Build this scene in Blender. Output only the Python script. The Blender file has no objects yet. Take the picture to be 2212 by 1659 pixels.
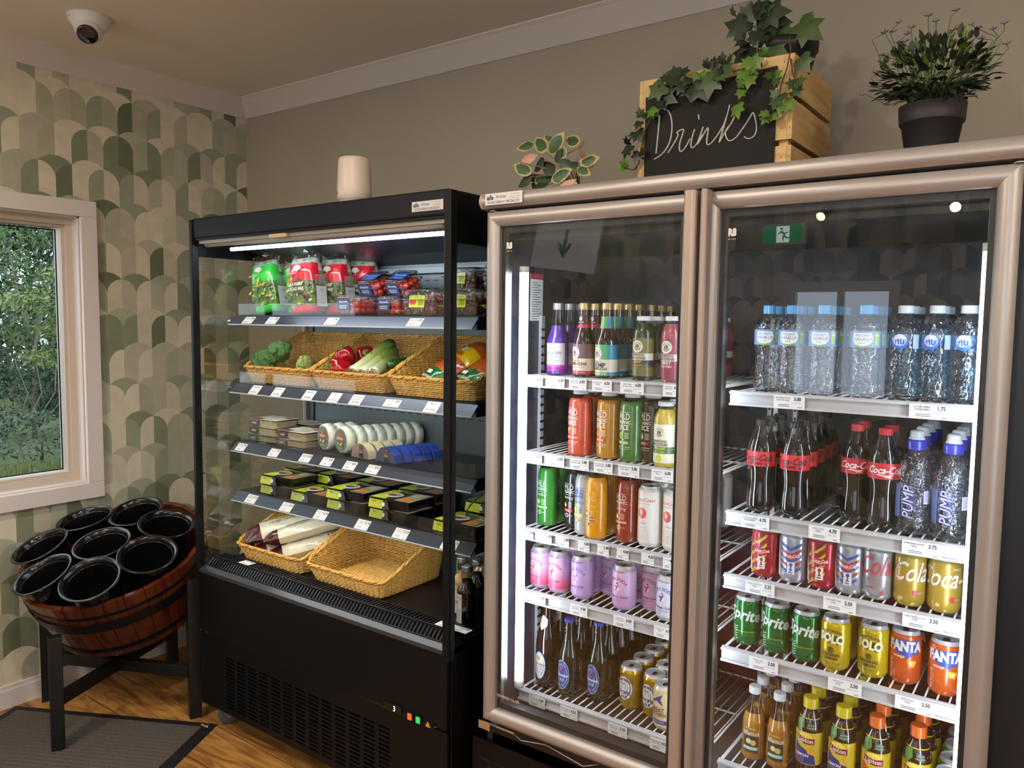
import bpy, bmesh, math, random
from mathutils import Vector, Matrix
C = bpy.context.scene
COL = C.collection
PI = math.pi
# ---------------------------------------------------------------- camera, world, lights, exposure
CAMP = Vector((3.4366, -2.4382, 1.5797)); YAW, PITCH, ROLL, FPX = .62887, -.07896, .01171, 1687.03
def _frame():
    cy, sy, cp, sp = math.cos(YAW), math.sin(YAW), math.cos(PITCH), math.sin(PITCH)
    f = Vector((-sy*cp, cy*cp, sp)); r = Vector((cy, sy, 0)); u = r.cross(f)
    c, s = math.cos(ROLL), math.sin(ROLL)
    return c*r+s*u, -s*r+c*u, f
CR, CU, CF = _frame()
cam = bpy.data.cameras.new('camera'); cam.sensor_width = 36; cam.lens = FPX/2212*36; cam.clip_start = .02
co = bpy.data.objects.new('camera', cam); COL.objects.link(co)
co.matrix_world = Matrix(((CR.x, CU.x, -CF.x, CAMP.x), (CR.y, CU.y, -CF.y, CAMP.y), (CR.z, CU.z, -CF.z, CAMP.z), (0, 0, 0, 1)))
C.camera = co
def px(u, v, ax, val):           # the point of the plane ax=val seen at photo pixel (u, v)
    d = CF+(u-1106)/FPX*CR-(v-829.5)/FPX*CU; i = 'xyz'.index(ax); t = (val-CAMP[i])/d[i]
    return CAMP+t*d
C.view_settings.view_transform = 'Standard'; C.view_settings.look = 'None'
C.view_settings.exposure = 0.0; C.view_settings.gamma = 1.0; C.view_settings.use_curve_mapping = False
cy = C.cycles
cy.max_bounces = 7; cy.adaptive_threshold = .045; cy.adaptive_min_samples = 16; cy.diffuse_bounces = 3; cy.glossy_bounces = 4; cy.transmission_bounces = 4; cy.transparent_max_bounces = 28
cy.caustics_reflective = False; cy.caustics_refractive = False; cy.sample_clamp_indirect = 4.0; cy.sample_clamp_direct = 12.0
cy.use_light_tree = True
w = bpy.data.worlds.new('overcast_sky'); C.world = w; w.use_nodes = True
nt = w.node_tree; nt.nodes.clear()
wo = nt.nodes.new('ShaderNodeOutputWorld'); bg = nt.nodes.new('ShaderNodeBackground')
sky = nt.nodes.new('ShaderNodeTexSky'); sky.sky_type = 'HOSEK_WILKIE'; sky.turbidity = 9; sky.ground_albedo = .3; sky.sun_direction = (-.5, -.4, .75)
mx = nt.nodes.new('ShaderNodeMixRGB'); mx.inputs[0].default_value = .8; mx.inputs[2].default_value = (.62, .72, .85, 1)
nt.links.new(sky.outputs[0], mx.inputs[1]); nt.links.new(mx.outputs[0], bg.inputs[0]); bg.inputs[1].default_value = 4.2
nt.links.new(bg.outputs[0], wo.inputs[0])
WARM = (1.0, .86, .71)
def lamp(name, kind, loc, energy, col=WARM, size=.1, target=None, spot=None):
    l = bpy.data.lights.new(name, kind); l.energy = energy; l.color = col
    if kind == 'AREA': l.shape = 'DISK'; l.size = size
    else: l.shadow_soft_size = size
    if spot: l.spot_size = spot; l.spot_blend = .6
    o = bpy.data.objects.new(name, l); COL.objects.link(o); o.location = loc
    d = (Vector(target)-Vector(loc)) if target else Vector((0, 0, -1))
    o.rotation_euler = d.to_track_quat('-Z', 'Y').to_euler()
    return o
# ---------------------------------------------------------------- helpers
def hexc(h):
    h = h.lstrip('#'); r = []
    if len(h) == 3: h = ''.join(c*2 for c in h)
    for i in (0, 2, 4):
        c = int(h[i:i+2], 16)/255; r.append(c/12.92 if c <= .04045 else ((c+.055)/1.055)**2.4)
    return (r[0], r[1], r[2], 1)
MATS = {}
def mat(name, col='#808080', rough=.5, metal=0, coat=0, spec=.5, var=0, vscale=30, bump=0, bscale=60, emit=None, es=0, col2=None, stretch=(1, 1, 1), trans=0):
    if name in MATS: return MATS[name]
    m = bpy.data.materials.new(name); m.use_nodes = True; MATS[name] = m
    t = m.node_tree; b = t.nodes['Principled BSDF']
    c = hexc(col) if isinstance(col, str) else col
    b.inputs['Base Color'].default_value = c; b.inputs['Roughness'].default_value = rough; b.inputs['Metallic'].default_value = metal
    b.inputs['Coat Weight'].default_value = coat; b.inputs['Coat Roughness'].default_value = .06; b.inputs['Specular IOR Level'].default_value = spec
    if trans: b.inputs['Transmission Weight'].default_value = trans
    if emit: b.inputs['Emission Color'].default_value = hexc(emit) if isinstance(emit, str) else emit; b.inputs['Emission Strength'].default_value = es
    if var or bump or col2:
        tc = t.nodes.new('ShaderNodeTexCoord'); mp = t.nodes.new('ShaderNodeMapping'); mp.inputs['Scale'].default_value = stretch
        t.links.new(tc.outputs['Object'], mp.inputs[0])
    if var or col2:
        n = t.nodes.new('ShaderNodeTexNoise'); n.inputs['Scale'].default_value = vscale; n.inputs['Detail'].default_value = 4
        t.links.new(mp.outputs[0], n.inputs[0]); r = t.nodes.new('ShaderNodeValToRGB')
        r.color_ramp.elements[0].position = .35; r.color_ramp.elements[1].position = .65
        a = hexc(col2) if col2 else tuple(x*(1-var) for x in c[:3])+(1,)
        z = c if col2 else tuple(min(1, x*(1+var)) for x in c[:3])+(1,)
        r.color_ramp.elements[0].color = a; r.color_ramp.elements[1].color = z
        t.links.new(n.outputs[0], r.inputs[0]); t.links.new(r.outputs[0], b.inputs['Base Color'])
    if bump:
        n = t.nodes.new('ShaderNodeTexNoise'); n.inputs['Scale'].default_value = bscale; n.inputs['Detail'].default_value = 3
        t.links.new(mp.outputs[0], n.inputs[0]); bp = t.nodes.new('ShaderNodeBump'); bp.inputs['Strength'].default_value = bump; bp.inputs['Distance'].default_value = .004
        t.links.new(n.outputs[0], bp.inputs['Height']); t.links.new(bp.outputs[0], b.inputs['Normal'])
    return m
def glass(name, tint=(1, 1, 1), ior=1.5, refl=1.0, rough=.0, bump=0, bscale=40):
    """clear sheet: lets light straight through, mirrors at the Fresnel rate"""
    if name in MATS: return MATS[name]
    m = bpy.data.materials.new(name); m.use_nodes = True; MATS[name] = m; t = m.node_tree; t.nodes.clear()
    o = t.nodes.new('ShaderNodeOutputMaterial'); a = t.nodes.new('ShaderNodeBsdfTransparent'); g = t.nodes.new('ShaderNodeBsdfGlossy')
    a.inputs[0].default_value = tuple(tint)+(1,); g.inputs['Roughness'].default_value = rough
    f = t.nodes.new('ShaderNodeFresnel'); ge = t.nodes.new('ShaderNodeNewGeometry'); mr = t.nodes.new('ShaderNodeMapRange'); mr.inputs[3].default_value = ior; mr.inputs[4].default_value = 1/ior
    t.links.new(ge.outputs['Backfacing'], mr.inputs[0]); t.links.new(mr.outputs[0], f.inputs[0]); k = t.nodes.new('ShaderNodeMath'); k.operation = 'MULTIPLY'; k.inputs[1].default_value = refl; k.use_clamp = True
    x = t.nodes.new('ShaderNodeMixShader'); t.links.new(f.outputs[0], k.inputs[0]); t.links.new(k.outputs[0], x.inputs[0])
    t.links.new(a.outputs[0], x.inputs[1]); t.links.new(g.outputs[0], x.inputs[2]); t.links.new(x.outputs[0], o.inputs[0])
    if bump:
        tc = t.nodes.new('ShaderNodeTexCoord'); n = t.nodes.new('ShaderNodeTexNoise'); n.inputs['Scale'].default_value = bscale; n.inputs['Detail'].default_value = 2
        bp = t.nodes.new('ShaderNodeBump'); bp.inputs['Strength'].default_value = bump; bp.inputs['Distance'].default_value = .01
        t.links.new(tc.outputs['Object'], n.inputs[0]); t.links.new(n.outputs[0], bp.inputs['Height'])
        t.links.new(bp.outputs[0], g.inputs['Normal']); t.links.new(bp.outputs[0], f.inputs['Normal'])
    return m
class M:
    """collects shapes; obj() links them as ONE mesh object"""
    def __init__(s): s.v = []; s.f = []; s.m = []; s.s = []
    def add(s, vs, fs, m=0, sm=False, T=None):
        k = len(s.v)
        s.v += [tuple(T @ Vector(p)) if T else tuple(p) for p in vs]
        for f in fs: s.f.append(tuple(i+k for i in f)); s.m.append(m); s.s.append(sm)
        return s
    def box(s, x0, x1, y0, y1, z0, z1, m=0, T=None):
        vs = [(x, y, z) for z in (z0, z1) for y in (y0, y1) for x in (x0, x1)]
        return s.add(vs, [(0, 2, 3, 1), (4, 5, 7, 6), (0, 1, 5, 4), (2, 6, 7, 3), (0, 4, 6, 2), (1, 3, 7, 5)], m, False, T)
    def lathe(s, pr, n=24, m=0, T=None, cap=True, sm=True, mf=None, a0=0, a1=2*PI, sx=1, sy=1):
        full = abs(a1-a0-2*PI) < 1e-6; k = n if full else n+1; vs = []; fs = []
        for r, z in pr:
            for i in range(k):
                a = a0+(a1-a0)*i/n; vs.append((r*math.cos(a)*sx, r*math.sin(a)*sy, z))
        for j in range(len(pr)-1):
            for i in range(n):
                i2 = (i+1) % k; f = (j*k+i, j*k+i2, (j+1)*k+i2, (j+1)*k+i)
                fs.append((f, mf(j) if mf else m))
        b = len(s.v); s.v += [tuple(T @ Vector(p)) if T else p for p in vs]
        for f, mm in fs: s.f.append(tuple(i+b for i in f)); s.m.append(mm); s.s.append(sm)
        if cap and full:
            if pr[0][0] > 1e-5: s.f.append(tuple(b+i for i in reversed(range(k)))); s.m.append(mf(0) if mf else m); s.s.append(False)
            if pr[-1][0] > 1e-5: s.f.append(tuple(b+(len(pr)-1)*k+i for i in range(k))); s.m.append(mf(len(pr)-2) if mf else m); s.s.append(False)
        return s
    def tube(s, pts, r, n=8, m=0, closed=False, sm=True, T=None, flat=1):
        pts = [Vector(p) for p in pts]; N = len(pts); vs = []; up = Vector((0, 0, 1)); prev = None
        for i, p in enumerate(pts):
            a = pts[(i-1) % N] if (closed or i) else p; b = pts[(i+1) % N] if (closed or i < N-1) else p
            t = (b-a).normalized() if (b-a).length > 1e-9 else Vector((1, 0, 0))
            if prev is None:
                q = up if abs(t.z) < .9 else Vector((1, 0, 0)); e = t.cross(q).normalized()
            else:
                e = (prev-t*prev.dot(t)); e = e.normalized() if e.length > 1e-6 else t.orthogonal().normalized()
            prev = e; g = t.cross(e); rr = r(i/(N-1)) if callable(r) else r
            for k in range(n):
                c = 2*PI*k/n; vs.append(p+e*(rr*math.cos(c))+g*(rr*math.sin(c)*flat))
        fs = []
        for i in range(N if closed else N-1):
            for k in range(n):
                a, b = i*n+k, i*n+(k+1) % n; c, d = ((i+1) % N)*n+(k+1) % n, ((i+1) % N)*n+k; fs.append((a, b, c, d))
        if not closed: fs += [tuple(reversed(range(n))), tuple((N-1)*n+k for k in range(n))]
        return s.add(vs, fs, m, sm, T)
    def prism(s, poly, h, m=0, T=None, z0=0, sm=False):
        n = len(poly); vs = [(x, y, z0) for x, y in poly]+[(x, y, z0+h) for x, y in poly]
        fs = [tuple(reversed(range(n))), tuple(range(n, 2*n))]+[(i, (i+1) % n, (i+1) % n+n, i+n) for i in range(n)]
        return s.add(vs, fs, m, sm, T)
    def loft(s, rings, m=0, sm=True, cap=True, T=None, mf=None):
        n = len(rings[0]); b = len(s.v)
        for r in rings:
            for p in r: s.v.append(tuple(T @ Vector(p)) if T else tuple(p))
        for j in range(len(rings)-1):
            for i in range(n):
                s.f.append((b+j*n+i, b+j*n+(i+1) % n, b+(j+1)*n+(i+1) % n, b+(j+1)*n+i)); s.m.append(mf(j, i) if mf else m); s.s.append(sm)
        if cap:
            s.f.append(tuple(b+i for i in reversed(range(n)))); s.m.append(m); s.s.append(False)
            s.f.append(tuple(b+(len(rings)-1)*n+i for i in range(n))); s.m.append(m); s.s.append(False)
        return s
    def text(s, st, size, place, m=0, x=0, y=0, shear=0, bold=0, sx=1, rot=0, arc=0, align='CENTER', depth=0):
        vs, fs = tglyph(st, size, shear, bold, sx, align)
        cr, sr = math.cos(rot), math.sin(rot); out = []
        for a, b in vs:
            if arc:
                t = a/arc; a, b = (arc+b)*math.sin(t), (arc+b)*math.cos(t)-arc
            out.append(place(x+a*cr-b*sr, y+a*sr+b*cr))
        s.add(out, fs, m); return s
def rrect(w, d, r, n=5):
    p = []
    for cx, cy_, a in ((w/2-r, d/2-r, 0), (-w/2+r, d/2-r, 90), (-w/2+r, -d/2+r, 180), (w/2-r, -d/2+r, 270)):
        for i in range(n+1):
            t = math.radians(a+90*i/n); p.append((cx+r*math.cos(t), cy_+r*math.sin(t)))
    return p
_TG = {}
def tglyph(st, size, shear=0, bold=0, sx=1, align='CENTER'):
    k = (st, shear, bold, align)
    if k not in _TG:
        cu = bpy.data.curves.new('t', 'FONT'); cu.body = st; cu.size = 1; cu.shear = shear; cu.offset = bold; cu.align_x = align; cu.align_y = 'CENTER'; cu.resolution_u = 2
        o = bpy.data.objects.new('t', cu); me = o.to_mesh()
        bm = bmesh.new(); bm.from_mesh(me); o.to_mesh_clear(); bpy.data.objects.remove(o); bpy.data.curves.remove(cu)
        if bm.verts:
            x0 = min(v.co.x for v in bm.verts); x1 = max(v.co.x for v in bm.verts); q = x0+.3
            while q < x1:
                bmesh.ops.bisect_plane(bm, geom=bm.verts[:]+bm.edges[:]+bm.faces[:], plane_co=(q, 0, 0), plane_no=(1, 0, 0)); q += .3
        bm.verts.index_update()
        _TG[k] = ([(v.co.x, v.co.y) for v in bm.verts], [tuple(v.index for v in f.verts) for f in bm.faces]); bm.free()
    vs, fs = _TG[k]
    return [(a*size*sx, b*size) for a, b in vs], fs
def cyl(R, z0, th0=-90, eps=.0006):
    t0 = math.radians(th0)
    def g(a, b):
        r = (R(z0+b) if callable(R) else R); t = t0+a/r; return ((r+eps)*math.cos(t), (r+eps)*math.sin(t), z0+b)
    return g
def plane(O, U, V, n=.0006):
    O, U, V = Vector(O), Vector(U), Vector(V); N = U.cross(V).normalized()
    def g(a, b): return tuple(O+U*a+V*b+N*n)
    g.N = N; return g
def patch(m, place, x0, x1, y0, y1, mi, nx=6, ny=1, shape=None):
    """a flat print (rectangle, or any closed outline) laid on a surface through place()"""
    if shape:
        cx = sum(p[0] for p in shape)/len(shape); cy_ = sum(p[1] for p in shape)/len(shape); o = []
        for a, b in zip(shape, shape[1:]+shape[:1]):
            k = max(1, min(12, int(math.hypot(b[0]-a[0], b[1]-a[1])/.0045))); o += [(a[0]+(b[0]-a[0])*i/k, a[1]+(b[1]-a[1])*i/k) for i in range(k)]
        n = len(o); vs = [place(cx, cy_)]+[place(cx+(p[0]-cx)*t, cy_+(p[1]-cy_)*t) for t in (.4, .7, 1) for p in o]
        fs = [(0, 1+i, 1+(i+1) % n) for i in range(n)]+[(1+r*n+i, 1+r*n+n+i, 1+r*n+n+(i+1) % n, 1+r*n+(i+1) % n) for r in (0, 1) for i in range(n)]
        return m.add(vs, fs, mi)
    vs = [place(x0+(x1-x0)*i/nx, y0+(y1-y0)*j/ny) for j in range(ny+1) for i in range(nx+1)]
    return m.add(vs, [(j*(nx+1)+i, j*(nx+1)+i+1, (j+1)*(nx+1)+i+1, (j+1)*(nx+1)+i) for j in range(ny) for i in range(nx)], mi)
def lifted(g, e):
    """the same surface, e further out: prints laid later lie over earlier ones"""
    N = getattr(g, 'N', None)
    def h(a, b):
        p = Vector(g(a, b))
        return tuple(p+(N if N is not None else Vector((p.x, p.y, 0)).normalized())*e)
    return h
def oval(cx, cy_, a, b, n=20): return [(cx+a*math.cos(2*PI*i/n), cy_+b*math.sin(2*PI*i/n)) for i in range(n)]
def obj(name, m, mats, parent=None, loc=None, rot=None, bevel=0, mesh=None):
    if mesh is None:
        mesh = bpy.data.meshes.new(name); mesh.from_pydata(m.v, [], m.f)
        for x in (mats if isinstance(mats, (list, tuple)) else [mats]): mesh.materials.append(x)
        mesh.polygons.foreach_set('material_index', m.m); mesh.polygons.foreach_set('use_smooth', m.s); mesh.update()
    o = bpy.data.objects.new(name, mesh); COL.objects.link(o)
    if loc is not None: o.location = loc
    if rot is not None: o.rotation_euler = rot
    if parent: o.parent = parent
    if bevel:
        b = o.modifiers.new('bevel', 'BEVEL'); b.width = bevel; b.segments = 2; b.limit_method = 'ANGLE'
    return o
def tag(o, label=None, cat=None, group=None, kind=None):
    if label: o['label'] = label
    if cat: o['category'] = cat
    if group: o['group'] = group
    if kind: o['kind'] = kind
    return o
def thing(name, label, cat, loc=(0, 0, 0), rz=0, group=None):
    o = bpy.data.objects.new(name, None); COL.objects.link(o); o.empty_display_size = .05
    o.location = loc; o.rotation_euler = (0, 0, rz); return tag(o, label, cat, group)
def struct(name, m, mats, bevel=0): return tag(obj(name, m, mats, bevel=bevel), kind='structure')
def dup(root, loc, rz=0, label=None, group=None, rot=None):
    def rec(o, par):
        c = o.copy(); COL.objects.link(c)
        if par: c.parent = par
        for ch in list(o.children): rec(ch, c)
        return c
    r = rec(root, None); r.location = loc; r.rotation_euler = rot if rot else (0, 0, rz)
    if label: r['label'] = label
    if group: r['group'] = group
    return r
class Kind:
    """first place() moves the original, later ones copy it"""
    def __init__(s, root): s.root = root; s.used = False
    def place(s, loc, rz=0, label=None, group=None, rot=None):
        if not s.used:
            s.used = True; r = s.root; r.location = loc; r.rotation_euler = rot if rot else (0, 0, rz)
            if label: r['label'] = label
            if group: r['group'] = group
            return r
        return dup(s.root, loc, rz, label, group, rot)
ORD = ['front', 'second', 'third', 'fourth', 'fifth', 'sixth', 'seventh', 'eighth', 'ninth', 'tenth']
# common materials
BLACK = mat('black_powder_coat', '#09090b', .5, spec=.22, var=.15, vscale=200, bump=.05, bscale=900)
SATIN = mat('black_satin_metal', '#101116', .35, spec=.4)
SILVER = mat('satin_aluminium', '#a8a19e', .36, metal=.5, var=.03, vscale=8, stretch=(1, 1, 1))
CHROME = mat('bright_metal', '#d0d0d0', .2, metal=1)
WHITEP = mat('white_enamel', '#e2e4e4', .35)
PAPER = mat('white_paper', '#e6e8e8', .7)
INK = mat('black_ink', '#18181a', .6)
GREYINK = mat('grey_print', '#5a5a5e', .6)
LED = mat('led_diffuser', '#ffffff', .4, emit='#e6f1ff', es=31)
CLEAR = glass('clear_glass', (.985, .99, .985), 1.5)
DOORG = glass('cooler_door_glass', (.95, .96, .97), 1.5, 1.3)
SIDEG = glass('display_side_glass', (.95, .975, .96), 1.5, 2.6)
ACRYL = glass('clear_acrylic', (.97, .98, .98), 1.45, 1.0)
PLAST = glass('clear_plastic_film', (.985, .985, .985), 1.5, 2.2, .12, bump=1.0, bscale=22)
# ---------------------------------------------------------------- room shell
H = 2.652
def wallpaper():
    m = bpy.data.materials.new('scallop_wallpaper'); m.use_nodes = True; t = m.node_tree; b = t.nodes['Principled BSDF']; b.inputs['Roughness'].default_value = .75
    L = t.links; N = t.nodes
    def val(x):
        return x
    def mth(op, a, b_=None, c=None, clamp=False):
        n = N.new('ShaderNodeMath'); n.operation = op; n.use_clamp = clamp
        for i, q in enumerate((a, b_, c)):
            if q is None: continue
            if isinstance(q, (int, float)): n.inputs[i].default_value = q
            else: L.new(q, n.inputs[i])
        return n.outputs[0]
    tc = N.new('ShaderNodeTexCoord'); sp = N.new('ShaderNodeSeparateXYZ'); L.new(tc.outputs['Object'], sp.inputs[0])
    W, P = .131, .1545
    hor = mth('ADD', sp.outputs[1], sp.outputs[0])          # runs along either wall
    U = mth('DIVIDE', mth('ADD', hor, .976), W)             # 0 at an arch apex of the row with apex z 2.211
    Z = mth('DIVIDE', mth('ADD', sp.outputs[2], -2.211+W/2+30*P), P)
    k = mth('FLOOR', Z); h = mth('MULTIPLY', mth('FRACT', Z), P/W)
    off = mth('MULTIPLY', mth('MODULO', k, 2), .5)
    U1 = mth('ADD', U, off); sI = mth('FLOOR', mth('ADD', U1, .5)); dx = mth('SUBTRACT', U1, sI)
    arch = mth('SQRT', mth('MAXIMUM', mth('SUBTRACT', .25, mth('MULTIPLY', dx, dx)), 0))
    inA = mth('LESS_THAN', h, arch)
    cI = mth('FLOOR', U1); dc = mth('SUBTRACT', mth('SUBTRACT', U1, cI), .5)
    rad = mth('ADD', mth('MULTIPLY', dc, dc), mth('MULTIPLY', mth('MULTIPLY', h, h), .93))
    inF = mth('MULTIPLY', mth('LESS_THAN', rad, .482), mth('SUBTRACT', 1, inA))
    up = mth('SUBTRACT', 1, mth('ADD', inA, inF, None, True))
    # id: row (k or k+1), strip index at half-width, kind
    row = mth('ADD', k, up); strip = mth('FLOOR', mth('MULTIPLY', U, 2))
    idx = mth('ADD', mth('MULTIPLY', inF, mth('ADD', mth('MULTIPLY', cI, 3.7), 100)), mth('MULTIPLY', mth('SUBTRACT', 1, inF), strip))
    cmb = N.new('ShaderNodeCombineXYZ'); L.new(idx, cmb.inputs[0]); L.new(row, cmb.inputs[1]); L.new(inF, cmb.inputs[2])
    wn = N.new('ShaderNodeTexWhiteNoise'); wn.noise_dimensions = '3D'; L.new(cmb.outputs[0], wn.inputs['Vector'])
    rp = N.new('ShaderNodeValToRGB'); rp.color_ramp.interpolation = 'CONSTANT'; e = rp.color_ramp.elements
    cols = ((0, '#d3ccb8'), (.16, '#aaab96'), (.32, '#c9c4ae'), (.43, '#808770'), (.5, '#b5b3a0'), (.64, '#979d89'), (.78, '#d6d0bd'), (.88, '#868d76'), (.945, '#697159'))
    e[0].color = hexc(cols[0][1]); e[1].position = cols[1][0]; e[1].color = hexc(cols[1][1])
    for p_, c_ in cols[2:]: q = e.new(p_); q.color = hexc(c_)
    par = mth('MULTIPLY', mth('MULTIPLY', mth('MODULO', mth('ADD', strip, 100), 2), .5), mth('SUBTRACT', 1, inF)); sc_ = mth('ADD', mth('MULTIPLY', inF, .5), .5)
    L.new(mth('ADD', par, mth('MULTIPLY', wn.outputs['Value'], sc_)), rp.inputs[0])
    nz = N.new('ShaderNodeTexNoise'); nz.inputs['Scale'].default_value = 18; nz.inputs['Detail'].default_value = 5; L.new(tc.outputs['Object'], nz.inputs[0])
    r2 = N.new('ShaderNodeMapRange'); r2.inputs[1].default_value = .3; r2.inputs[2].default_value = .7; r2.inputs[3].default_value = .93; r2.inputs[4].default_value = 1.06; L.new(nz.outputs[0], r2.inputs[0])
    mm = N.new('ShaderNodeMixRGB'); mm.blend_type = 'MULTIPLY'; mm.inputs[0].default_value = 1; L.new(rp.outputs[0], mm.inputs[1]); L.new(r2.outputs[0], mm.inputs[2]); L.new(mm.outputs[0], b.inputs['Base Color'])
    return m
WP = wallpaper()
PAINT = mat('greige_wall_paint', '#a49c8e', .8, var=.02, vscale=3, bump=.03, bscale=300)
CEIL = mat('ceiling_paint', '#ece7dc', .85, var=.01, vscale=2)
TRIM = mat('white_trim_paint', '#ddd6d4', .45)
def floor_mat():
    m = bpy.data.materials.new('oak_floor_boards'); m.use_nodes = True; t = m.node_tree; b = t.nodes['Principled BSDF']; b.inputs['Roughness'].default_value = .38; L = t.links; N = t.nodes
    tc = N.new('ShaderNodeTexCoord'); br = N.new('ShaderNodeTexBrick'); L.new(tc.outputs['Object'], br.inputs[0])
    br.inputs['Scale'].default_value = 1; br.inputs['Brick Width'].default_value = 1.7; br.inputs['Row Height'].default_value = .185; br.inputs['Mortar Size'].default_value = .0016; br.inputs['Mortar Smooth'].default_value = .2
    br.inputs['Color1'].default_value = hexc('#a06c3a'); br.inputs['Color2'].default_value = hexc('#c4924e'); br.inputs['Mortar'].default_value = hexc('#4a2c18')
    mp = N.new('ShaderNodeMapping'); mp.inputs['Scale'].default_value = (1.3, 9, 1); L.new(tc.outputs['Object'], mp.inputs[0])
    n = N.new('ShaderNodeTexNoise'); n.inputs['Scale'].default_value = 2.2; n.inputs['Detail'].default_value = 6; n.inputs['Distortion'].default_value = 2.2; L.new(mp.outputs[0], n.inputs[0])
    r = N.new('ShaderNodeValToRGB'); r.color_ramp.elements[0].position = .3; r.color_ramp.elements[0].color = hexc('#8a6a4c'); r.color_ramp.elements[1].position = .62; r.color_ramp.elements[1].color = (1, 1, 1, 1); L.new(n.outputs[0], r.inputs[0])
    x = N.new('ShaderNodeMixRGB'); x.blend_type = 'MULTIPLY'; x.inputs[0].default_value = .85; L.new(br.outputs[0], x.inputs[1]); L.new(r.outputs[0], x.inputs[2])
    L.new(x.outputs[0], b.inputs['Base Color']); return m
RX, RY = 5.3, -4.3
struct('floor', M().box(-.02, RX+.1, RY-.1, .02, -.06, 0), floor_mat())
struct('ceiling', M().box(-.1, RX+.1, RY-.1, .1, H, H+.08), CEIL)
struct('wall_back', M().box(-.1, RX+.1, 0, .1, 0, H), PAINT)
# left wall with its window opening: y -2.15..-.83, z .872..2.0
WY1, WY0, WZ0, WZ1 = -.826, -2.10, .868, 2.000
struct('wall_left', M().box(-.14, 0, WY1, .0, 0, H).box(-.14, 0, RY, WY0, 0, H).box(-.14, 0, WY0, WY1, 0, WZ0).box(-.14, 0, WY0, WY1, WZ1, H), WP)
struct('wall_right', M().box(RX, RX+.1, RY, 0, 0, H), PAINT)
# wall behind the photographer: two windows seen mirrored in the cooler doors
F1 = (1.89, 2.47, 1.13, 1.80); F2 = (3.2, 4.9, .6, 2.1)
struct('wall_front', M().box(-.1, F1[0], RY-.1, RY, 0, H).box(F1[1], F2[0], RY-.1, RY, 0, H).box(F2[1], RX+.1, RY-.1, RY, 0, H)
       .box(F1[0], F1[1], RY-.1, RY, 0, F1[2]).box(F1[0], F1[1], RY-.1, RY, F1[3], H).box(F2[0], F2[1], RY-.1, RY, 0, F2[2]).box(F2[0], F2[1], RY-.1, RY, F2[3], H), WP)
for i, (x0, x1, z0, z1) in enumerate((F1, F2)):
    m = M(); t = .04
    m.box(x0-.06, x1+.06, RY-.02, RY+.018, z0-.06, z0); m.box(x0-.06, x1+.06, RY-.02, RY+.018, z1, z1+.06); m.box(x0-.06, x0, RY-.02, RY+.018, z0, z1); m.box(x1, x1+.06, RY-.02, RY+.018, z0, z1)
    m.box((x0+x1)/2-.02, (x0+x1)/2+.02, RY-.06, RY-.02, z0, z1)
    struct('window_%d' % (i+2), m, TRIM)
# cornice: ceiling-level step and coved board
def cornice(name, along):
    pr = [(0, H-.075), (.004, H-.078), (.075, H-.012), (.0869, H-.004), (.0869, H), (0, H)]
    m = M()
    if along == 'x': m.loft([[(x, -a, z) for a, z in pr] for x in (0, RX)], sm=False)
    elif along == 'y': m.loft([[(a, y, z) for a, z in pr] for y in (0, RY)], sm=False)
    else: m.loft([[(x, RY+a, z) for a, z in pr] for x in (0, RX)], sm=False)
    return struct(name, m, TRIM)
cornice('trim_1', 'x'); cornice('trim_2', 'y'); cornice('trim_3', 'f')
struct('baseboard_left', M().box(0, .014, RY, 0, 0, .075).box(0, .010, RY, 0, .075, .092), TRIM)
struct('baseboard_back', M().box(.014, RX, -.014, 0, 0, .075).box(.01, RX, -.010, 0, .075, .092), TRIM)
# window_1: casing, reveal, sash and pane
cw = .068
m = M(); y0, y1, z0, z1 = WY0, WY1, WZ0, WZ1
for a in ((y0-cw, y1+cw, z1, z1+cw), (y0-cw, y1+cw, z0-cw, z0), (y1, y1+cw, z0, z1), (y0-cw, y0, z0, z1)): m.box(0, .02, *a)
wobj = struct('window_1', m, TRIM, bevel=.003)
m = M()
m.box(-.13, .0, y1-.006, y1+.001, z0, z1).box(-.13, 0, y0, y0+.006, z0, z1).box(-.13, 0, y0, y1, z1-.006, z1).box(-.13, .005, y0, y1, z0-.001, z0+.008)
obj('window_reveal', m, TRIM, wobj)
m = M(); a0, a1, b0, b1 = y0+.006, y1-.006, z0+.008, z1-.006
for s_, x0, x1 in ((.040, -.125, -.06), (.028, -.06, -.045)):
    m.box(x0, x1, a0, a1, b0, b0+s_).box(x0, x1, a0, a1, b1-s_, b1).box(x0, x1, a1-s_, a1, b0+s_, b1-s_).box(x0, x1, a0, a0+s_, b0+s_, b1-s_)
obj('window_frame', m, mat('cream_aluminium', '#c9bcae', .4), wobj)
m = M(); g = .047
m.box(-.092, -.088, a0+.03, a1-g, b0+g, b0+g+.005).box(-.092, -.088, a0+.03, a1-g, b1-g-.005, b1-g).box(-.092, -.088, a1-g-.005, a1-g, b0+g, b1-g)
obj('window_gasket', m, mat('black_rubber', '#0c0c0e', .6), wobj)
obj('window_pane', M().box(-.098, -.094, a0+.02, a1-.03, b0+.03, b1-.03), glass('window_glass', (.95, .97, .96), 1.5, 1.3), wobj)
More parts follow.
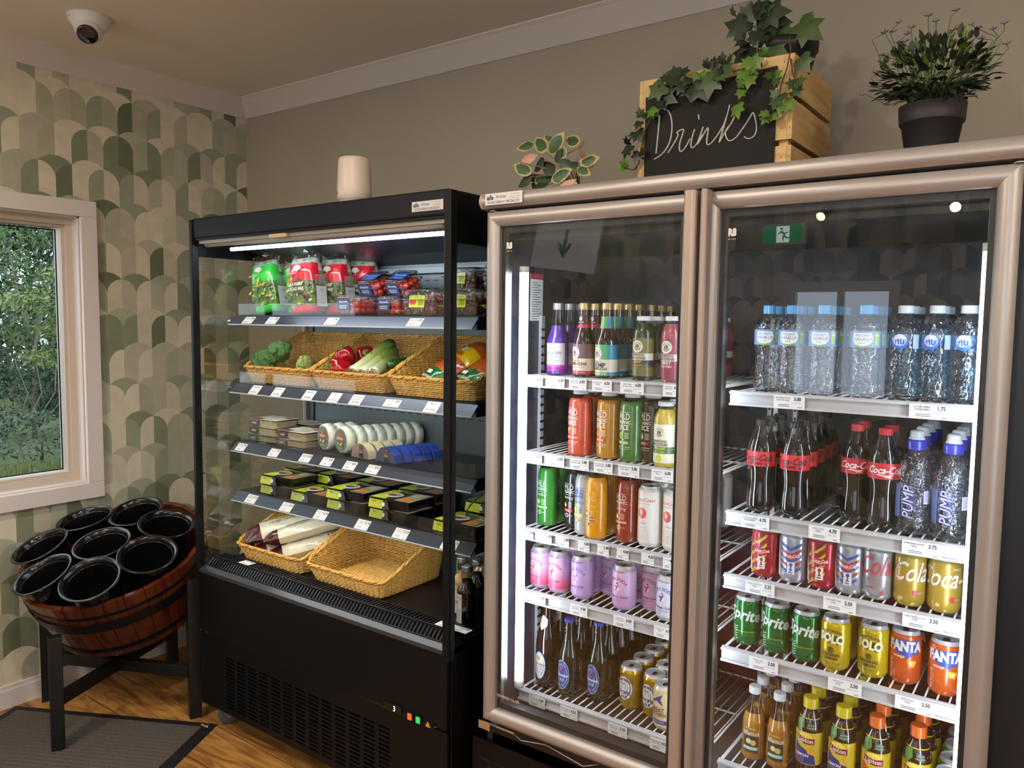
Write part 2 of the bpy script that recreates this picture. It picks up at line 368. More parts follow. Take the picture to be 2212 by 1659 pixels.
# ---------------------------------------------------------------- added fill lamps: pendants and downlights put in to brighten the room
def pendant(x, y, z, e, label):  # added lamp: glowing globe and point light to lift ceiling and walls
    t = thing('added_pendant_lamp', label, 'pendant lamp', (x, y, z), 0, 'opal pendants behind the photographer')
    obj('globe', M().lathe([(.07*math.sin(PI*i/12), -.07*math.cos(PI*i/12)) for i in range(13)], 24, cap=False), mat('added_globe_glow', '#fff', .4, emit=(1, .80, .58, 1), es=4), t)
    obj('cord', M().tube([(0, 0, .07), (0, 0, H-z)], .003, 6), BLACK, t)
    lamp('added_pendant_light', 'POINT', (x, y, z), e, WARM, .09)
    return t
def downlight(x, y, e, label):  # added lamp: ceiling disc supplying the room's general warm light
    t = thing('added_downlight', label, 'ceiling light', (x, y, H), 0, 'ceiling downlights behind the photographer')
    obj('trim_ring', M().lathe([(.045, 0), (.062, -.002), (.06, -.006), (.045, -.008)], 20, cap=False), WHITEP, t)
    obj('diffuser', M().lathe([(0, -.003), (.045, -.003)], 20, cap=False), mat('added_lamp_glow', '#fff', .4, emit=(1, .78, .52, 1), es=6), t)
    l = lamp('added_downlight_lamp', 'AREA', (x, y, H-.012), e, WARM, .09); return t
# ---------------------------------------------------------------- outside the window
rnd = random.Random(5)
OUT = -.42
struct('ground_outside', M().box(-30, -.16, -8, 18, OUT-.1, OUT), mat('lawn_soil', '#444e2a', .95, col2='#5a6436', vscale=4))
struct('kerb_path', M().box(-6.4, -.18, -8, 14, OUT, OUT+.01), mat('wet_asphalt', '#34373e', .7, var=.15, vscale=12))
def leaves(m, pts, size, mi=0, droop=.4):
    for p in pts:
        a = rnd.uniform(0, 2*PI); t = rnd.uniform(-.9, .5)-droop; s = size*rnd.uniform(.6, 1.3)
        d = Vector((math.cos(a)*math.cos(t), math.sin(a)*math.cos(t), math.sin(t))); q = d.cross(Vector((rnd.uniform(-1, 1), rnd.uniform(-1, 1), 1.2))).normalized()
        m.add([p, p+d*s*.5+q*s*.2, p+d*s, p+d*s*.5-q*s*.2], [(0, 1, 2, 3)], mi)
def blob_pts(c, r, n, shell=.55):
    o = []
    for _ in range(n):
        v = Vector((rnd.gauss(0, 1), rnd.gauss(0, 1), rnd.gauss(0, 1))).normalized()*(shell+(1-shell)*rnd.random()**.6)
        o.append(Vector((c[0]+v.x*r[0], c[1]+v.y*r[1], c[2]+v.z*r[2])))
    return o
LEAFD = mat('dark_leaf', '#2d4228', .6, col2='#465e3a', vscale=1.5); LEAFM = mat('mid_leaf', '#4c6434', .6, col2='#657d46', vscale=1.5); LEAFY = mat('pale_leaf', '#7c8a4c', .6, col2='#637444', vscale=2)
BARK = mat('grey_bark', '#7c7468', .9, var=.25, vscale=14, stretch=(1, 1, .2)); BARKD = mat('dark_bark', '#4c4036', .9, var=.3, vscale=14)
def tree(name, label, x, y, blobs, size, mt, bark, trunks, cat='tree'):
    t = thing(name, label, cat, (x, y, OUT), 0, 'bush outside the window')
    m = M()
    for c, r, n in blobs: leaves(m, blob_pts(c, r, n), size)
    obj('foliage', m, mt, t); m = M()
    for pts, r in trunks: m.tube(pts, lambda q, r=r: r*(1-.6*q), 6)
    obj('trunk', m, bark, t); return t
tree('tree', 'tall dark evergreen tree furthest behind the window on the right', -14.2, 5.2, [((0, 0, 3.2), (1.6, 1.9, 2.0), 3600), ((0, .3, 1.2), (1.3, 1.6, 1.3), 2000)], .17, LEAFD, BARKD, [([(0, 0, 0), (.1, 0, 2), (0, .2, 4)], .12)])
tree('tree', 'grey-trunked tree with fine leaves at the left edge of the window view', -11.0, 2.9, [((0, -.2, 4.0), (1.4, 1.5, 1.3), 3800), ((0, .2, 2.3), (1.0, 1.0, .8), 1500)], .11, LEAFM, BARK,
     [([(.6, -.3, 0), (.6, -.35, 1.5), (.5, -.3, 3), (.5, -.5, 4.6)], .07), ([(.6, .35, 0), (.6, .4, 1.6), (.5, .65, 2.4), (.5, .9, 3.4)], .045), ([(.6, .4, 1.5), (.6, .2, 2.2), (.5, .1, 3.1)], .03)])
tree('tree', 'broad dark tree closing the view in the middle of the window', -19, 6.8, [((0, 0, 2.4), (1.2, 3.6, 2.8), 5500), ((0, .2, 6.0), (1.2, 3.4, 2.2), 3600)], .34, LEAFD, BARKD, [([(0, 0, 0), (0, 0, 3)], .15)])
tree('shrub', 'pale green shrub with tiered drooping branches outside the window', -8.6, 3.15, [((0, .25, 2.65), (.7, .8, .16), 900), ((0, -.1, 2.25), (.8, .95, .2), 1200), ((0, .3, 1.85), (.8, .9, .2), 1100), ((0, 0, 1.45), (.8, .8, .18), 900)], .10, LEAFY, BARK,
     [([(0, 0, 0), (.05, .1, 1.2), (0, .15, 2.6)], .03)], 'shrub')
tree('shrub', 'dark thicket with bare curved twigs low in the window view', -10.2, 2.6, [((-.6, 0, .8), (.8, 1.5, .8), 2600), ((-.5, 1.2, 1.0), (.7, .8, .7), 1200)], .10, LEAFD, BARK,
     [([(.3, .2+.13*i, .3), (.35, .35+.2*i, .8), (.3, .2+.3*i, 1.3), (.25, .5+.3*i, 1.5)], .012) for i in range(4)], 'shrub')
tree('shrub', 'low grey-green ground shrub beside the grass outside the window', -8.0, 2.35, [((0, 0, .42), (.5, 1.3, .35), 1700)], .08, mat('sage_leaf', '#546650', .6, col2='#384a36', vscale=3), BARKD, [([(0, 0, 0), (0, 0, .4)], .02)], 'shrub')
m = M()
for _ in range(5200):
    x, y = rnd.uniform(-7.4, -6.4), rnd.uniform(.6, 3.9); h = rnd.uniform(.05, .2); a = rnd.uniform(0, PI); d = Vector((math.cos(a), math.sin(a), 0))*.012; l = Vector((rnd.uniform(-.06, .06), rnd.uniform(-.06, .06), h)); p = Vector((x, y, OUT))
    m.add([p-d, p+d, p+l], [(0, 1, 2)])
tag(obj('grass', m, mat('grass_blade', '#6c763e', .7, col2='#50602e', vscale=1.2)), 'long yellow-green grass along the path outside the window', 'grass', kind='stuff')
# ================================================================ open display fridge
XL, XR, YF = .76, 2.0127, -.781
ZT, ZC, ZD, ZB = 1.9455, 1.869, .634, .102
FR = thing('display_fridge', 'black open-front display fridge on castors with lit glass-sided shelves', 'display fridge', (0, 0, 0))
GREYIN = mat('grey_steel_liner', '#7e8c94', .42, metal=.3, var=.04, vscale=5); DARKIN = mat('dark_steel_liner', '#3a4148', .4, metal=.2)
# base carcass: side walls, bottom, front apron, rear
m = M()
m.box(XL, XL+.03, YF+.02, -.03, ZB, ZD).box(XR-.03, XR, YF+.02, -.03, ZB, ZD).box(XL+.03, XR-.03, YF+.02, -.03, ZB, ZB+.02).box(XL+.03, XR-.03, -.05, -.03, ZB, ZD)
m.box(XL+.03, XR-.03, YF+.02, -.3, ZD-.03, ZD-.005)
obj('base_cabinet', m, BLACK, FR, bevel=.002)
m = M(); m.box(XL+.002, XR-.002, YF, YF+.018, .392, ZD-.008); obj('front_apron', m, BLACK, FR, bevel=.002)
# louvred lower panel: 13 columns of 14 slots, real openings
gx0, gx1, gz0, gz1 = .925, 1.795, .128, .330; nc, nr = 13, 14
m = M(); y0, y1 = YF+.004, YF+.012; top = .384
m.box(XL+.002, gx0, y0, y1, ZB+.002, top).box(gx1, XR-.002, y0, y1, ZB+.002, top).box(gx0, gx1, y0, y1, gz1, top).box(gx0, gx1, y0, y1, ZB+.002, gz0)
cwid = (gx1-gx0)/nc; rh = (gz1-gz0)/nr
for i in range(nc): m.box(gx0+cwid*(i+.74), gx0+cwid*(i+1), y0, y1, gz0, gz1)
for i in range(nc):
    for j in range(nr): m.box(gx0+cwid*i, gx0+cwid*(i+.74), y0, y1, gz0+rh*(j+.52), gz0+rh*(j+1))
obj('louvre_panel', m, BLACK, FR)
m = M(); m.box(gx0-.02, gx1+.02, -.45, -.44, ZB+.03, .34); m.box(gx0+.2, gx1+.05, -.70, -.695, ZB+.055, ZB+.063); obj('condenser_coil', m, mat('condenser_dark', '#15161a', .6), FR)
obj('panel_ledge', M().box(XL+.03, XR-.06, YF+.004, YF+.03, .384, .393), mat('ledge_black_gloss', '#121418', .2), FR)
obj('front_lip', M().loft([[(x, YF-.004, ZD-.014), (x, YF-.002, ZD-.002), (x, YF+.026, ZD+.006), (x, YF+.026, ZD-.014)] for x in (XL+.012, XR-.012)], sm=False), mat('lip_grey_black', '#2b2e33', .3), FR)
# deck tray and slotted return-air grille
obj('deck_tray', M().box(XL+.012, XR-.012, YF+.10, -.27, ZD, ZD+.012), SATIN, FR)
m = M(); n = 78; sx = (XR-XL-.05)/n
for i in range(n+1):
    x = XL+.025+sx*i
    m.loft([[(x-.0035, YF+.026, ZD+.004), (x+.0035, YF+.026, ZD+.004), (x+.0035, YF+.030, ZD+.000), (x-.0035, YF+.030, ZD+.000)],
            [(x-.0035, YF+.055, ZD+.034), (x+.0035, YF+.055, ZD+.034), (x+.0035, YF+.058, ZD+.030), (x-.0035, YF+.058, ZD+.030)],
            [(x-.0035, YF+.105, ZD+.036), (x+.0035, YF+.105, ZD+.036), (x+.0035, YF+.105, ZD+.032), (x-.0035, YF+.105, ZD+.032)]], sm=False)
for (ya, za, yb, zb) in ((YF+.024, ZD, YF+.030, ZD+.008), (YF+.052, ZD+.031, YF+.060, ZD+.036), (YF+.100, ZD+.010, YF+.108, ZD+.037)):
    m.box(XL+.02, XR-.02, ya, yb, za, zb)
obj('air_grille', m, SATIN, FR)
obj('grille_well', M().box(XL+.02, XR-.02, YF+.03, YF+.099, ZD+.001, ZD+.004), mat('deep_black', '#050506', .8), FR)
# rear housing, perforated back liner
m = M(); m.box(XL+.012, XR-.012, -.27, -.03, ZD+.0, ZC+.0); obj('rear_housing', m, SATIN, FR)
m = M(); m.box(XL+.07, XR-.05, -.276, -.2705, ZD+.014, ZC-.07)
for zz in (1.73, 1.70, 1.52, 1.495, 1.28, 1.255, 1.23, 1.06, 1.03, .87, .84):
    for i in range(26): m.box(XL+.10+i*.043, XL+.122+i*.043, -.2768, -.2758, zz-.0015, zz+.0015, 1)
obj('back_liner', m, [mat('back_liner_steel', '#646f74', .4, metal=.2, var=.05, vscale=4), mat('slot_black', '#060708', .7)], FR)
for x in (XL+.055, XR-.045): obj('shelf_upright', M().box(x, x+.02, -.283, -.2705, ZD+.014, ZC-.07), mat('upright_steel', '#4a4f55', .35, metal=.6), FR)
# canopy
m = M(); m.box(XL+.004, XR-.004, YF, -.03, ZC+.004, ZT)
obj('canopy', m, mat('canopy_navy_black', '#0e111a', .5, spec=.25), FR, bevel=.006)
obj('canopy_skirt', M().box(XL+.006, XR-.006, YF+.004, YF+.02, ZC-.004, ZC+.004).box(XL, XL+.004, YF+.02, -.03, ZC-.06, ZT-.01).box(XR-.004, XR, YF+.02, -.03, ZC-.07, ZT-.01), BLACK, FR)
obj('blind_housing', M().lathe([(.013, 0), (.013, XR-XL-.09)], 12, T=Matrix.Translation((XL+.045, YF+.035, ZC-.014)) @ Matrix.Rotation(PI/2, 4, 'Y')), mat('blind_cream', '#b9b2a4', .4), FR)
obj('blind_bar', M().box(XL+.03, XR-.02, YF+.012, YF+.03, ZC-.016, ZC-.004), mat('blind_grey', '#8d877d', .4, metal=.3), FR)
obj('blind_handle', M().prism(rrect(.09, .018, .008), .012, T=Matrix.Translation((1.26, YF+.006, ZC-.018))), mat('pull_beige', '#c0a582', .4), FR)
obj('inner_baffle', M().loft([[(x, YF+.13, ZC-.002), (x, -.42, ZC-.055), (x, -.275, ZC-.08), (x, -.275, ZC-.002)] for x in (XL+.02, XR-.02)], sm=False), mat('baffle_navy', '#23272f', .35, metal=.2), FR)
obj('liner_ledge', M().box(XL+.07, XR-.05, -.30, -.276, 1.755, 1.775), GREYIN, FR)
T = Matrix.Translation((.888, -.700, 1.835)) @ Matrix.Rotation(PI/2, 4, 'Y')
obj('light_tube', M().lathe([(.0065, 0), (.0065, 1.05)], 12, T=T), mat('led_tube_display', '#fff', .4, emit='#eef6ff', es=72), FR)
# corner posts and side glass
for x, w_ in ((XL-.006, .018), (XR-.016, .026)):
    obj('corner_post', M().box(x, x+w_, YF-.006, YF+.022, ZD-.02 if x < 1 else ZD-.03, ZT-.004), BLACK, FR, bevel=.003)
for x in (XL+.006, XR-.010):
    obj('side_glass', M().box(x, x+.004, YF+.022, -.28, ZD, ZC-.002), SIDEG, FR)
obj('side_rail', M().box(XL+.001, XL+.012, YF+.02, -.27, ZD-.01, ZD+.006), BLACK, FR); obj('side_rail', M().box(XR-.014, XR, YF+.02, -.03, ZD-.02, ZD+.008), BLACK, FR)
# maker's plate
def plate(name, x0, x1, z0, z1, y, parent, sc=1):
    m = M().box(x0, x1, y-.0012, y, z0, z1, 0); cx = (x0+x1)/2; w_ = x1-x0; h = z1-z0; pl = plane((cx, y-.0012, (z0+z1)/2), (1, 0, 0), (0, 0, 1), .0003)
    m.text('afe', h*.62, pl, 1, -w_*.36, h*.13, bold=.03); m.box(x0+w_*.03, x0+w_*.25, y-.0018, y-.0012, z0+h*.55, z0+h*.585, 1)
    m.text('Artisan', h*.42, pl, 1, -w_*.07, h*.17, shear=.2, sx=.95); m.text('FOOD DISPLAY SPECIALISTS', h*.29, pl, 2, 0, -h*.3, bold=.015, sx=.95)
    m.text('Ph: 1300 876 472', h*.13, pl, 3, w_*.31, h*.3); m.text('www.artisanfoodequip.com', h*.11, pl, 3, w_*.31, h*.12); m.text('sales@artisanfood.com', h*.11, pl, 3, w_*.31, -h*.04)
    m.text('TM', h*.1, pl, 1, w_*.105, h*.32)
    return obj(name, m, [mat('plate_silver', '#c8c4c2', .35, metal=.2), mat('plate_blue', '#17406f', .5), mat('plate_grey', '#3a4350', .5), GREYINK], parent)
plate('maker_plate', 1.872, 1.990, 1.889, 1.917, YF-.0005, FR)
# controls
c = obj('thermostat_display', M().prism(rrect(.075, .026, .004), .004, T=Matrix.Translation((1.7975, YF-.001, .4)) @ Matrix.Rotation(PI/2, 4, 'X')), mat('control_black', '#0a0a0c', .2), FR)
m = M(); p = plane((1.7975, YF-.0055, .4), (1, 0, 0), (0, 0, 1)); m.text('3', .024, p, 0, .008, 0, sx=.8)
obj('display_digit', m, mat('digit_glow', '#fff', .4, emit='#dfe6ff', es=3), c)
for x, cc, nm in ((1.871, '#ff5a1e', 'orange'), (1.905, '#20c060', 'green')):
    s = obj('rocker_switch', M().box(x-.010, x+.010, YF-.006, YF, .385, .409), mat('switch_black', '#111', .3), FR, bevel=.0015)
    o = obj('switch_lens', M().box(x-.0075, x+.0075, YF-.009, YF-.006, .388, .406, 0), mat('lens_'+nm, cc, .2, emit=cc, es=.7), s); o['label'] = 'lit %s switch lens' % nm
obj('warning_sticker', M().add([(1.929, YF-.001, .384), (1.949, YF-.001, .384), (1.939, YF-.001, .402)], [(0, 1, 2)]).text('!', .012, plane((1.939, YF-.001, .390), (1, 0, 0), (0, 0, 1)), 1, bold=.02), [mat('warning_yellow', '#d8a62c', .5), INK], FR)
obj('panel_screw', M().lathe([(0, -.002), (.0055, -.002), (.006, 0)], 12, T=Matrix.Translation((1.966, YF, .397)) @ Matrix.Rotation(PI/2, 4, 'X')), CHROME, FR)
obj('panel_screw', M().lathe([(0, -.002), (.0035, -.002), (.004, 0)], 8, T=Matrix.Translation((.79, YF, .435)) @ Matrix.Rotation(PI/2, 4, 'X')), CHROME, FR)
obj('sensor_cable', M().tube([px(u, v, 'y', -.50) for u, v in ((1050, 1062), (1040, 1070), (1022, 1084), (1009, 1102), (1008, 1120), (1015, 1133))], .0022, 6), mat('black_cable', '#0a0a0b', .4), FR)
# castors
for x, y in ((XL+.06, -.70), (XR-.08, -.70), (XL+.06, -.12), (XR-.08, -.12)):
    T = Matrix.Translation((x, y, .040)) @ Matrix.Rotation(math.radians(57), 4, 'Z') @ Matrix.Rotation(PI/2, 4, 'X')
    k = obj('castor', M().prism([(-.036, .056), (.030, .060), (.034, .048), (.014, -.004), (-.002, -.010), (-.014, .010), (-.034, .040)], .004, T=T @ Matrix.Translation((0, 0, .014))).prism([(-.036, .056), (.030, .060), (.034, .048), (.014, -.004), (-.002, -.010), (-.014, .010), (-.034, .040)], .004, T=T @ Matrix.Translation((0, 0, -.018))).prism([(-.036, .052), (.032, .056), (.034, .062), (-.036, .060)], .036, T=T @ Matrix.Translation((0, 0, -.018))), mat('castor_grey', '#7c7a80', .35, metal=.2), FR)
    obj('wheel', M().lathe([(0, -.011), (.030, -.012), (.038, -.009), (.040, 0), (.038, .009), (.030, .012), (0, .011)], 28, T=T), mat('wheel_grey_rubber', '#57565c', .5), k)
# shelves: each lifts out on its own
SHZ = (1.595, 1.333, 1.105, .910)
SHN = ('top', 'second', 'third', 'lowest')
RAIL = mat('shelf_rail_steel', '#424852', .3, metal=.5, var=.08, vscale=4, stretch=(1, 1, 30))
MESHM = mat('black_nonslip_mat', '#16171a', .7, bump=.6, bscale=400)
for z, nm in zip(SHZ, SHN):
    s = thing('display_shelf', 'dark %s shelf of the open display fridge with sloping ticket rail' % nm, 'shelf', (0, 0, z))
    obj('tray', M().box(XL+.03, XR-.033, -.615, -.284, -.018, 0).box(XL+.03, XL+.034, -.615, -.284, -.04, -.018).box(XR-.037, XR-.033, -.615, -.284, -.04, -.018), SATIN, s, bevel=.001)
    obj('ticket_rail', M().loft([[(x, -.616, -.002), (x, -.646, -.034), (x, -.644, -.037), (x, -.614, -.010)] for x in (XL+.022, XR-.026)], sm=False), RAIL, s)
    o = obj('rail_edge', M().box(XL+.022, XR-.026, -.648, -.644, -.038, -.034), mat('rail_edge_pale', '#b4c0c4', .3), s)
    obj('light_strip', M().box(XL+.06, XR-.06, -.600, -.590, -.0245, -.0182), mat('shelf_led_strip', '#fff', .4, emit='#f4f6f2', es=24), s)
    obj('riser', M().box(XL+.036, XR-.04, -.612, -.609, 0, .043), ACRYL, s)
    if nm == 'top':
        m = M()
        for i in range(110): m.box(XL+.036+i*.0106, XL+.0405+i*.0106, -.6, -.30, .0005, .0035)
        for j in range(24): m.box(XL+.036, XR-.04, -.6+j*.0125, -.5955+j*.0125, .0005, .003)
        obj('nonslip_mesh', m, MESHM, s)
# ================================================================ upright drinks cooler
DX, DY, DW = 2.126, -.766, .6011
ZD0, ZD1 = .461, 1.873
CO = thing('drinks_cooler', 'tall two-door glass drinks cooler with champagne aluminium frames', 'drinks cooler', (0, 0, 0))
CX0, CX1 = 2.105, 3.45
DARKL = mat('cooler_dark_liner', '#1c2230', .45, var=.05, vscale=3); REDL = mat('cooler_red_panel', '#571426', .5)
m = M()
m.box(CX0, CX0+.02, -.71, -.05, .0, 1.925).box(CX1-.12, CX1, -.715, -.05, 0, 1.925).box(CX0+.02, CX1-.12, -.09, -.05, .42, 1.925).box(CX0+.02, CX1-.12, -.71, -.09, 1.80, 1.915).box(CX0+.02, CX1-.12, -.71, -.09, .40, .44)
obj('cabinet', m, mat('cooler_black', '#14161c', .4), CO)
obj('back_liner', M().box(CX0+.02, CX1-.12, -.095, -.0905, .44, 1.80), DARKL, CO)
for x in (CX0+.0205, CX1-.124): obj('side_liner', M().box(x, x+.0035, -.69, -.095, .44, 1.80), DARKL, CO)
obj('lower_back_panel', M().box(CX0+.36, CX1-.126, -.099, -.0955, .44, .98), REDL, CO)
obj('centre_mullion', M().box(2.725, 2.752, -.71, -.685, .44, 1.80), mat('mullion_black', '#0d0e12', .4), CO)
obj('floor_pan', M().box(CX0+.025, CX1-.125, -.70, -.10, .4405, .452), mat('pan_grey', '#6e6763', .35, metal=.4), CO)
def smooth2(q):
    for _ in range(2):
        o = [q[0], q[1]] if _ == 0 else [q[0]]
        for a, b in zip(q[1:-2], q[2:-1]): o += [(a[0]*.75+b[0]*.25, a[1]*.75+b[1]*.25), (a[0]*.25+b[0]*.75, a[1]*.25+b[1]*.75)]
        q = o+[q[-2], q[-1]]
    return q
m = M(); pr = [(-.735, 1.879), (-.762, 1.881), (-.772, 1.892), (-.774, 1.903), (-.770, 1.915), (-.760, 1.9233), (-.70, 1.9245), (-.70, 1.879)]
pr = smooth2(pr); m.loft([[(x, a, b) for a, b in pr] for x in (DX-.010, CX1+.05)], sm=False); obj('header', m, SILVER, CO)
obj('header_end_cap', M().loft([[(x, a*1.001, b) for a, b in pr] for x in (DX-.016, DX-.010)], sm=False), mat('end_cap_grey', '#a9a09a', .4), CO)
plate('maker_plate', 2.133, 2.254, 1.888, 1.918, -.7758, CO)
m = M(); m.box(DX-.07, DX-.066, -.70, -.05, .02, .37).box(DX-.066, CX1, -.72, -.715, .02, .372)

for j in range(12):
    for i in range(22):
        x = DX-.02+i*.055+(j % 2)*.0275; m.prism(rrect(.036, .006, .0029, 3), .0015, T=Matrix.Translation((x, -.7195, .315-j*.018)) @ Matrix.Rotation(PI/2, 4, 'X'), m=1)
obj('kick_panel', m, [BLACK, mat('slot_shadow', '#020203', .8)], CO)
def bar(m, A, B, inn, w_, th, y):
    """mitred rounded frame bar: outer edge A-B, width w_ towards inn"""
    A, B, I = Vector(A), Vector(B), Vector(inn); n = 18; ra = []; rb = []
    d = (B-A).normalized()
    for k in range(n+1):
        t = k/n; off = w_*t; bulge = th*(.35+.65*math.sin(PI*min(1, (t*.9+.08)))**.6)
        ra.append(A+I*off+d*off+Vector((0, -bulge, 0))); rb.append(B+I*off-d*off+Vector((0, -bulge, 0)))
    ra += [A+I*w_+d*w_, A]; rb += [B+I*w_-d*w_, B]
    return m.loft([[p+Vector((0, y, 0)) for p in ra], [p+Vector((0, y, 0)) for p in rb]], sm=False)
def door(x0, x1, hx, label, stick):
    """hx: x of the handle bar"""
    d = obj('door', bar(bar(bar(bar(M(), (x0, 0, ZD1), (x1, 0, ZD1), (0, 0, -1), .039, .024, -.742), (x0, 0, ZD0), (x1, 0, ZD0), (0, 0, 1), .039, .024, -.742), (x0, 0, ZD0), (x0, 0, ZD1), (1, 0, 0), .039, .024, -.742), (x1, 0, ZD0), (x1, 0, ZD1), (-1, 0, 0), .039, .024, -.742), SILVER, CO)
    d['label'] = label; i = .039
    obj('seal', M().box(x0+.004, x1-.004, -.742, -.712, ZD1-.055, ZD1-.004).box(x0+.004, x1-.004, -.742, -.712, ZD0+.004, ZD0+.055).box(x0+.004, x0+.050, -.742, -.712, ZD0+.055, ZD1-.055).box(x1-.050, x1-.004, -.742, -.712, ZD0+.055, ZD1-.055), mat('door_seal_dark', '#1f2126', .4), d)
    g = .0405
    obj('spacer', M().box(x0+g, x1-g, -.741, -.727, ZD1-g-.012, ZD1-g-.006).box(x0+g, x1-g, -.741, -.727, ZD0+g+.004, ZD0+g+.010).box(x0+g+.006, x0+g+.010, -.741, -.727, ZD0+g, ZD1-g).box(x1-g-.010, x1-g-.006, -.741, -.727, ZD0+g, ZD1-g), mat('spacer_alu', '#8f8d8c', .3, metal=.8), d)
    obj('glass_pane', M().box(x0+i-.002, x1-i+.002, -.746, -.742, ZD0+i-.002, ZD1-i+.002), DOORG, d)
    p = plane((x0+.066, -.7462, 1.782), (1, 0, 0), (0, 0, 1), .0003)
    m = M().text('R8', .022, p, 0, bold=.06, sx=.75); m.text('BEST DISPLAY', .003, p, 0, 0, -.014)
    obj('glass_text', M().text('TEMPERED GLASS', .011, p, 0, .012, -1.245, sx=.9), mat('etched_white', '#d8d4cc', .6), d)
    obj('glass_mark', m, mat('etched_white', '#d8d4cc', .6), d)
    a, b = hx
    m = M().prism(rrect(b-a, .040, .010), ZD1-ZD0+.002, T=Matrix.Translation(((a+b)/2, -.781, ZD0-.001)))
    obj('handle', m, mat('handle_aluminium', '#a8988e', .38, metal=.4), d)
    return d
door(DX, DX+DW, (2.706, 2.737), 'narrower-looking left door carrying the upward strip light behind it', None)
door(DX+DW+.008, DX+2*DW+.008, (2.7455, 2.7625), 'right door with its pale handle on the left', None)
for x in (DX+.018, CX1-.12): obj('hinge', M().lathe([(.012, 1.8735), (.012, 1.8765), (.005, 1.877), (.005, 1.885)], 12, T=Matrix.Translation((x, -.752, 0))), CHROME, CO)
obj('lower_hinge', M().box(DX-.01, DX+.03, -.765, -.73, .435, .458).box(DX-.004, DX+.1, -.745, -.735, .44, .446), CHROME, CO)
m = M(); m.tube([(DX+.05, -.73, .452), (DX+.12, -.74, .428), (DX+.2, -.735, .44), (DX+.32, -.74, .425), (DX+.36, -.73, .44)], .002, 6); obj('drain_wire', m, CHROME, CO)
# vertical LED tubes, strips with bright dots behind
for x, z0, z1, nm in ((2.196, .565, 1.715, 'left'), (3.286, .52, 1.725, 'right')):
    obj('light_tube', M().lathe([(.0125, z0), (.0125, z1)], 14, T=Matrix.Translation((x, -.682, 0))), LED, CO)
    obj('tube_cap', M().lathe([(.0135, z0-.02), (.0135, z0)], 12, T=Matrix.Translation((x, -.682, 0))).lathe([(.0135, z1), (.0135, z1+.016)], 12, T=Matrix.Translation((x, -.682, 0))), WHITEP, CO)
obj('light_tube', M().lathe([(.0085, .52), (.0085, 1.72)], 12, T=Matrix.Translation((2.7385, -.676, 0))), LED, CO)
for x, y in ((2.134, -.16), (2.134, -.5), (2.70, -.12), (3.318, -.15), (3.318, -.5), (2.775, -.3), (2.775, -.12)):
    m = M().box(x-.006, x+.006, y-.008, y+.008, .46, 1.60 if x < 2.8 else 1.62)
    for k in range(44): m.box(x+.0045 if x < 2.2 else x-.0035, x+.0065 if x < 2.2 else x+.0035, y-.0086, y+.0086, .48+k*.025, .488+k*.025, 1)
    obj('shelf_upright', m, [mat('upright_white', '#b9bcc0', .35, metal=.3), mat('slot_shadow', '#020203', .8)], CO)
m = M(); NY0, NY1 = -.555, -.490; m.box(2.1292, 2.1298, NY0, NY1, 1.585, 1.722, 0); m.box(2.1298, 2.1303, NY0, NY1, 1.706, 1.722, 1)
for k in range(16): m.box(2.1298, 2.1302, NY0+.006, NY0+.006+.05*(.6+.4*((k*7) % 5)/4), 1.59+k*.007, 1.592+k*.007, 2)
o = obj('notice_sheet', m, [PAPER, mat('notice_red', '#b0283c', .6), GREYINK], CO); o['label'] = 'printed notice with a red heading on the cooler side wall'
# wire shelves
SH1 = (1.430, 1.210, .985, .800, .500); SH2 = (1.421, 1.128, .970, .785, .492)
def wire_shelf(x0, x1, z, label):
    s = thing('wire_shelf', label, 'shelf', (x0, 0, z)); w_ = x1-x0; m = M()
    n = int(w_/.0235)
    for i in range(n+1):
        x = .008+(w_-.016)*i/n; m.tube([(x, -.592, -.0025), (x, -.12, -.0025)], .0019, 5)
    for y in (-.592, -.36, -.12): m.tube([(.002, y, -.007), (w_-.002, y, -.007)], .0028, 6)
    m.tube([(.002, -.592, -.006), (.002, -.12, -.006)], .003, 6); m.tube([(w_-.002, -.592, -.006), (w_-.002, -.12, -.006)], .003, 6)
    obj('wire_rack', m, WHITEP, s)
    m = M().box(0, w_, -.606, -.5975, -.034, .001).box(0, w_, -.613, -.606, -.006, -.001).box(0, w_, -.613, -.606, -.034, -.029)
    obj('price_rail', m, mat('rail_white', '#b9b9ba', .3), s); return s
NUM = ('top', 'second', 'third', 'fourth', 'bottom')
for z, nm in zip(SH1, NUM): wire_shelf(2.143, 2.722, z, 'white wire %s shelf behind the left cooler door' % nm)
for z, nm in zip(SH2, NUM): wire_shelf(2.757, 3.283, z, 'white wire %s shelf behind the right cooler door' % nm)
# ================================================================ drinks
_PM = {}
def pmat(c, rough=.45, metal=0):
    k = (c, rough, metal)
    if k not in _PM: _PM[k] = mat('print_'+c.strip('#')+('_foil' if metal else ''), c, rough, metal=metal, coat=.3)
    return _PM[k]
class Pr(M):
    def __init__(s): M.__init__(s); s.mats = []; s.n = 0
    def L(s, pl): s.n += 1; return lifted(pl, s.n*2.2e-5)
    def c(s, col, metal=0):
        k = pmat(col, .45 if not metal else .3, metal)
        if k not in s.mats: s.mats.append(k)
        return s.mats.index(k)
    def t(s, st, size, pl, col, x=0, y=0, **k): s.text(st, size, s.L(pl), s.c(col), x, y, **k); return s
    def p(s, pl, x0, x1, y0, y1, col, **k): patch(s, s.L(pl), x0, x1, y0, y1, s.c(col), **k); return s
    def o(s, pl, cx, cy_, a, b, col): patch(s, s.L(pl), 0, 0, 0, 0, s.c(col), shape=oval(cx, cy_, a, b)); return s
    def g(s, pl, poly, col): patch(s, s.L(pl), 0, 0, 0, 0, s.c(col), shape=poly); return s
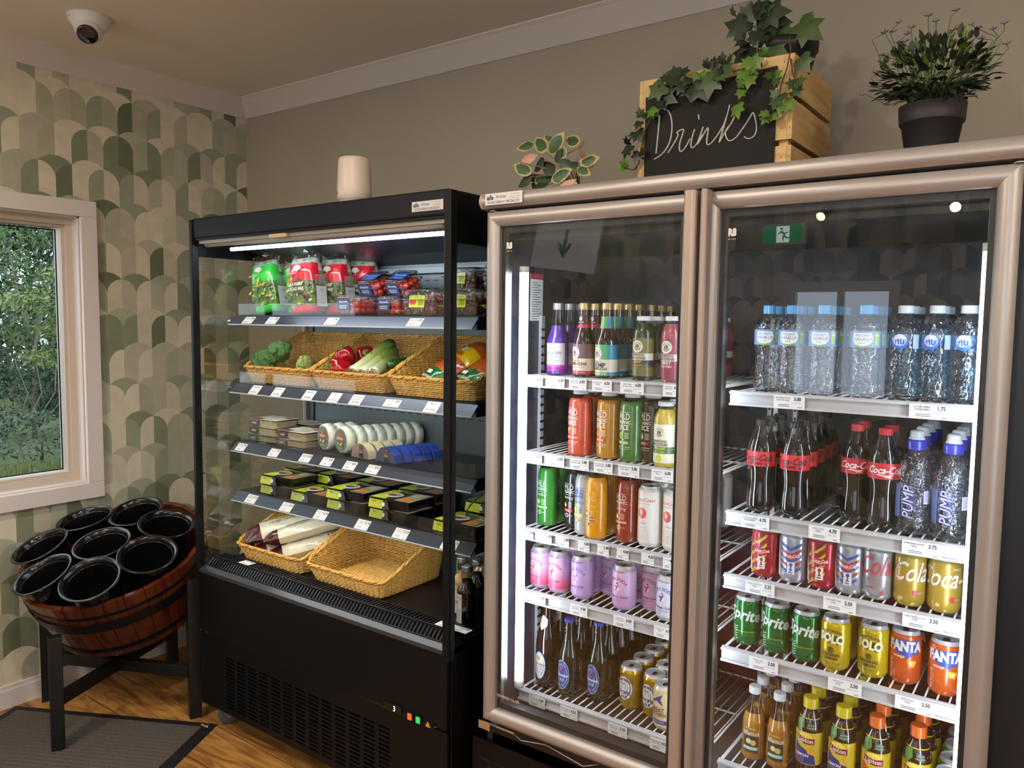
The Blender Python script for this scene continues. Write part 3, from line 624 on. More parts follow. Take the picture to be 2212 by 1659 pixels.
def band(s, r, z0, z1, col, a0=-180, a1=180, e=.0003, n=40):
    """printed band round a vessel of radius r"""
    rr = (lambda z: r(z)+e) if callable(r) else (lambda z: r+e); k = 3 if callable(r) else 1
    s.lathe([(rr(z0+(z1-z0)*i/k), z0+(z1-z0)*i/k) for i in range(k+1)], n, s.c(col), cap=False, a0=math.radians(a0-90), a1=math.radians(a1-90)); return s
def prof(pr):
    def R(z):
        for (r0, z0), (r1, z1) in zip(pr, pr[1:]):
            if z0 <= z <= z1: return r0+(r1-r0)*(z-z0)/max(1e-9, z1-z0)
        return pr[-1][0]
    return R
def smooth(pr, k=2):
    for _ in range(k):
        q = [pr[0]]
        for a, b in zip(pr, pr[1:]): q += [(a[0]*.75+b[0]*.25, a[1]*.75+b[1]*.25), (a[0]*.25+b[0]*.75, a[1]*.25+b[1]*.75)]
        pr = q+[pr[-1]]
    return pr
def juice(name, col, **k): return mat(name, col, .25, coat=.6, var=.05, vscale=25, **k)
SHELL = glass('bottle_glass', (.97, .98, .975), 1.5, 1.6)
WATER = glass('water_bottle_plastic', (.93, .965, .985), 1.5, 3.0, .03, bump=.7, bscale=60)
def vessel(name, cat, pr, fill, liquid, cap, label=None, shell=None, ribs=0, capz=None, extra=None):
    """lathe body: liquid colour up to the fill line, clear glass above; cap=(radius, z0, z1, material)"""
    t = thing(name, name.replace('_', ' '), cat); sm = smooth(pr, 2)
    mats = [liquid, shell or SHELL]
    mm = M().lathe(sm, 28, mf=lambda j: 0 if sm[j+1][1] <= fill else 1)
    obj('body', mm, mats, t)
    if cap:
        r, z0, z1, cm = cap; m = M()
        if ribs:
            rings = []
            for z in (z0, z1-.002, z1): rings.append([((r*(1 if z < z1 else .93)-(.0006 if i % 2 else 0))*math.cos(2*PI*i/ribs), (r*(1 if z < z1 else .93)-(.0006 if i % 2 else 0))*math.sin(2*PI*i/ribs), z) for i in range(ribs)])
            m.loft(rings, sm=False)
        else: m.lathe([(r*.98, z0), (r*1.03, z0+.001), (r, z0+.0025), (r, z1-.003), (r*.95, z1-.0006), (r*.8, z1), (0, z1)], 24, cap=False)
        obj('cap', m, cm, t)
    if label is not None: obj('label', label, label.mats, t)
    if extra: extra(t)
    return t
def can(name, h, r, body, label=None, lidm=None):
    t = thing(name, name.replace('_', ' '), 'can')
    obj('body', M().lathe([(r*.78, 0), (r*.82, .0015), (r*.90, .005), (r, .013), (r, h-.017), (r*.98, h-.013), (r*.90, h-.0085)], 32, cap=False), body, t)
    l = obj('lid', M().lathe([(r*.90, h-.0085), (r*.83, h-.004), (r*.815, h-.002), (r*.83, h-.0006), (r*.815, h), (r*.79, h-.0006), (r*.77, h-.0045), (r*.70, h-.0038), (0, h-.0038)], 28, cap=False), lidm or mat('can_lid_aluminium', '#c6c8ca', .3, metal=.35), t)
    T = Matrix.Translation((0, -.004, h-.0034)); obj('pull_tab', M().prism(rrect(.012, .022, .0055), .0009, T=T), CHROME, l)
    if label is not None: obj('label', label, label.mats, t)
    return t
def at(u, v, y): return px(u, v, 'y', y)
YF0 = -.545
def column(kind, u, v, z, n, desc, where, y=YF0, pitch=.07, rz=0, cat=None, group=None):
    k = KINDS[kind]; p = at(u, v, y)
    for i in range(n):
        yy = y+pitch*i
        if yy > -.135: break
        lab = desc+((', frontmost, ' if i == 0 else ', %s in line, ' % ORD[i]) if n > 1 else ', ')+where
        k.place((p.x, yy, z), rz+random.Random(int(u*7+i)).uniform(-.06, .06), lab, group)
KINDS = {}
def K(name, t): KINDS[name] = Kind(t)
GOLD = mat('gold_cap', '#c9b27c', .3, metal=.7); SILV = mat('silver_cap', '#c8c8ce', .3, metal=.7); WHITEC = mat('white_cap', '#dfe3e2', .4)
# ---- top left shelf
kp = [(.022, 0), (.030, .002), (.031, .006), (.031, .096), (.0295, .106), (.021, .128), (.0165, .150), (.0148, .175), (.0148, .19)]
R = prof(smooth(kp, 2))
def collagen():
    l = Pr(); band(l, .031, .030, .092, '#d9d4dc', -75, 75); band(l, .031, .017, .030, '#b0189a', -75, 75); band(l, .031, .006, .017, '#5c1c86', -75, 75)
    p = cyl(.031, 0); l.t('nutri note', .0085, p, '#3a3244', 0, .080, sx=.9); l.t('COLLAGEN', .0115, p, '#2c2838', .0, .064, sx=.95); l.t('BEAUTY WATER', .005, p, '#3a3244', 0, .055); l.t('TRIPLE COLLAGEN', .005, p, '#3a3244', 0, .042)
    l.t('GRAPE HONEY + VANILLA', .0045, p, '#f0d8f4', 0, .026); l.t('deeply hydrate and nourish', .0042, p, '#f0d8f4', 0, .015); l.t('330ml', .004, p, '#e8d0f0', .018, .009)
    return vessel('collagen_drink_bottle', 'bottle', kp, .146, juice('purple_drink', '#4a2a86'), (.0152, .187, .206, SILV), l)
K('collagen', collagen())
def emblem(l, p, x, y, r, ink, disc):
    l.o(p, x, y, r, r, disc)
    l.t('HAPPY HIPPIE', r*.42, p, ink, x, y+r*.62, arc=r*.72, sx=.8)
    for i, dx in enumerate((-.3, -.1, .1, .3)): l.g(p, [(x+r*dx-r*.07, y-r*.05), (x+r*dx+r*.07, y-r*.05), (x+r*dx+r*.07, y+r*(.28+.1*(i in (1, 2)))), (x+r*dx-r*.07, y+r*(.28+.1*(i in (1, 2))))], ink)
    l.o(p, x, y-r*.15, r*.3, r*.22, ink); l.o(p, x, y-r*.15, r*.12, r*.09, disc)
    pts = [(x+r*.62*math.cos(a), y-r*.12+r*.5*math.sin(a)) for a in [PI*1.02+PI*.96*i/8 for i in range(9)]]+[(x+r*.5*math.cos(a), y-r*.12+r*.38*math.sin(a)) for a in [PI*1.98-PI*.96*i/8 for i in range(9)]]
    for i in range(8): l.g(p, [pts[i], pts[i+1], pts[16-i], pts[17-i]], ink)
def kombucha(hemp):
    l = Pr(); p = cyl(.031, 0, -100)
    if hemp:
        for i, c in enumerate(('#c8b030', '#b9b83c', '#7fae54', '#4aa07a', '#2f86a0', '#2f6fa8')): band(l, .031, .052, .092, c, -120+i*40, -80+i*40, n=8); band(l, .031, .008, .018, c, -120+i*40, -80+i*40, n=8); band(l, R, .136, .168, c, -120+i*40, -80+i*40, n=8)
        band(l, .031, .018, .052, '#ded6c4'); l.t('Organic', .010, p, '#b0402c', -.008, .047, shear=.3); l.t('HEMP', .017, p, '#26262e', -.002, .036, bold=.03); l.t('KOMBUCHA', .0095, p, '#26262e', -.002, .026, bold=.02); l.t('TROPICAL SUNRISE', .006, p, '#f2ecd8', -.004, .013)
        emblem(l, p, -.008, .068, .017, '#3a3a34', '#e6dfce')
    else:
        band(l, .031, .052, .092, '#6b4a58'); band(l, .031, .018, .052, '#ded2bc'); band(l, .031, .008, .018, '#a3203e'); band(l, R, .146, .172, '#33181c'); band(l, R, .136, .146, '#c42a4a')
        l.t('Organic', .010, p, '#b0203c', -.006, .047, shear=.3); l.t('KOMBUCHA', .0115, p, '#26262e', -.002, .037, bold=.03); l.t('LIVE & NATURALLY CULTURED', .0035, p, '#3a3a3e', 0, .028); l.t('RASPBERRY FUSION', .006, p, '#f2e0dc', -.002, .013); emblem(l, p, -.008, .068, .017, '#3a3a34', '#e6dfce')
        q = cyl(R, 0, -100); l.t('new life', .006, q, '#e8e0d8', 0, .152, shear=.2); l.o(q, 0, .162, .0045, .006, '#d8ccc0')
    return vessel('kombucha_bottle', 'bottle', kp, .150, mat('amber_glass', '#2a1a12', .12, coat=1, var=.3, vscale=20), (.0152, .187, .206, GOLD), l, shell=mat('amber_glass_top', '#3a261a', .1, coat=1))
K('raspberry', kombucha(False)); K('hemp', kombucha(True))
sp_ = [(.026, 0), (.030, .003), (.030, .118), (.028, .132), (.019, .150), (.0175, .156), (.0175, .166)]
def smoothie(nm, body, bandc, lab, ink2, sub, cap=True):
    l = Pr(); p = cyl(.030, 0, -98); band(l, .030, .072, .112, lab); band(l, .030, .054, .072, '#d6cdb8'); band(l, .030, .036, .054, bandc); band(l, .030, .012, .036, lab)
    l.t('SUPERFOOD', .0085, p, '#2a2a2c', 0, .0675, bold=.03, sx=.9); l.t('SMOOTHIE', .0095, p, '#2a2a2c', 0, .059, bold=.03); l.t(sub[0], .010, p, ink2, 0, .049, bold=.03); l.t(sub[1], .008, p, ink2, 0, .040, bold=.02)
    emblem(l, p, 0, .090, .0165, '#3a3a34', '#e0dac8'); l.o(p, .0, .024, .009, .009, ink2) if cap else None
    return vessel(nm, 'bottle', sp_, .150, body, (.0205, .158, .170, WHITEC), l)
K('greensmoothie', smoothie('smoothie_bottle', juice('dark_green_smoothie', '#2f3a24'), '#22302e', '#6e6a34', '#b9952e', ('HEMP', 'CANNABINOID'), False))
K('pinksmoothie', smoothie('smoothie_bottle', juice('pink_smoothie', '#9a4a50'), '#8a2f44', '#8e3348', '#e8d8d0', ('BERRY', 'PROTEIN'), False))
K('vegan', smoothie('smoothie_bottle', juice('yellow_smoothie', '#b7a03a'), '#46643a', '#ddd9bd', '#b8d040', ('VEGAN', 'PROTEIN')))
# ---- wild juices
jp = [(.028, 0), (.033, .003), (.034, .008), (.034, .145), (.031, .158), (.0215, .167), (.0195, .170), (.0195, .178)]
def wild(nm, col, flav, fc, fruit, ink='#efe9df', fruit2=None):
    l = Pr(); p = cyl(.034, 0, -105); q = p; x = -.001
    l.p(p, x-.021, x+.017, .1325, .1335, ink); l.t('WILD', .023, p, ink, x-.002, .121, bold=.01, sx=.72); l.t('ORGANIC', .0125, p, ink, x-.002, .106, bold=.02, sx=.78); l.t('JUICE', .019, p, ink, x-.002, .092, bold=.02, sx=.78)
    l.o(p, x-.010, .070, .0095, .0095, fruit); l.o(p, x-.007, .068, .0055, .006, fruit2 or '#e8dcae')
    for i in range(5): l.p(p, x+.004, x+.016, .077-i*.0035, .0782-i*.0035, ink)
    l.p(p, x-.020, x+.015, .047, .056, fc); l.t(flav, .0075, p, '#f4e8e0', x-.002, .0515, bold=.02, sx=.8)
    l.t("nature's finest", .007, p, ink, x, .040, shear=.4); l.p(p, x-.021, x+.017, .0335, .0342, ink)
    return vessel('juice_bottle', 'bottle', jp, .162, juice(nm, col), (.0215, .172, .186, WHITEC), l)
K('guava', wild('guava_juice', '#c04c2e', 'APPLE & GUAVA', '#c2283c', '#d9c05a', fruit2='#d8404a')); K('orangej', wild('orange_juice', '#b07a1c', 'ORANGE', '#b03a24', '#c4642a', fruit2='#d88a3a')); K('greenj', wild('green_juice', '#46702a', 'LEAN GREEN', '#7a9a1e', '#8eb02a', fruit2='#6a8a22')); K('applej', wild('apple_juice', '#3a2c16', 'APPLE', '#a8223c', '#c8d08a', fruit2='#e8e4cc'))
# ---- sparkling
sk = [(.024, 0), (.029, .003), (.0305, .008), (.0305, .146), (.027, .164), (.0165, .182), (.0132, .188), (.0132, .200)]
def spark(nm, col, flav, fc, fruit, ink='#e6ece0', fill=.172):
    l = Pr(); p = cyl(.0305, 0, -104); x = 0
    l.p(p, x-.018, x+.018, .1335, .1345, ink); l.t('WILD', .020, p, ink, x, .123, bold=.01, sx=.78); l.t('ORGANIC', .0125, p, ink, x, .110, bold=.02, sx=.75); l.p(p, x-.018, x+.018, .1015, .1022, ink)
    l.t('Sparkling', .0125, p, ink, x, .094, shear=.35, sx=.8); l.o(p, x-.009, .072, .008, .008, fruit); l.o(p, x-.008, .071, .0045, .0048, '#e9e0a0')
    for i in range(5): l.p(p, x+.004, x+.015, .079-i*.0036, .0802-i*.0036, ink)
    l.p(p, x-.018, x+.017, .052, .061, fc); l.t(flav, .0065, p, '#f4f0e0', x, .0565, bold=.02, sx=.85); l.o(p, x-.002, .042, .0065, .0065, ink); l.o(p, x-.002, .042, .005, .005, fc)
    l.p(p, x-.018, x-.009, .0415, .0425, ink); l.p(p, x+.005, x+.018, .0415, .0425, ink)
    return vessel('sparkling_drink_bottle', 'bottle', sk, fill, juice(nm, col), (.0142, .190, .207, GOLD), l)
K('lime', spark('green_soda', '#2c7a26', 'SUPERGREEN LIME', '#5aa02c', '#8ab83a')); K('cola', spark('cola_soda', '#15120f', 'COLA', '#b02430', '#8a3a22')); K('lemonade', spark('clear_lemonade', '#a3a8a4', 'LEMONADE', '#d0bc20', '#e0cc30', ink='#3a56a8')); K('passion', spark('passionfruit_soda', '#d08c08', 'PASSIONFRUIT', '#6a1c24', '#7a3a28', ink='#dcbc60')); K('blood', spark('blood_orange_soda', '#8a3018', 'BLOOD ORANGE', '#c44a24', '#c8602a', ink='#e0c8b0'))
def coco():
    r = .033; l = Pr(); p = cyl(r, 0, -102); band(l, r, .013, .148, '#dedbd3'); band(l, r, .013, .148, '#e3b98a', -62, -40, e=.0005, n=6)
    l.t('CocoCoast', .0135, p, '#b8283a', 0, .128, shear=.35); l.t('COCONUT WATER', .004, p, '#6a5a50', 0, .118); l.o(p, -.003, .092, .013, .015, '#c0506a'); l.o(p, -.006, .095, .006, .008, '#d8b060'); l.o(p, -.014, .093, .004, .010, '#d8702c')
    l.t('WITH', .003, p, '#6a5a50', 0, .072); l.t('Lychee', .007, p, '#b8283a', 0, .066, shear=.3)
    for i in range(6): l.t('natural coconut water with pulp'[:22+i], .0032, p, '#7a6a60', 0, .054-i*.006)
    return can('coconut_water_can', .164, r, mat('white_can', '#d8d6d0', .3, metal=.2), l)
K('coco', coco())
# ---- super soda
def soda(c1, c2, ink, nm, fruit, leaf):
    r = .033; l = Pr(); p = cyl(r, 0, -100); n = 18
    A = [int(c1[i:i+2], 16) for i in (1, 3, 5)]; B = [int(c2[i:i+2], 16) for i in (1, 3, 5)]
    for i in range(n): band(l, r, .013+.094*i/n, .013+.094*(i+1)/n, '#%02x%02x%02x' % tuple(int(a+(b-a)*min(1, max(0, (i-1)/9))) for a, b in zip(B, A)))
    l.t('PROBIOTIC SODA', .0048, p, '#3a3a50', 0, .106, bold=.03); l.t('SUPA SODA', .0125, p, ink, 0, .086, arc=.030, bold=.02, sx=1.0)
    for i in range(7): a = 2*PI*i/7; l.o(p, -.002+.006*math.cos(a), .062+.007*math.sin(a), .0034, .0034, fruit if i % 2 else '#e0d0e0')
    l.o(p, -.002, .062, .004, .005, fruit); l.o(p, .0, .074, .004, .0018, leaf)
    l.t(nm, .0085, p, '#34344c', 0, .037, shear=.2, bold=.01); l.t('A NEW ERA SODA', .0042, p, ink, 0, .028); l.t('330ml', .0035, p, '#6a6070', -.01, .020)
    return can('soda_can', .121, r, mat('soda_can_'+ink.strip('#'), c1, .3, metal=.25, coat=.3), l)
K('peach', soda('#cdaccf', '#c8506e', '#c8486a', 'Peach Dream', '#c04868', '#3a6a9a')); K('creamy', soda('#b79fd2', '#b08ac0', '#7a68b0', 'Creamy Soda', '#b84a78', '#b8b060')); K('straw', soda('#c9a9cc', '#b98cb8', '#b0385c', 'Strawberry Creme', '#b83a4c', '#2f3a44')); K('vintage', soda('#c9ccd8', '#c4c6d4', '#34489a', 'Vintage Cola', '#3a4a8a', '#b0384a'))
# ---- beers
wp_ = [(.029, 0), (.0335, .004), (.0335, .125), (.031, .150), (.0205, .185), (.0150, .215), (.0135, .248), (.0135, .252)]
def weiss():
    l = Pr(); p = cyl(.0335, 0, -100); l.o(p, 0, .068, .0215, .043, '#3f62a0'); l.o(p, 0, .068, .0195, .040, '#d9d6c4'); l.o(p, -.002, .090, .006, .008, '#b08a3a'); l.t('Weihenstephaner', .0078, p, '#20242c', 0, .072, bold=.02, sx=.82); l.p(p, -.018, .018, .064, .0648, '#3f62a0'); l.t('HEFEWEISSBIER', .0042, p, '#3f62a0', 0, .056); l.t('ALKOHOLFREI', .0048, p, '#8a3038', 0, .048)
    Rw = prof(smooth(wp_, 2)); q = cyl(Rw, 0, -100); l.g(q, [(-.014, .205), (0, .216), (.014, .205), (.015, .186), (0, .172), (-.015, .186)], '#cfcfb4'); l.t('21', .006, q, '#7a6a3a', 0, .205); l.t('Weihenstephan', .004, q, '#33384a', 0, .195, sx=.8)
    return vessel('wheat_beer_bottle', 'bottle', wp_, .30, mat('dark_brown_glass', '#0e0907', .1, coat=.6), (.0148, .247, .257, WHITEC), l, ribs=24)
K('weiss', weiss())
hp = [(.026, 0), (.0295, .003), (.0302, .008), (.0302, .110), (.029, .122), (.0205, .150), (.0150, .172), (.0135, .215), (.0135, .222)]
def hein():
    l = Pr(); p = cyl(.0302, 0, -98); l.o(p, 0, .066, .0235, .043, '#aab4cc'); l.o(p, 0, .066, .0222, .041, '#27407e'); l.p(p, -.0215, .0215, .058, .0695, '#1d2f5e'); l.t('Heineken', .0125, p, '#e4e6ea', 0, .064, bold=.02, sx=.86)
    st = [(0+.0075*(1 if i % 2 == 0 else .42)*math.sin(PI*i/5), .086+.0075*(1 if i % 2 == 0 else .42)*math.cos(PI*i/5)) for i in range(10)]; l.g(p, st, '#c42c34'); l.t('0.0', .0125, p, '#e4e6ea', 0, .050, bold=.01); l.t('HEINEKEN 0.0', .004, p, '#c8d0e0', 0, .094, arc=.02); l.t('MALT QUALITY', .004, p, '#c8d0e0', 0, .034)
    Rh = prof(smooth(hp, 2)); q = cyl(Rh, 0, -96); l.t('00', .006, q, '#d8dce8', 0, .200, rot=0, bold=.03); st2 = [(x*.5, (y-.086)*.5+.190) for x, y in st]; l.g(q, st2, '#c42c34'); l.t('Heineken', .0055, q, '#c8ccd8', 0, .172, rot=PI/2)
    return vessel('green_beer_bottle', 'bottle', hp, .30, mat('green_bottle_glass', '#081608', .1, coat=.6), (.0150, .216, .226, mat('blue_crown_cap', '#2a3f9a', .35)), l, ribs=21)
K('hein', hein())
def gold():
    r = .033; l = Pr(); p = cyl(r, 0, -103); l.o(p, 0, .062, .0262, .0345, '#24304a'); l.o(p, 0, .062, .0250, .0332, '#d7d3cc')
    l.t('4 PINES BEERS'[3:].replace('INES', 'INES'), .009, p, '#24304a', 0, .086, arc=.026, bold=.05, sx=.95); l.t('PACIFIC', .0125, p, '#24304a', 0, .049, bold=.05, sx=.9); l.t('ALE', .0115, p, '#24304a', 0, .037, bold=.05)
    for x in (-.006, .004): l.p(p, x, x+.0012, .060, .074, '#24304a'); [l.g(p, [(x, .074), (x+.007*math.cos(a), .074+.005*math.sin(a)), (x+.006*math.cos(a+.3), .073+.004*math.sin(a+.3))], '#24304a') for a in (0, .8, 1.6, 2.4, 3.1)]
    l.t('375mL', .004, p, '#5a4a10', .014, .018)
    return can('ale_can', .121, r, mat('gold_can', '#b8921c', .22, metal=.6, coat=.3), l)
K('gold', gold())
def great():
    r = .033; l = Pr(); p = cyl(r, 0, -110); band(l, r, .013, .105, '#c9b98c'); band(l, r, .018, .030, '#3a3f7e', e=.0005); l.t('GREAT', .017, p, '#6e2420', 0, .056, bold=.03, sx=.85); l.t('NORTHERN', .013, p, '#6e2420', 0, .044, bold=.03, sx=.8); l.t('BREWING Co', .005, p, '#3a3f7e', 0, .035); l.t('ZERO FULL TASTE', .0055, p, '#e0dcc8', 0, .024)
    l.g(p, [(-.022, .075), (.0, .090), (.018, .101), (.012, .086), (.020, .070), (.0, .080)], '#3b4078'); l.g(p, [(-.022, .075), (-.006, .080), (-.004, .076)], '#23264a'); return can('lager_can', .121, r, mat('pale_gold_can', '#c2b27e', .3, metal=.3), l)
K('great', great())
# ---- water and cola bottles
mp_ = [(.024, 0), (.030, .004), (.0325, .012), (.0305, .035), (.0285, .060), (.031, .090), (.0325, .112), (.0325, .150), (.029, .166), (.018, .182), (.0130, .187), (.0130, .196)]
BLUEC = mat('sky_blue_cap', '#3f8fc4', .35, coat=.3)
def franklin():
    l = Pr(); r = .0327; band(l, r, .112, .148, '#5d86b8', e=.0004); p = cyl(r, 0, -92, .0008); l.g(p, [(-.022, .130), (-.018, .144), (.018, .144), (.023, .130), (.012, .114), (-.012, .114)], '#dcdfe0')
    l.t('MOUNT', .0085, p, '#2b3560', 0, .138, sx=1.0); l.t('FRANKLIN', .0105, p, '#2b3560', 0, .1295, sx=.95); l.g(p, [(-.018, .1185), (0, .1145), (.018, .1185), (.018, .1145), (0, .1105), (-.018, .1145)], '#6c9434'); [l.g(p, [(x, .1235), (x+.002, .1195), (x+.004, .1235), (x+.002, .1215)], '#3f6a8a') for x in (-.008, -.003, .002)]
    l.p(p, .026, .036, .117, .145, '#93b83e'); l.t('100%', .005, p, '#f0f4e0', .031, .138)
    return vessel('spring_water_bottle', 'bottle', mp_, -1, WATER, (.0145, .186, .206, BLUEC), l, shell=WATER, ribs=36)
K('franklin', franklin())
nup = [(.026, 0), (.033, .004), (.0345, .012)]
for i in range(5): nup += [(.0315, .022+i*.018), (.0345, .031+i*.018)]
nup += [(.0335, .112), (.0335, .142), (.0345, .148), (.0335, .154), (.026, .172), (.0165, .186), (.0145, .189), (.0145, .196)]
WATER2 = glass('blue_water_bottle_plastic', (.80, .92, .985), 1.5, 3.2, .03, bump=.6, bscale=50)
def nu():
    l = Pr(); p = cyl(.034, 0, -97, .001); l.o(p, 0, .127, .0165, .0165, '#1f5fc4'); l.o(p, 0, .130, .0135, .0130, '#d8e4f0'); l.t('nu', .020, p, '#1c4da8', 0, .1275, bold=.03); l.p(p, .026, .040, .112, .142, '#8fa8cc'); l.p(p, -.040, -.028, .112, .142, '#6d94cc')
    return vessel('spring_water_bottle', 'bottle', nup, -1, WATER2, (.0160, .188, .205, mat('frost_white_cap', '#c9d4dc', .35)), l, shell=WATER2)
K('nu', nu())
ckp = [(.026, 0), (.031, .006), (.0325, .016), (.0315, .040), (.0275, .072), (.030, .095), (.0335, .112), (.0335, .148), (.030, .166), (.020, .190), (.0145, .208), (.0130, .213), (.0130, .221)]
def script(l, p, col, x, y, sc, word='Coca-Cola'):
    l.t(word, .0205*sc, p, col, x, y, shear=.42, bold=.02, sx=.80)
    l.g(p, [(x-.020*sc, y-.009*sc), (x-.010*sc, y-.0078*sc), (x+.004*sc, y-.0105*sc), (x+.018*sc, y-.0082*sc), (x+.004*sc, y-.0125*sc), (x-.012*sc, y-.0100*sc)], col)
def coke(zero):
    l = Pr(); r = .0336; band(l, r, .112, .148, '#c8202c' if zero else '#b21e2c', e=.0005); p = cyl(r, 0, -98 if zero else -86, .001); ink = '#141012' if zero else '#ece4e2'
    script(l, p, ink, .001 if zero else .006, .132, 1.12)
    l.t('ZERO SUGAR' if zero else 'CLASSIC', .006 if zero else .0042, p, ink, -.002 if zero else .012, .117, bold=.03)
    l.o(p, .025, .118, .0028, .0028, ink) if zero else None
    cm = mat('black_ribbed_cap', '#17171a', .35) if zero else mat('red_ribbed_cap', '#c22a34', .35)
    return vessel('cola_bottle', 'bottle', ckp, .176, mat('cola', '#090504', .1, coat=.7, col2='#0f0805', vscale=20), (.0148, .209, .224, cm), l, shell=glass('cola_bottle_top', (.9, .9, .9), 1.5, 2.5), ribs=40)
K('cokezero', coke(True)); K('coke', coke(False))
pmp = [(.027, 0), (.034, .004), (.0365, .014), (.0355, .040), (.0355, .100), (.0365, .108), (.0365, .116), (.0365, .122), (.0365, .130), (.0355, .138), (.030, .158), (.020, .176), (.015, .182), (.015, .188)]
def pump():
    l = Pr(); p = cyl(.0357, 0, -96, .001); l.p(p, -.040, -.020, .035, .108, '#54659c'); l.t('PUMP', .030, p, '#3a3f94', -.002, .070, rot=PI/2, shear=.2, bold=.05, sx=.95); l.t('PUMP', .030, cyl(.0357, 0, -96, .0018), '#d3d6ea', -.0015, .070, rot=PI/2, shear=.2, bold=.0, sx=.95); l.t('PURE WATER', .006, p, '#2d3290', .014, .060, rot=PI/2)
    l.p(p, .028, .042, .070, .098, '#d4d6e2'); [l.p(p, .0295+.0016*i, .0302+.0016*i, .072, .096, '#3f46a0') for i in range(7)]
    def ex(t):
        obj('sport_collar', M().lathe([(.0185, .184), (.0195, .186), (.0195, .202), (.0175, .206), (.012, .207)], 24), mat('violet_collar', '#2f35a0', .3, coat=.4), t)
        obj('sport_cap', M().lathe([(.0165, .2065), (.0165, .209), (.0145, .2105), (.0140, .222), (.011, .226), (0, .2265)], 20, cap=False), mat('milky_cap', '#d2d8da', .35), t)
    return vessel('sports_water_bottle', 'bottle', pmp, -1, WATER, None, l, shell=WATER, extra=ex)
K('pump', pump())
# ---- coke cans etc
def fifa(l, p, x, y, ink):
    l.g(cyl(.033, 0, -92, .0008), [(x-.008, y+.011), (x+.009, y+.011), (x+.009, y+.002), (x+.007, y), (x+.009, y-.002), (x+.009, y-.018), (x-.008, y-.018), (x-.008, y-.002), (x-.006, y), (x-.008, y+.002)], '#e0dcdc')
    l.o(p, x+.0005, y+.005, .0038, .0042, ink); l.p(p, x-.0010, x+.0020, y-.006, y+.003, ink); l.p(p, x-.003, x+.004, y-.009, y-.006, ink); l.t('FIFA', .0048, p, ink, x, y-.0135, bold=.05)
def fcan(a):
    r = .033; l = Pr(); p = cyl(r, 0, -92); body = mat('red_can', '#a8202e', .3, metal=.35, coat=.3) if a else mat('silver_can', '#b4b6bc', .28, metal=.6)
    q = cyl(r, 0, -92, .0004)
    for i in range(7):
        y = .012+i*.014 if not a else .012+i*.022; c = '#c8a428' if a else ('#31509a' if i % 2 else '#8e3640')
        if a: l.g(q, [(-.028, y), (-.014, y+.012), (-.006, y+.012), (.014, y+.030), (.014, y+.022), (-.004, y+.005), (-.012, y+.005), (-.028, y-.008)], c) if y < .09 else None; l.g(q, [(-.022, y+.006), (-.010, y+.016), (.012, y+.036), (.012, y+.030), (-.008, y+.010), (-.022, y)], '#6a2a22') if y < .08 else None
        else: (l.g(q, [(-.026, y+.016), (0, y+.002), (0, y-.005), (-.026, y+.009)], c), l.g(q, [(0, y+.002), (.026, y+.016), (.026, y+.009), (0, y-.005)], c)) if .02 < y < .09 else None
    l.g(q, [(-.034, .013), (-.024, .013), (-.030, .06), (-.036, .104), (-.044, .104), (-.040, .06)], '#dcd6d6')
    l.p(cyl(r, 0, -92, .0007), -.009, .013, .056, .072, '#a3202e'); script(l, cyl(r, 0, -92, .0011), '#ece4e2', .002, .066, .50); fifa(l, cyl(r, 0, -92, .0011), .002, .040, '#a8202e' if a else '#31509a')
    l.t('CLASSIC', .005, p, '#e0d0d0', -.050, .06, rot=PI/2)
    return can('cola_can', .121, r, body, l)
K('fifa_red', fcan(True)); K('fifa_silver', fcan(False))
def dcan(nm, body, ink, word, ang, extra):
    r = .033; l = Pr(); p = cyl(r, 0, ang, .0008); l.t(word, .060, p, ink, 0, .076, shear=.42, bold=.012, sx=.68); extra(l, p); return can(nm, .121, r, body, l)
K('diet', dcan('cola_can', mat('diet_can', '#b9bbc0', .25, metal=.7), '#b03a48', 'Cola', -96, lambda l, p: (l.t('diet', .014, p, '#8a8c92', -.012, .048), l.t('NO SUGAR', .004, p, '#b03a48', -.008, .028, bold=.04), l.o(p, .020, .018, .0045, .0045, '#b03a48'))))
VAN = mat('vanilla_can', '#b09236', .28, metal=.4, coat=.3)
def vex(l, p): l.t('Vanilla', .007, p, '#e8e2d0', .022, .098); l.o(p, .014, .032, .0062, .0062, '#b4242e'); l.t('FLAVOUR', .004, p, '#e8e2d0', .026, .032); l.o(p, -.014, .018, .004, .004, '#c8b468')
K('vanilla1', dcan('cola_can', VAN, '#dfd9cc', 'Cola', -88, vex)); K('vanilla2', dcan('cola_can', VAN, '#dfd9cc', 'Coca-C', -80, vex))
def sprite():
    r = .033; l = Pr(); p = cyl(r, 0, -92, .0006); l.t('Sprite', .038, p, '#c9d2ca', 0, .078, shear=.2, bold=.03, rot=-.12, sx=.95); l.t('LEMON-LIME FLAVOUR', .0055, p, '#b8b03a', 0, .036)
    for i in range(6): l.g(p, [(-.020, .014+i*.006), (-.028, .019+i*.006), (-.020, .017+i*.006)], '#8ec49a'); l.g(p, [(-.019, .014+i*.006), (-.011, .019+i*.006), (-.019, .017+i*.006)], '#8ec49a')
    return can('lemon_lime_can', .121, r, mat('green_can', '#156a2e', .22, metal=.5, coat=.4), l)
K('sprite', sprite())
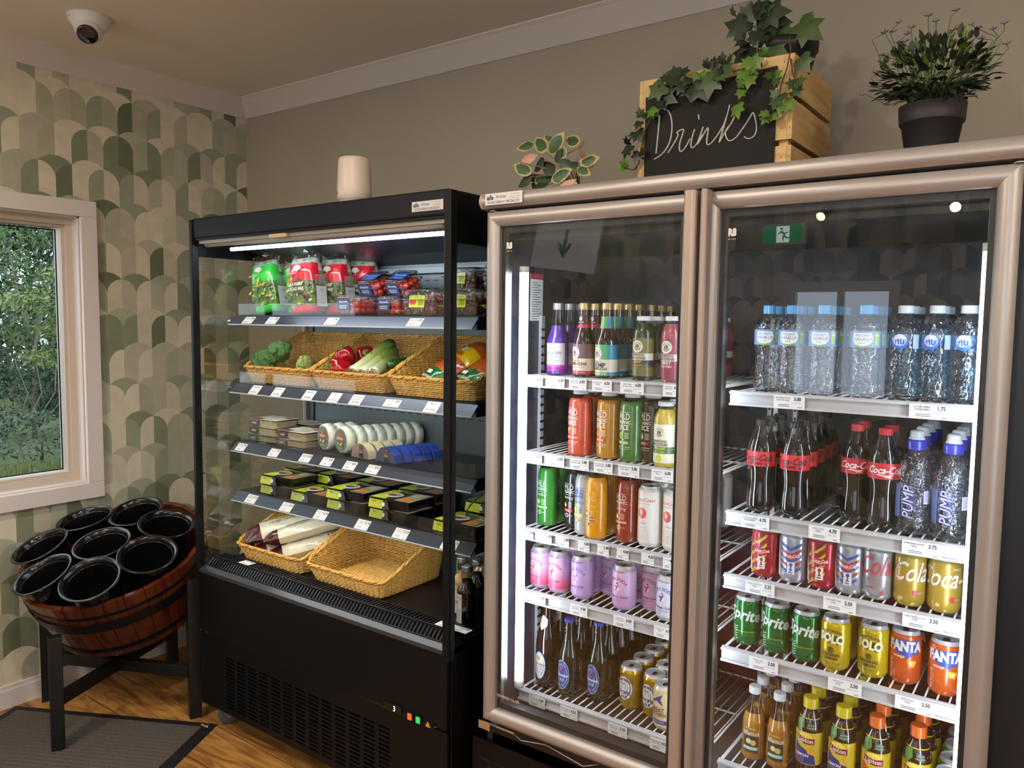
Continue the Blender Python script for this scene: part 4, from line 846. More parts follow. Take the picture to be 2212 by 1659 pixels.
def solo():
    r = .033; l = Pr(); p = cyl(r, 0, -95, .0005); q = cyl(r, 0, -95, .0009); l.t('THIRST CRUSHER', .008, p, '#2c2c20', 0, .094, arc=.05, bold=.02, sx=.8)
    l.g(p, [(-.023, .090), (.025, .082), (.022, .062), (-.021, .068)], '#2c2c22'); l.t('SOLO', .027, q, '#e0dca8', .001, .0755, bold=.06, sx=.8, rot=-.1); [l.g(p, [(0, .050), (.0065*math.cos(a-.2), .050+.0065*math.sin(a-.2)), (.008*math.cos(a), .050+.008*math.sin(a)), (.0065*math.cos(a+.2), .050+.0065*math.sin(a+.2))], '#2c2c22') for a in [PI*i/5 for i in range(10)]]
    l.t('ORIGINAL', .0095, p, '#2c2c22', 0, .038, bold=.03); l.t('LEMON', .0095, p, '#2c2c22', 0, .029, bold=.03); l.t('CRUSHED LEMONS', .0048, p, '#2c2c22', 0, .018)
    return can('lemon_soda_can', .121, r, mat('yellow_can', '#c0a80a', .25, metal=.35, coat=.4), l)
K('solo', solo())
def fanta():
    r = .033; l = Pr(); p = cyl(r, 0, -88, .0005); q = cyl(r, 0, -88, .0009); l.g(p, [(-.025, .100), (.032, .104), (.034, .078), (.008, .062), (-.022, .076)], '#24408e'); l.t('FANTA', .030, q, '#dcd9d4', .002, .087, bold=.06, sx=.72); l.t('orange', .0085, q, '#e8ddd0', -.010, .065, bold=.02)
    l.g(p, [(.006, .060), (.028, .056), (.022, .042), (.010, .044)], '#d88a1c'); l.g(q, [(.010, .057), (.024, .054), (.020, .046), (.012, .047)], '#e8b040'); l.t('RECYCLE ME', .008, p, '#e6d6c8', -.026, .035, rot=PI/2)
    return can('orange_soda_can', .121, r, mat('orange_can', '#c4531a', .25, metal=.3, coat=.4), l)
K('fanta', fanta())
K('sourcan', (lambda r, l: (l.t('ORIGINAL', .008, cyl(r, 0, -100, .0006), '#1c4a1c', 0, .060, bold=.03), can('green_energy_can', .121, r, mat('lime_green_can', '#5aa01c', .22, metal=.5, coat=.4), l))[1])(.031, Pr()))
kmp = [(.024, 0), (.0275, .003), (.028, .008), (.028, .090), (.0255, .104), (.0185, .128), (.0140, .150), (.0135, .166)]
def killa():
    l = Pr(); p = cyl(.028, 0, -90, .0005); q = cyl(.028, 0, -90, .0009); l.p(p, -.020, .020, .020, .064, '#3b2a1c'); l.t('THE ORIGINAL', .0042, p, '#d8ccb0', -.002, .082); l.t('killamust', .0165, q, '#e4dcc8', .001, .070, bold=.01, sx=.72); l.o(q, -.004, .050, .0065, .0065, '#c8c08a'); l.o(q, .007, .047, .007, .007, '#b8a850'); l.p(q, -.018, .018, .028, .036, '#9fc0bc')
    return vessel('apple_drink_bottle', 'bottle', kmp, .120, mat('apple_drink', '#8a5a18', .12, coat=1, col2='#a8762a', vscale=25), (.0148, .166, .184, WHITEC), l)
K('killa', killa())
lip = [(.024, 0), (.029, .003), (.030, .010), (.0285, .026), (.030, .040), (.0305, .080), (.0300, .120), (.0265, .140), (.0175, .158), (.0160, .162), (.0160, .168)]
def lipton(lemon):
    Rl = prof(smooth(lip, 2)); l = Pr(); s1 = '#c2a818' if lemon else '#c2a818'
    band(l, Rl, .036, .148, s1, e=.0006); p = cyl(Rl, 0, -92, .0012); q = cyl(Rl, 0, -92, .0017); c = '#222c72' if lemon else '#b5401c'
    l.g(p, [(-.026, .038), (.024, .038), (.020, .060), (-.002, .074), (-.026, .090)], c); l.g(p, [(-.024, .142), (-.006, .148), (-.004, .128), (-.020, .108)], '#4a7a30'); l.g(p, [(.002, .140), (.018, .136), (.020, .120), (.004, .124)], '#24502e')
    l.t('LOW IN', .0045, q, '#dfe6c8', .011, .133); l.t('CALORIES', .0045, q, '#dfe6c8', .011, .127)
    l.o(q, -.001, .096, .0185, .0205, '#c8b428'); l.o(q, -.001, .105, .015, .009, '#e0d060'); r3 = cyl(Rl, 0, -92, .0023); l.g(r3, [(-.020, .108), (0, .101), (.020, .103), (.020, .088), (0, .087), (-.020, .094)], '#8a1428'); l.t('Lipton', .0150, cyl(Rl, 0, -92, .0029), '#e8dcd8', 0, .0965, bold=.02, sx=.88, rot=-.08)
    l.g(q, [(.002, .078), (.018, .074), (.016, .062), (.006, .064)], '#d8a038' if lemon else '#c46a2a'); l.t('LEMON' if lemon else 'PEACH', .0095, q, '#e4e0dc', -.008, .058, bold=.03); l.t('FLAVOUR', .0045, q, '#a8b0cc', -.010, .050); l.t('ICE TEA', .0045, q, '#a8b0cc', -.010, .044)
    return vessel('iced_tea_bottle', 'bottle', lip, .168, mat('iced_tea', '#2a120c', .1, coat=1), (.0170, .168, .194, mat('yellow_cap', '#d2be10', .35, coat=.3) if lemon else mat('orange_cap', '#d8641a', .35, coat=.3)), l)
K('lipl', lipton(True)); K('lipp', lipton(False))

# ---- stocking
A = 'left door, top shelf'
z = SH1[0]
for i, u in enumerate((1205,)): column('collagen', u, 740, z, 3, 'purple collagen drink with silver cap and white label', A, group='purple collagen drinks', pitch=.062)
column('raspberry', 1262, 740, z, 3, 'brown kombucha bottle with cream and raspberry-red label', A, y=-.555, pitch=.062)
column('hemp', 1311, 740, z, 4, 'kombucha bottle with rainbow neck sleeve reading HEMP', A, y=-.56, pitch=.062)
column('hemp', 1405, 740, z, 3, 'gold-capped kombucha bottle half hidden by green smoothies', A, y=-.33, pitch=.066)
column('greensmoothie', 1391, 750, z, 2, 'dark green hemp smoothie bottle with white lid', A, y=-.55, pitch=.075)
column('pinksmoothie', 1453, 750, z, 6, 'pink berry smoothie bottle with white lid', A, y=-.55)
B = 'left door, second shelf'; z = SH1[1]
column('guava', 1254, 920, z, 4, 'orange-red apple and guava juice bottle', B, y=-.558, pitch=.072)
column('orangej', 1316, 920, z, 4, 'amber orange juice bottle', B, y=-.55, pitch=.072)
column('greenj', 1366, 920, z, 3, 'green juice bottle with a lime label patch', B, y=-.55, pitch=.072)
column('applej', 1410, 920, z, 3, 'dark apple juice bottle', B, y=-.53, pitch=.072)
column('vegan', 1438, 925, z, 5, 'yellow vegan protein smoothie bottle, right end', B, y=-.57)
Cc = 'left door, third shelf'; z = SH1[2]
column('lime', 1184, 1065, z, 4, 'bright green lime soda bottle', Cc, y=-.535, pitch=.068)
column('cola', 1243, 1065, z, 3, 'black organic cola bottle', Cc, y=-.52, pitch=.07)
column('lemonade', 1265, 1080, z, 1, 'clear organic lemonade bottle with blue lettering', Cc, y=-.552)
column('passion', 1289, 1085, z, 4, 'orange passionfruit soda bottle', Cc, y=-.568, pitch=.070)
column('blood', 1356, 1080, z, 2, 'red blood orange soda bottle', Cc, y=-.545)
column('coco', 1405, 1110, z, 2, 'tall white coconut water can with pink lychee', Cc, y=-.545, pitch=.08)
column('coco', 1459, 1120, z, 5, 'tall coconut water can cut by door frame', Cc, y=-.545, pitch=.08)
D = 'left door, fourth shelf'; z = SH1[3]
column('peach', 1170, 1225, z, 1, 'pink peach soda can furthest left', D, y=-.545)
column('peach', 1209, 1235, z, 4, 'pink peach soda can beside the leftmost one', D, y=-.55, pitch=.075)
column('peach', 1190, 1200, z, 2, 'pink soda can behind the front peach cans', D, y=-.46, pitch=.075)
column('creamy', 1259, 1245, z, 4, 'lilac creamy soda can', D, y=-.55, pitch=.072)
column('creamy', 1323, 1240, z, 1, 'lilac creamy soda can behind the strawberry cans', D, y=-.475)
column('straw', 1349, 1260, z, 4, 'pink strawberry soda can', D, y=-.552, pitch=.074)
column('straw', 1413, 1260, z, 3, 'deeper pink strawberry soda can near the handle side', D, y=-.51, pitch=.074)
column('vintage', 1445, 1295, z, 5, 'white and blue vintage cola soda can', D, y=-.553, pitch=.07)
E_ = 'left door, bottom shelf'; z = SH1[4]
column('weiss', 1182, 1390, z, 4, 'tall brown wheat beer bottle with pale label', E_, y=-.54, pitch=.075)
column('hein', 1229, 1420, z, 3, 'blue-labelled green beer bottle beside the wheat beer', E_, y=-.55, pitch=.07)
column('hein', 1293, 1420, z, 5, 'blue-labelled green beer bottle beside gold cans', E_, y=-.525, pitch=.065)
column('gold', 1364, 1475, z, 4, 'gold pale ale can, left file', E_, y=-.505, pitch=.072)
column('gold', 1415, 1488, z, 4, 'gold pale ale can, right file', E_, y=-.51, pitch=.072)
column('great', 1438, 1520, z, 5, 'cream lager can with blue marlin, right end', E_, y=-.552)
# right door
A = 'right door, top shelf'; z = SH2[0]
for u, y, n, d in ((1660, -.545, 3, 'first file'), (1711, -.55, 3, 'second file'), (1779, -.555, 4, 'third file'), (1869, -.555, 4, 'fourth file')):
    column('franklin', u, 750, z, n, 'blue-capped clear water bottle, %s' % d, A, y=y, pitch=.068, group='blue-capped water bottles')
for u, y, n, d in ((1954, -.55, 3, 'left'), (2022, -.55, 3, 'middle'), (2090, -.552, 3, 'right')):
    column('nu', u, 750, z, n, 'ribbed water bottle, round blue logo, %s file' % d, A, y=y, pitch=.074)
B = 'right door, second shelf'; z = SH2[1]
column('cokezero', 1645, 980, z, 3, 'zero sugar cola bottle, red label, left file', B, y=-.548)
column('cokezero', 1718, 980, z, 5, 'zero sugar cola bottle, red label, right file', B, y=-.55, pitch=.068)
column('coke', 1851, 970, z, 2, 'red-capped cola bottle, left of two', B, y=-.50)
column('coke', 1912, 975, z, 2, 'red-capped cola bottle, beside the sports water', B, y=-.53)
column('pump', 1979, 985, z, 4, 'violet-collared sports water bottle, left file', B, y=-.54, pitch=.078)
column('pump', 2059, 1000, z, 4, 'violet-collared sports water bottle, file by the light', B, y=-.555, pitch=.078)
Cc = 'right door, third shelf'; z = SH2[2]
for kd, u, n, d in (('fifa_red', 1653, 3, 'red cola can with gold zigzags, farthest left'), ('fifa_silver', 1714, 3, 'silver chevron cola can, second column'), ('fifa_red', 1777, 4, 'red zigzag cola can between silver ones'), ('fifa_silver', 1838, 2, 'silver chevron cola can beside the diet can'), ('diet', 1897, 4, 'plain silver diet cola can'), ('vanilla1', 1967, 4, 'gold vanilla cola can, left of two'), ('vanilla2', 2043, 4, 'gold vanilla cola can, right end')):
    column(kd, u, 1220, z, n, d, Cc, y=-.55, pitch=.072)
D = 'right door, fourth shelf'; z = SH2[3]
for kd, u, y, n, d in (('sprite', 1614, -.54, 1, 'green lemon-lime can, farthest left'), ('sprite', 1677, -.543, 1, 'green lemon-lime can, middle'), ('sprite', 1742, -.55, 3, 'green lemon-lime can, beside the yellow ones'), ('solo', 1806, -.553, 4, 'yellow lemon soda can, left of two'), ('solo', 1889, -.54, 1, 'yellow lemon soda can, right of two'), ('fanta', 1958, -.53, 3, 'orange soda can, left of two'), ('fanta', 2046, -.54, 3, 'orange soda can, right end')):
    column(kd, u, 1360, z, n, d, D, y=y, pitch=.072)
E_ = 'right door, bottom shelf'; z = SH2[4]
column('killa', 1629, 1560, z, 4, 'amber apple drink bottle with white cap, left file', E_, y=-.535, pitch=.062)
column('killa', 1682, 1575, z, 4, 'amber apple drink bottle with white cap, right file', E_, y=-.535, pitch=.062)
column('lipl', 1750, 1560, z, 4, 'yellow-capped lemon iced tea bottle, left file', E_, y=-.53, pitch=.07)
column('lipl', 1821, 1580, z, 4, 'yellow-capped lemon iced tea bottle, right file', E_, y=-.53, pitch=.07)
column('lipp', 1894, 1590, z, 4, 'orange-capped peach iced tea bottle, left file', E_, y=-.53, pitch=.07)
column('lipp', 1984, 1590, z, 3, 'orange-capped peach iced tea bottle, right file', E_, y=-.52, pitch=.07)
column('sourcan', 2052, 1650, z, 4, 'bright green soda can', E_, y=-.545, pitch=.07)

# ---- price tickets clipped to the rails
_TK = {}
def ticket(P, pl_u, pl_v, w_, h, lines, price, label, group='price tickets'):
    k = (lines, price, round(w_, 3), round(h, 3))
    m = M(); m.box(-w_/2, w_/2, -.0004, .0004, -h/2, h/2, 0); p = plane((0, -.0004, 0), (1, 0, 0), (0, 0, 1), .0003)
    if '$' in price:                    # handwritten
        for i, t in enumerate(lines): m.text(t, h*.24, p, 1, -w_*.05, h*(.3-.25*i), shear=.25)
        m.text(price, h*.24, p, 1, 0, -h*.25, shear=.25)
    else:
        for i, t in enumerate(lines): m.text(t, min(h*.18, w_*.52/(max(8, len(t))*.45)), p, 1, -w_*.19, h*(.30-.18*i), sx=.78)
        m.text(price, h*.38, p, 1, w_*.27, h*.24, bold=.03, sx=.8); m.text('$1.60 per 100mL', h*.10, p, 2, w_*.24, -h*.05)
        for i in range(2): m.box(-w_*.34, w_*.02, -.0007, -.0004, -h*(.22+.12*i), -h*(.18+.12*i), 2)
        m.box(w_*.28, w_*.42, -.0007, -.0004, -h*.38, -h*.34, 2)
    o = obj('price_ticket', m, [PAPER, INK, GREYINK]); o.location = P
    U, V = Vector(pl_u), Vector(pl_v); Nn = V.cross(U)
    o.rotation_euler = Matrix((U, -U.cross(V), V)).transposed().to_euler() if True else None
    return tag(o, label, 'price ticket', group)
def rail_tickets(shelf_z, rows, where, wpx=1):
    for u, v, lines, price, w_ in rows:
        p = px(u, v, 'y', -.6145)
        ticket((p.x, -.6145, shelf_z-.0175), (1, 0, 0), (0, 0, 1), w_, .031, lines, price, 'ticket reading %s %s, %s' % (' '.join(lines).replace('\n', ' ').strip(), price, where), 'price tickets on the cooler rails')
rail_tickets(SH1[0], [(1157, 822, ('Grape Honey', '330 mL'), '6.00', .050), (1203, 825, ('Acai Collagen', 'Drop 330 mL'), '6.00', .050), (1248, 829, ('Happy Hippie', 'Raspberry 330 mL'), '6.00', .055), (1300, 833, ('Happy Hippie Hemp', '330 mL'), '6.50', .060), (1365, 838, ('Happy Hippie', 'Smoothie H 300 mL'), '6.00', .068), (1452, 845, ('Happy Hippie', 'Melon 300 mL'), '6.00', .050)], 'top left cooler rail')
rail_tickets(SH1[1], [(1155, 987, ('Wild One', '360mL'), '6.00', .050), (1201, 992, ('WILD ONE', 'Apple Guav 360mL'), '6.00', .054), (1252, 1000, ('WILD ONE JCE ORG', 'ORANGE 360ML'), '5.80', .058), (1303, 1007, ('WILD ONE JCE ORG', 'GREEN 360ML'), '5.80', .057), (1358, 1015, ('WILD ONE JCE ORG', 'APPLE 360ML'), '5.80', .062), (1430, 1026, ('Happy Hippie Vegan', '300 mL'), '6.00', .060)], 'second left cooler rail')
rail_tickets(SH1[2], [(1142, 1149, ('Wild Organic',), '5.80', .034), (1181, 1158, ('Wild Organic Cola',), '5.80', .034), (1218, 1166, ('Wild Organic Lemonade',), '5.80', .034), (1261, 1175, ('Wild Organic Passion',), '5.80', .036), (1303, 1185, ('Wild One Ginger Root',), '5.40', .036), (1345, 1195, ('CocoCoast Lychee',), '4.00', .036), (1399, 1207, ('CocoCoast Natural',), '4.00', .036), (1446, 1218, ('CocoCoast',), '4.00', .036)], 'third left cooler rail')
rail_tickets(SH1[3], [(1163, 1285, ('Supa Soda Peach', '330mL'), '6.00', .050), (1250, 1305, ('Supa Soda Creamy', 'Soda 330mL'), '6.00', .056), (1347, 1328, ('Supa Soda', 'Strawberry Cr 330mL'), '6.00', .060), (1434, 1350, ('Supa Soda Cola', '330mL'), '6.00', .055)], 'fourth left cooler rail')
rail_tickets(SH1[4]-.004, [(1160, 1503, ('WEIHENSTEPHANER', '0 ZERO 500ML'), '5.00', .056), (1229, 1526, ('HEINEKEN ZERO', '330ML'), '4.20', .056), (1334, 1562, ('4P PACIFIC ALE', 'ZERO 375ML'), '5.50', .058), (1425, 1590, ('GREAT NORTHERN', 'ZERO 375ML'), '4.50', .056)], 'bottom left cooler rail')
rail_tickets(SH2[0], [(1705, 850, ('MT FRANK SMTH', 'STILL PET 600ML'), '3.00', .070), (2010, 862, ('NU PURE SPRING', 'WATER 600ML'), '1.75', .078)], 'top right cooler rail')
rail_tickets(SH2[1], [(1632, 1095, ('COCA COLA ZERO', 'SUGAR 600ML'), '4.70', .068), (1782, 1110, ('COCA COLA', '600ML'), '4.70', .068), (1993, 1145, ('PUMP PURE WATER', '750ML'), '3.75', .076)], 'second right cooler rail')
rail_tickets(SH2[2], [(1642, 1252, ('COCA COLA CAN', '375ML'), '2.25', .070), (1814, 1288, ('COKE DIET CAN', '375ML'), '2.50', .070), (1994, 1322, ('COKE VANILLA CAN', '375ML'), '2.50', .078)], 'third right cooler rail')
rail_tickets(SH2[3], [(1650, 1408, ('SPRITE CAN', '375ML'), '2.50', .070), (1826, 1450, ('SOLO CAN', '375ML'), '2.50', .072), (1978, 1488, ('FANTA CAN', '375ML'), '2.50', .078)], 'fourth right cooler rail')
# ================================================================ stock of the open display fridge
rs = random.Random(11)
def perim(w_, d, r, n):
    """n points round a rounded rectangle centred at the origin"""
    base = rrect(w_, d, r, 6); L = [0]; q = base+[base[0]]
    for a, b in zip(q, q[1:]): L.append(L[-1]+math.hypot(b[0]-a[0], b[1]-a[1]))
    out = []; k = 0
    for i in range(n):
        s = L[-1]*i/n
        while L[k+1] < s: k += 1
        t = (s-L[k])/(L[k+1]-L[k]); out.append((q[k][0]+(q[k+1][0]-q[k][0])*t, q[k][1]+(q[k+1][1]-q[k][1])*t))
    return out
WICK = mat('honey_wicker', '#dfb362', .45, var=.2, vscale=90, coat=.2); WICKD = mat('dark_wicker', '#8f5a26', .45, var=.25, vscale=90)
def basket(W_=.386, D_=.325, hf=.062, hb=.190):
    """tray basket, origin at the middle of the front bottom edge; low front, high back"""
    t = thing('wicker_basket', 'basket', 'basket'); n = 116
    top = perim(W_, D_, .045, n); bot = perim(W_-.05, D_-.05, .035, n)
    def hh(y): f = (y+D_/2)/D_; return hf+(hb-hf)*min(1, max(0, (f-.06)/.86))**.92
    def pt(i, z, off=0):
        i %= n; h = hh(top[i][1]); f = min(1, z/h); x = bot[i][0]+(top[i][0]-bot[i][0])*f; y = bot[i][1]+(top[i][1]-bot[i][1])*f; l = math.hypot(x, y*W_/D_) or 1
        return Vector((x+off*x/l, y+off*y/l+D_/2, z))
    m = M(); dz = .0062; k = 0; z = .004
    while z < hb-.004:
        on = [hh(top[i][1]) > z+.004 for i in range(n)]
        if all(on): m.tube([pt(i, z, .0019*(1 if (i+k) % 2 else -1)) for i in range(n)], .0026, 4, closed=True, sm=True)
        else:
            st = next(i for i in range(n) if on[i] and not on[i-1]); run = []; i = st
            while on[i % n] and len(run) < n: run.append(pt(i, z, .0019*(1 if (i+k) % 2 else -1))); i += 1
            if len(run) > 2: m.tube(run, .0026, 4, sm=True)
        z += dz; k += 1
    for i in range(0, n, 2): m.tube([pt(i, q*hh(top[i][1])) for q in (0, .35, .7, 1)], .0019, 4)
    obj('woven_wall', m, WICK, t); m = M()
    for ph in (0, PI, PI/2):
        r_ = []
        for i in range(n*2):
            a = pt(i//2, hh(top[(i//2) % n][1])) if i % 2 == 0 else (pt(i//2, hh(top[(i//2) % n][1]))+pt(i//2+1, hh(top[(i//2+1) % n][1])))/2
            q = ph+i*2*PI/9; l = a.xy-Vector((0, D_/2)); l = l.normalized() if l.length else l; r_.append(a+Vector((l.x*.0036*math.cos(q), l.y*.0036*math.cos(q), .0036*math.sin(q))))
        m.tube(r_, .0036, 5, closed=True)
    obj('braided_rim', m, mat('rim_wicker', '#d4a452', .45, var=.25, vscale=60), t); m = M()
    for j in range(int((D_-.055)/.0056)):
        y = .030+j*.0056; m.tube([(-W_/2+.032+(W_-.064)*q/24, y, .0035+.0013*(1 if (q+j) % 2 else -1)) for q in range(25)], .0024, 4)
    for q in range(12): x = -W_/2+.045+(W_-.09)*q/11; m.box(x-.003, x+.003, .03, D_-.03, .001, .003)
    obj('woven_base', m, WICK, t); return t
KB = Kind(basket())
Z2 = SHZ[1]; DK = ZD+.012
BX = (.985, 1.376, 1.768)
for x, nm in zip(BX, ('holding broccoli, left end of the vegetable shelf', 'holding red capsicums and leeks', 'holding bags of carrots')): KB.place((x, -.604, Z2+.001), 0, 'honey wicker tray basket '+nm, 'wicker tray baskets')
for x, nm in ((1.005, 'full of garlic bread packs on the fridge deck'), (1.420, 'standing empty on the fridge deck')):
    b = KB.place((x, -.660, DK+.004), 0, 'honey wicker tray basket '+nm, 'wicker tray baskets'); b.scale = (1.03, 1.12, 1.0)
# broccoli
BROC = mat('broccoli_green', '#3f6a35', .7, col2='#5f8a4c', vscale=120, bump=1.0, bscale=500); STALK = mat('pale_green_stalk', '#9fb56a', .5, var=.15, vscale=60)
def bumpball(m, c, r, seed, mi=0, n1=12, n2=18, amp=.10):
    q = random.Random(seed); rings = []
    for i in range(1, n1):
        a = PI*i/n1; rings.append([(c[0]+r*(1+q.uniform(-amp, amp))*math.sin(a)*math.cos(2*PI*k/n2), c[1]+r*(1+q.uniform(-amp, amp))*math.sin(a)*math.sin(2*PI*k/n2), c[2]-r*(1+q.uniform(-amp, amp))*math.cos(a)) for k in range(n2)])
    m.loft(rings, mi)
def broccoli(seed, R, pale=False):
    t = thing('broccoli', 'b', 'broccoli'); q = random.Random(seed); m = M()
    for i in range(64):
        a = q.uniform(0, 2*PI); e = math.asin(q.uniform(-.05, 1)); d = R*.78
        bumpball(m, (d*math.cos(a)*math.cos(e), d*math.sin(a)*math.cos(e), R*.45+d*.78*math.sin(e)), R*q.uniform(.20, .30), seed*90+i, n1=9, n2=12, amp=.14)
    bumpball(m, (0, 0, R*.55), R*.72, seed)
    obj('florets', m, STALK if pale else BROC, t); m = M()
    m.loft([[(r*math.cos(2*PI*k/9)*(1+.15*(k % 2)), r*math.sin(2*PI*k/9), z) for k in range(9)] for r, z in ((R*.24, -R*.45), (R*.26, -.0), (R*.5, R*.6))])
    obj('stalk', m, STALK, t); return t
b0 = Z2+.006
for (u, v, y, R, rot, sd, pale, lab) in ((557, 780, -.53, .050, (.7, .3, .4), 1, 0, 'dark green broccoli head at the front left of its basket'), (599, 768, -.49, .057, (.5, -.4, .2), 2, 0, 'largest broccoli head, stacked in the middle of the basket'), (632, 778, -.45, .034, (1.5, .6, 1.2), 3, 1, 'pale broccoli piece showing its cut stems')):
    p = px(u, v, 'y', y); o = broccoli(sd, R, pale); o.location = ((.850, .912, .975)[sd-1], y, max(b0+R*.8, p.z)-.012); o.rotation_euler = rot; o['label'] = lab
# capsicums
CAPS = mat('red_capsicum_skin', '#a3121c', .15, coat=.8, var=.15, vscale=20)
def capsicum(h, R):
    t = thing('capsicum', 'c', 'capsicum'); rings = []
    for i in range(15):
        f = i/14; r = R*(math.sin(PI*(.06+.88*f))**.45)*(1.0-.18*(1-f)); z = h*f
        rings.append([(r*(1+.09*math.cos(4*(2*PI*k/28)+.4))*math.cos(2*PI*k/28), r*(1+.09*math.cos(4*(2*PI*k/28)+.4))*math.sin(2*PI*k/28), z-(.10*h if i in (14,) else 0)) for k in range(28)])
    obj('flesh', M().loft(rings), CAPS, t)
    obj('stem', M().tube([(0, 0, h*.86), (0, .002, h*.98), (.006, .004, h*1.16)], lambda q: .0055-.0015*q, 8).lathe([(.014, h*.90), (.011, h*.935), (0, h*.93)], 10), mat('capsicum_stem', '#5f8a30', .5, var=.2, vscale=80), t)
    return t
for (u, v, y, rot, h, R, lab) in ((734, 797, -.545, (1.35, 0, -.5), .085, .040, 'dark red capsicum lying with its green stem forward'), (747, 770, -.47, (.35, -.3, 0), .075, .042, 'bright red capsicum with a curled stem on top'), (790, 768, -.40, (1.1, .5, .6), .078, .038, 'red capsicum tucked behind the leeks')):
    p = px(u, v, 'y', y); o = capsicum(h, R); q = Vector((0, 0, -h/2)); q.rotate(__import__('mathutils').Euler(rot)); c = Vector((p.x+.0, y, max(p.z, b0+R))); o.location = c+q; o.rotation_euler = rot; o['label'] = lab
# leeks
def leek_mat():
    m = mat('leek_skin', '#cfdca0', .35, coat=.3); t = m.node_tree; b = t.nodes['Principled BSDF']; tc = t.nodes.new('ShaderNodeTexCoord'); s = t.nodes.new('ShaderNodeSeparateXYZ'); r = t.nodes.new('ShaderNodeValToRGB')
    t.links.new(tc.outputs['Generated'], s.inputs[0]); t.links.new(s.outputs[2], r.inputs[0]); e = r.color_ramp.elements; e[0].color = hexc('#e2e6cf'); e[1].color = hexc('#3f6a34'); q = e.new(.45); q.color = hexc('#b9cf7a'); q = e.new(.75); q.color = hexc('#7fa44c'); t.links.new(r.outputs[0], b.inputs['Base Color']); return m
LEEK = leek_mat(); ROOT = mat('leek_roots', '#a58e60', .8, var=.3, vscale=90)
def leek(L=.235, R=.019):
    t = thing('leek', 'l', 'leek')
    obj('shaft', M().loft([[(r*math.cos(2*PI*k/14)*(1+.3*max(0, f-.75)), r*math.sin(2*PI*k/14)*(1-.6*max(0, f-.7)), L*f) for k in range(14)] for f, r in ((0, R*.75), (.03, R*1.1), (.10, R*.98), (.5, R), (.75, R*1.15), (.9, R*1.3), (1, R*1.35))]), LEEK, t); m = M()
    for i in range(60):
        a = rs.uniform(0, 2*PI); b = rs.uniform(.2, 1); m.tube([(R*.5*b*math.cos(a), R*.5*b*math.sin(a), .004), (R*.9*b*math.cos(a), R*.9*b*math.sin(a), -.007), (R*1.3*b*math.cos(a+.6), R*1.3*b*math.sin(a+.6), -rs.uniform(.010, .026))], .0008, 3)
    obj('roots', m, ROOT, t); return t
KL = Kind(leek()); 
for (u0, v0, y0, u1, v1, y1, lab) in ((762, 803, -.555, 833, 750, -.37, 'topmost leek of the banded bunch with bushy roots'), (782, 806, -.565, 842, 762, -.37, 'middle leek of the banded bunch'), (806, 806, -.56, 846, 775, -.37, 'lowest leek of the banded bunch, under the others')):
    p, q = px(u0, v0, 'y', y0), px(u1, v1, 'y', y1); d = (q-p).normalized(); p.z = max(p.z, b0+.02); KL.place(p, 0, lab, None, rot=d.to_track_quat('Z', 'Y').to_euler())
p = px(815, 778, 'y', -.45); d = (px(833, 750, 'y', -.37)-px(762, 803, 'y', -.555)).normalized()
tag(obj('rubber_band', M().tube([(.040*math.cos(2*PI*k/24)*.7, .040*math.sin(2*PI*k/24), 0) for k in range(24)], .0016, 5, closed=True), mat('tan_rubber_band', '#b0713a', .5), loc=p, rot=d.to_track_quat('Z', 'Y').to_euler()), 'tan rubber band holding the three leeks together', 'rubber band')
tag(obj('cucumber', M().tube([(0, 0, 0), (.002, .03, .006), (.004, .07, .012), (.002, .12, .014), (0, .15, .016)], lambda q: .017*math.sin(PI*(.12+.76*q))**.4, 14), mat('cucumber_skin', '#2f5a28', .3, coat=.4, var=.2, vscale=60), loc=px(838, 790, 'y', -.47)), 'dark green cucumber under the leek bunch', 'cucumber')
tag(obj('cucumber', M().tube([(0, 0, 0), (.05, .02, .02), (.10, .04, .035)], lambda q: .013*math.sin(PI*(.12+.76*q))**.4, 14), mat('bright_cucumber', '#4f8a2e', .3, coat=.4), loc=px(848, 785, 'y', -.38)), 'bright green small cucumber leaning on the basket side', 'cucumber')
# carrot bags
def pillow(Lx, Ly, T_, nx=26, ny=14, crumple=.002, seed=1, m=None, mf=None, pinch=1.0, ax=0):
    """a filled soft pack lying in x-y with thickness T_"""
    q = random.Random(seed); m = m or M()
    for s in (1, -1):
        vs = []
        for j in range(ny+1):
            for i in range(nx+1):
                a = -1+2*i/nx; b = -1+2*j/ny; z = T_/2*max(0, (1-abs(a)**3.2))**.5*max(0, (1-abs(b)**2.6))**.5
                w_ = 1-(1-pinch)*abs(a)**4; vs.append((a*Lx/2, b*Ly/2*w_, s*z+(q.uniform(-crumple, crumple) if z > 0 else 0)))
        fs = [(j*(nx+1)+i, j*(nx+1)+i+1, (j+1)*(nx+1)+i+1, (j+1)*(nx+1)+i) for j in range(ny) for i in range(nx)]
        k = len(m.v); m.v += vs
        for c, f in enumerate(fs): m.f.append(tuple(x+k for x in (f if s > 0 else f[::-1]))); m.m.append(mf(c % nx/nx, c//nx/ny) if mf else 0); m.s.append(True)
    return m
def pz(Lx, Ly, T_, eps=.0035, pinch=1.0):
    def g(x, y): a, b = min(1, abs(2*x/Lx)), min(1, abs(2*y/Ly)); return (x, y, T_/2*max(0, 1-a**3.2)**.5*max(0, 1-b**2.6)**.5+eps)
    return g
FILMO = mat('carrot_film', '#d0622a', .12, coat=1, col2='#b04a1c', vscale=18, stretch=(1, 6, 1), bump=.8, bscale=60); FILMY = mat('yellow_film', '#e0b81a', .2, coat=1, bump=.6, bscale=60); FILMG = mat('green_film', '#1f6a34', .2, coat=1, bump=.6, bscale=60)
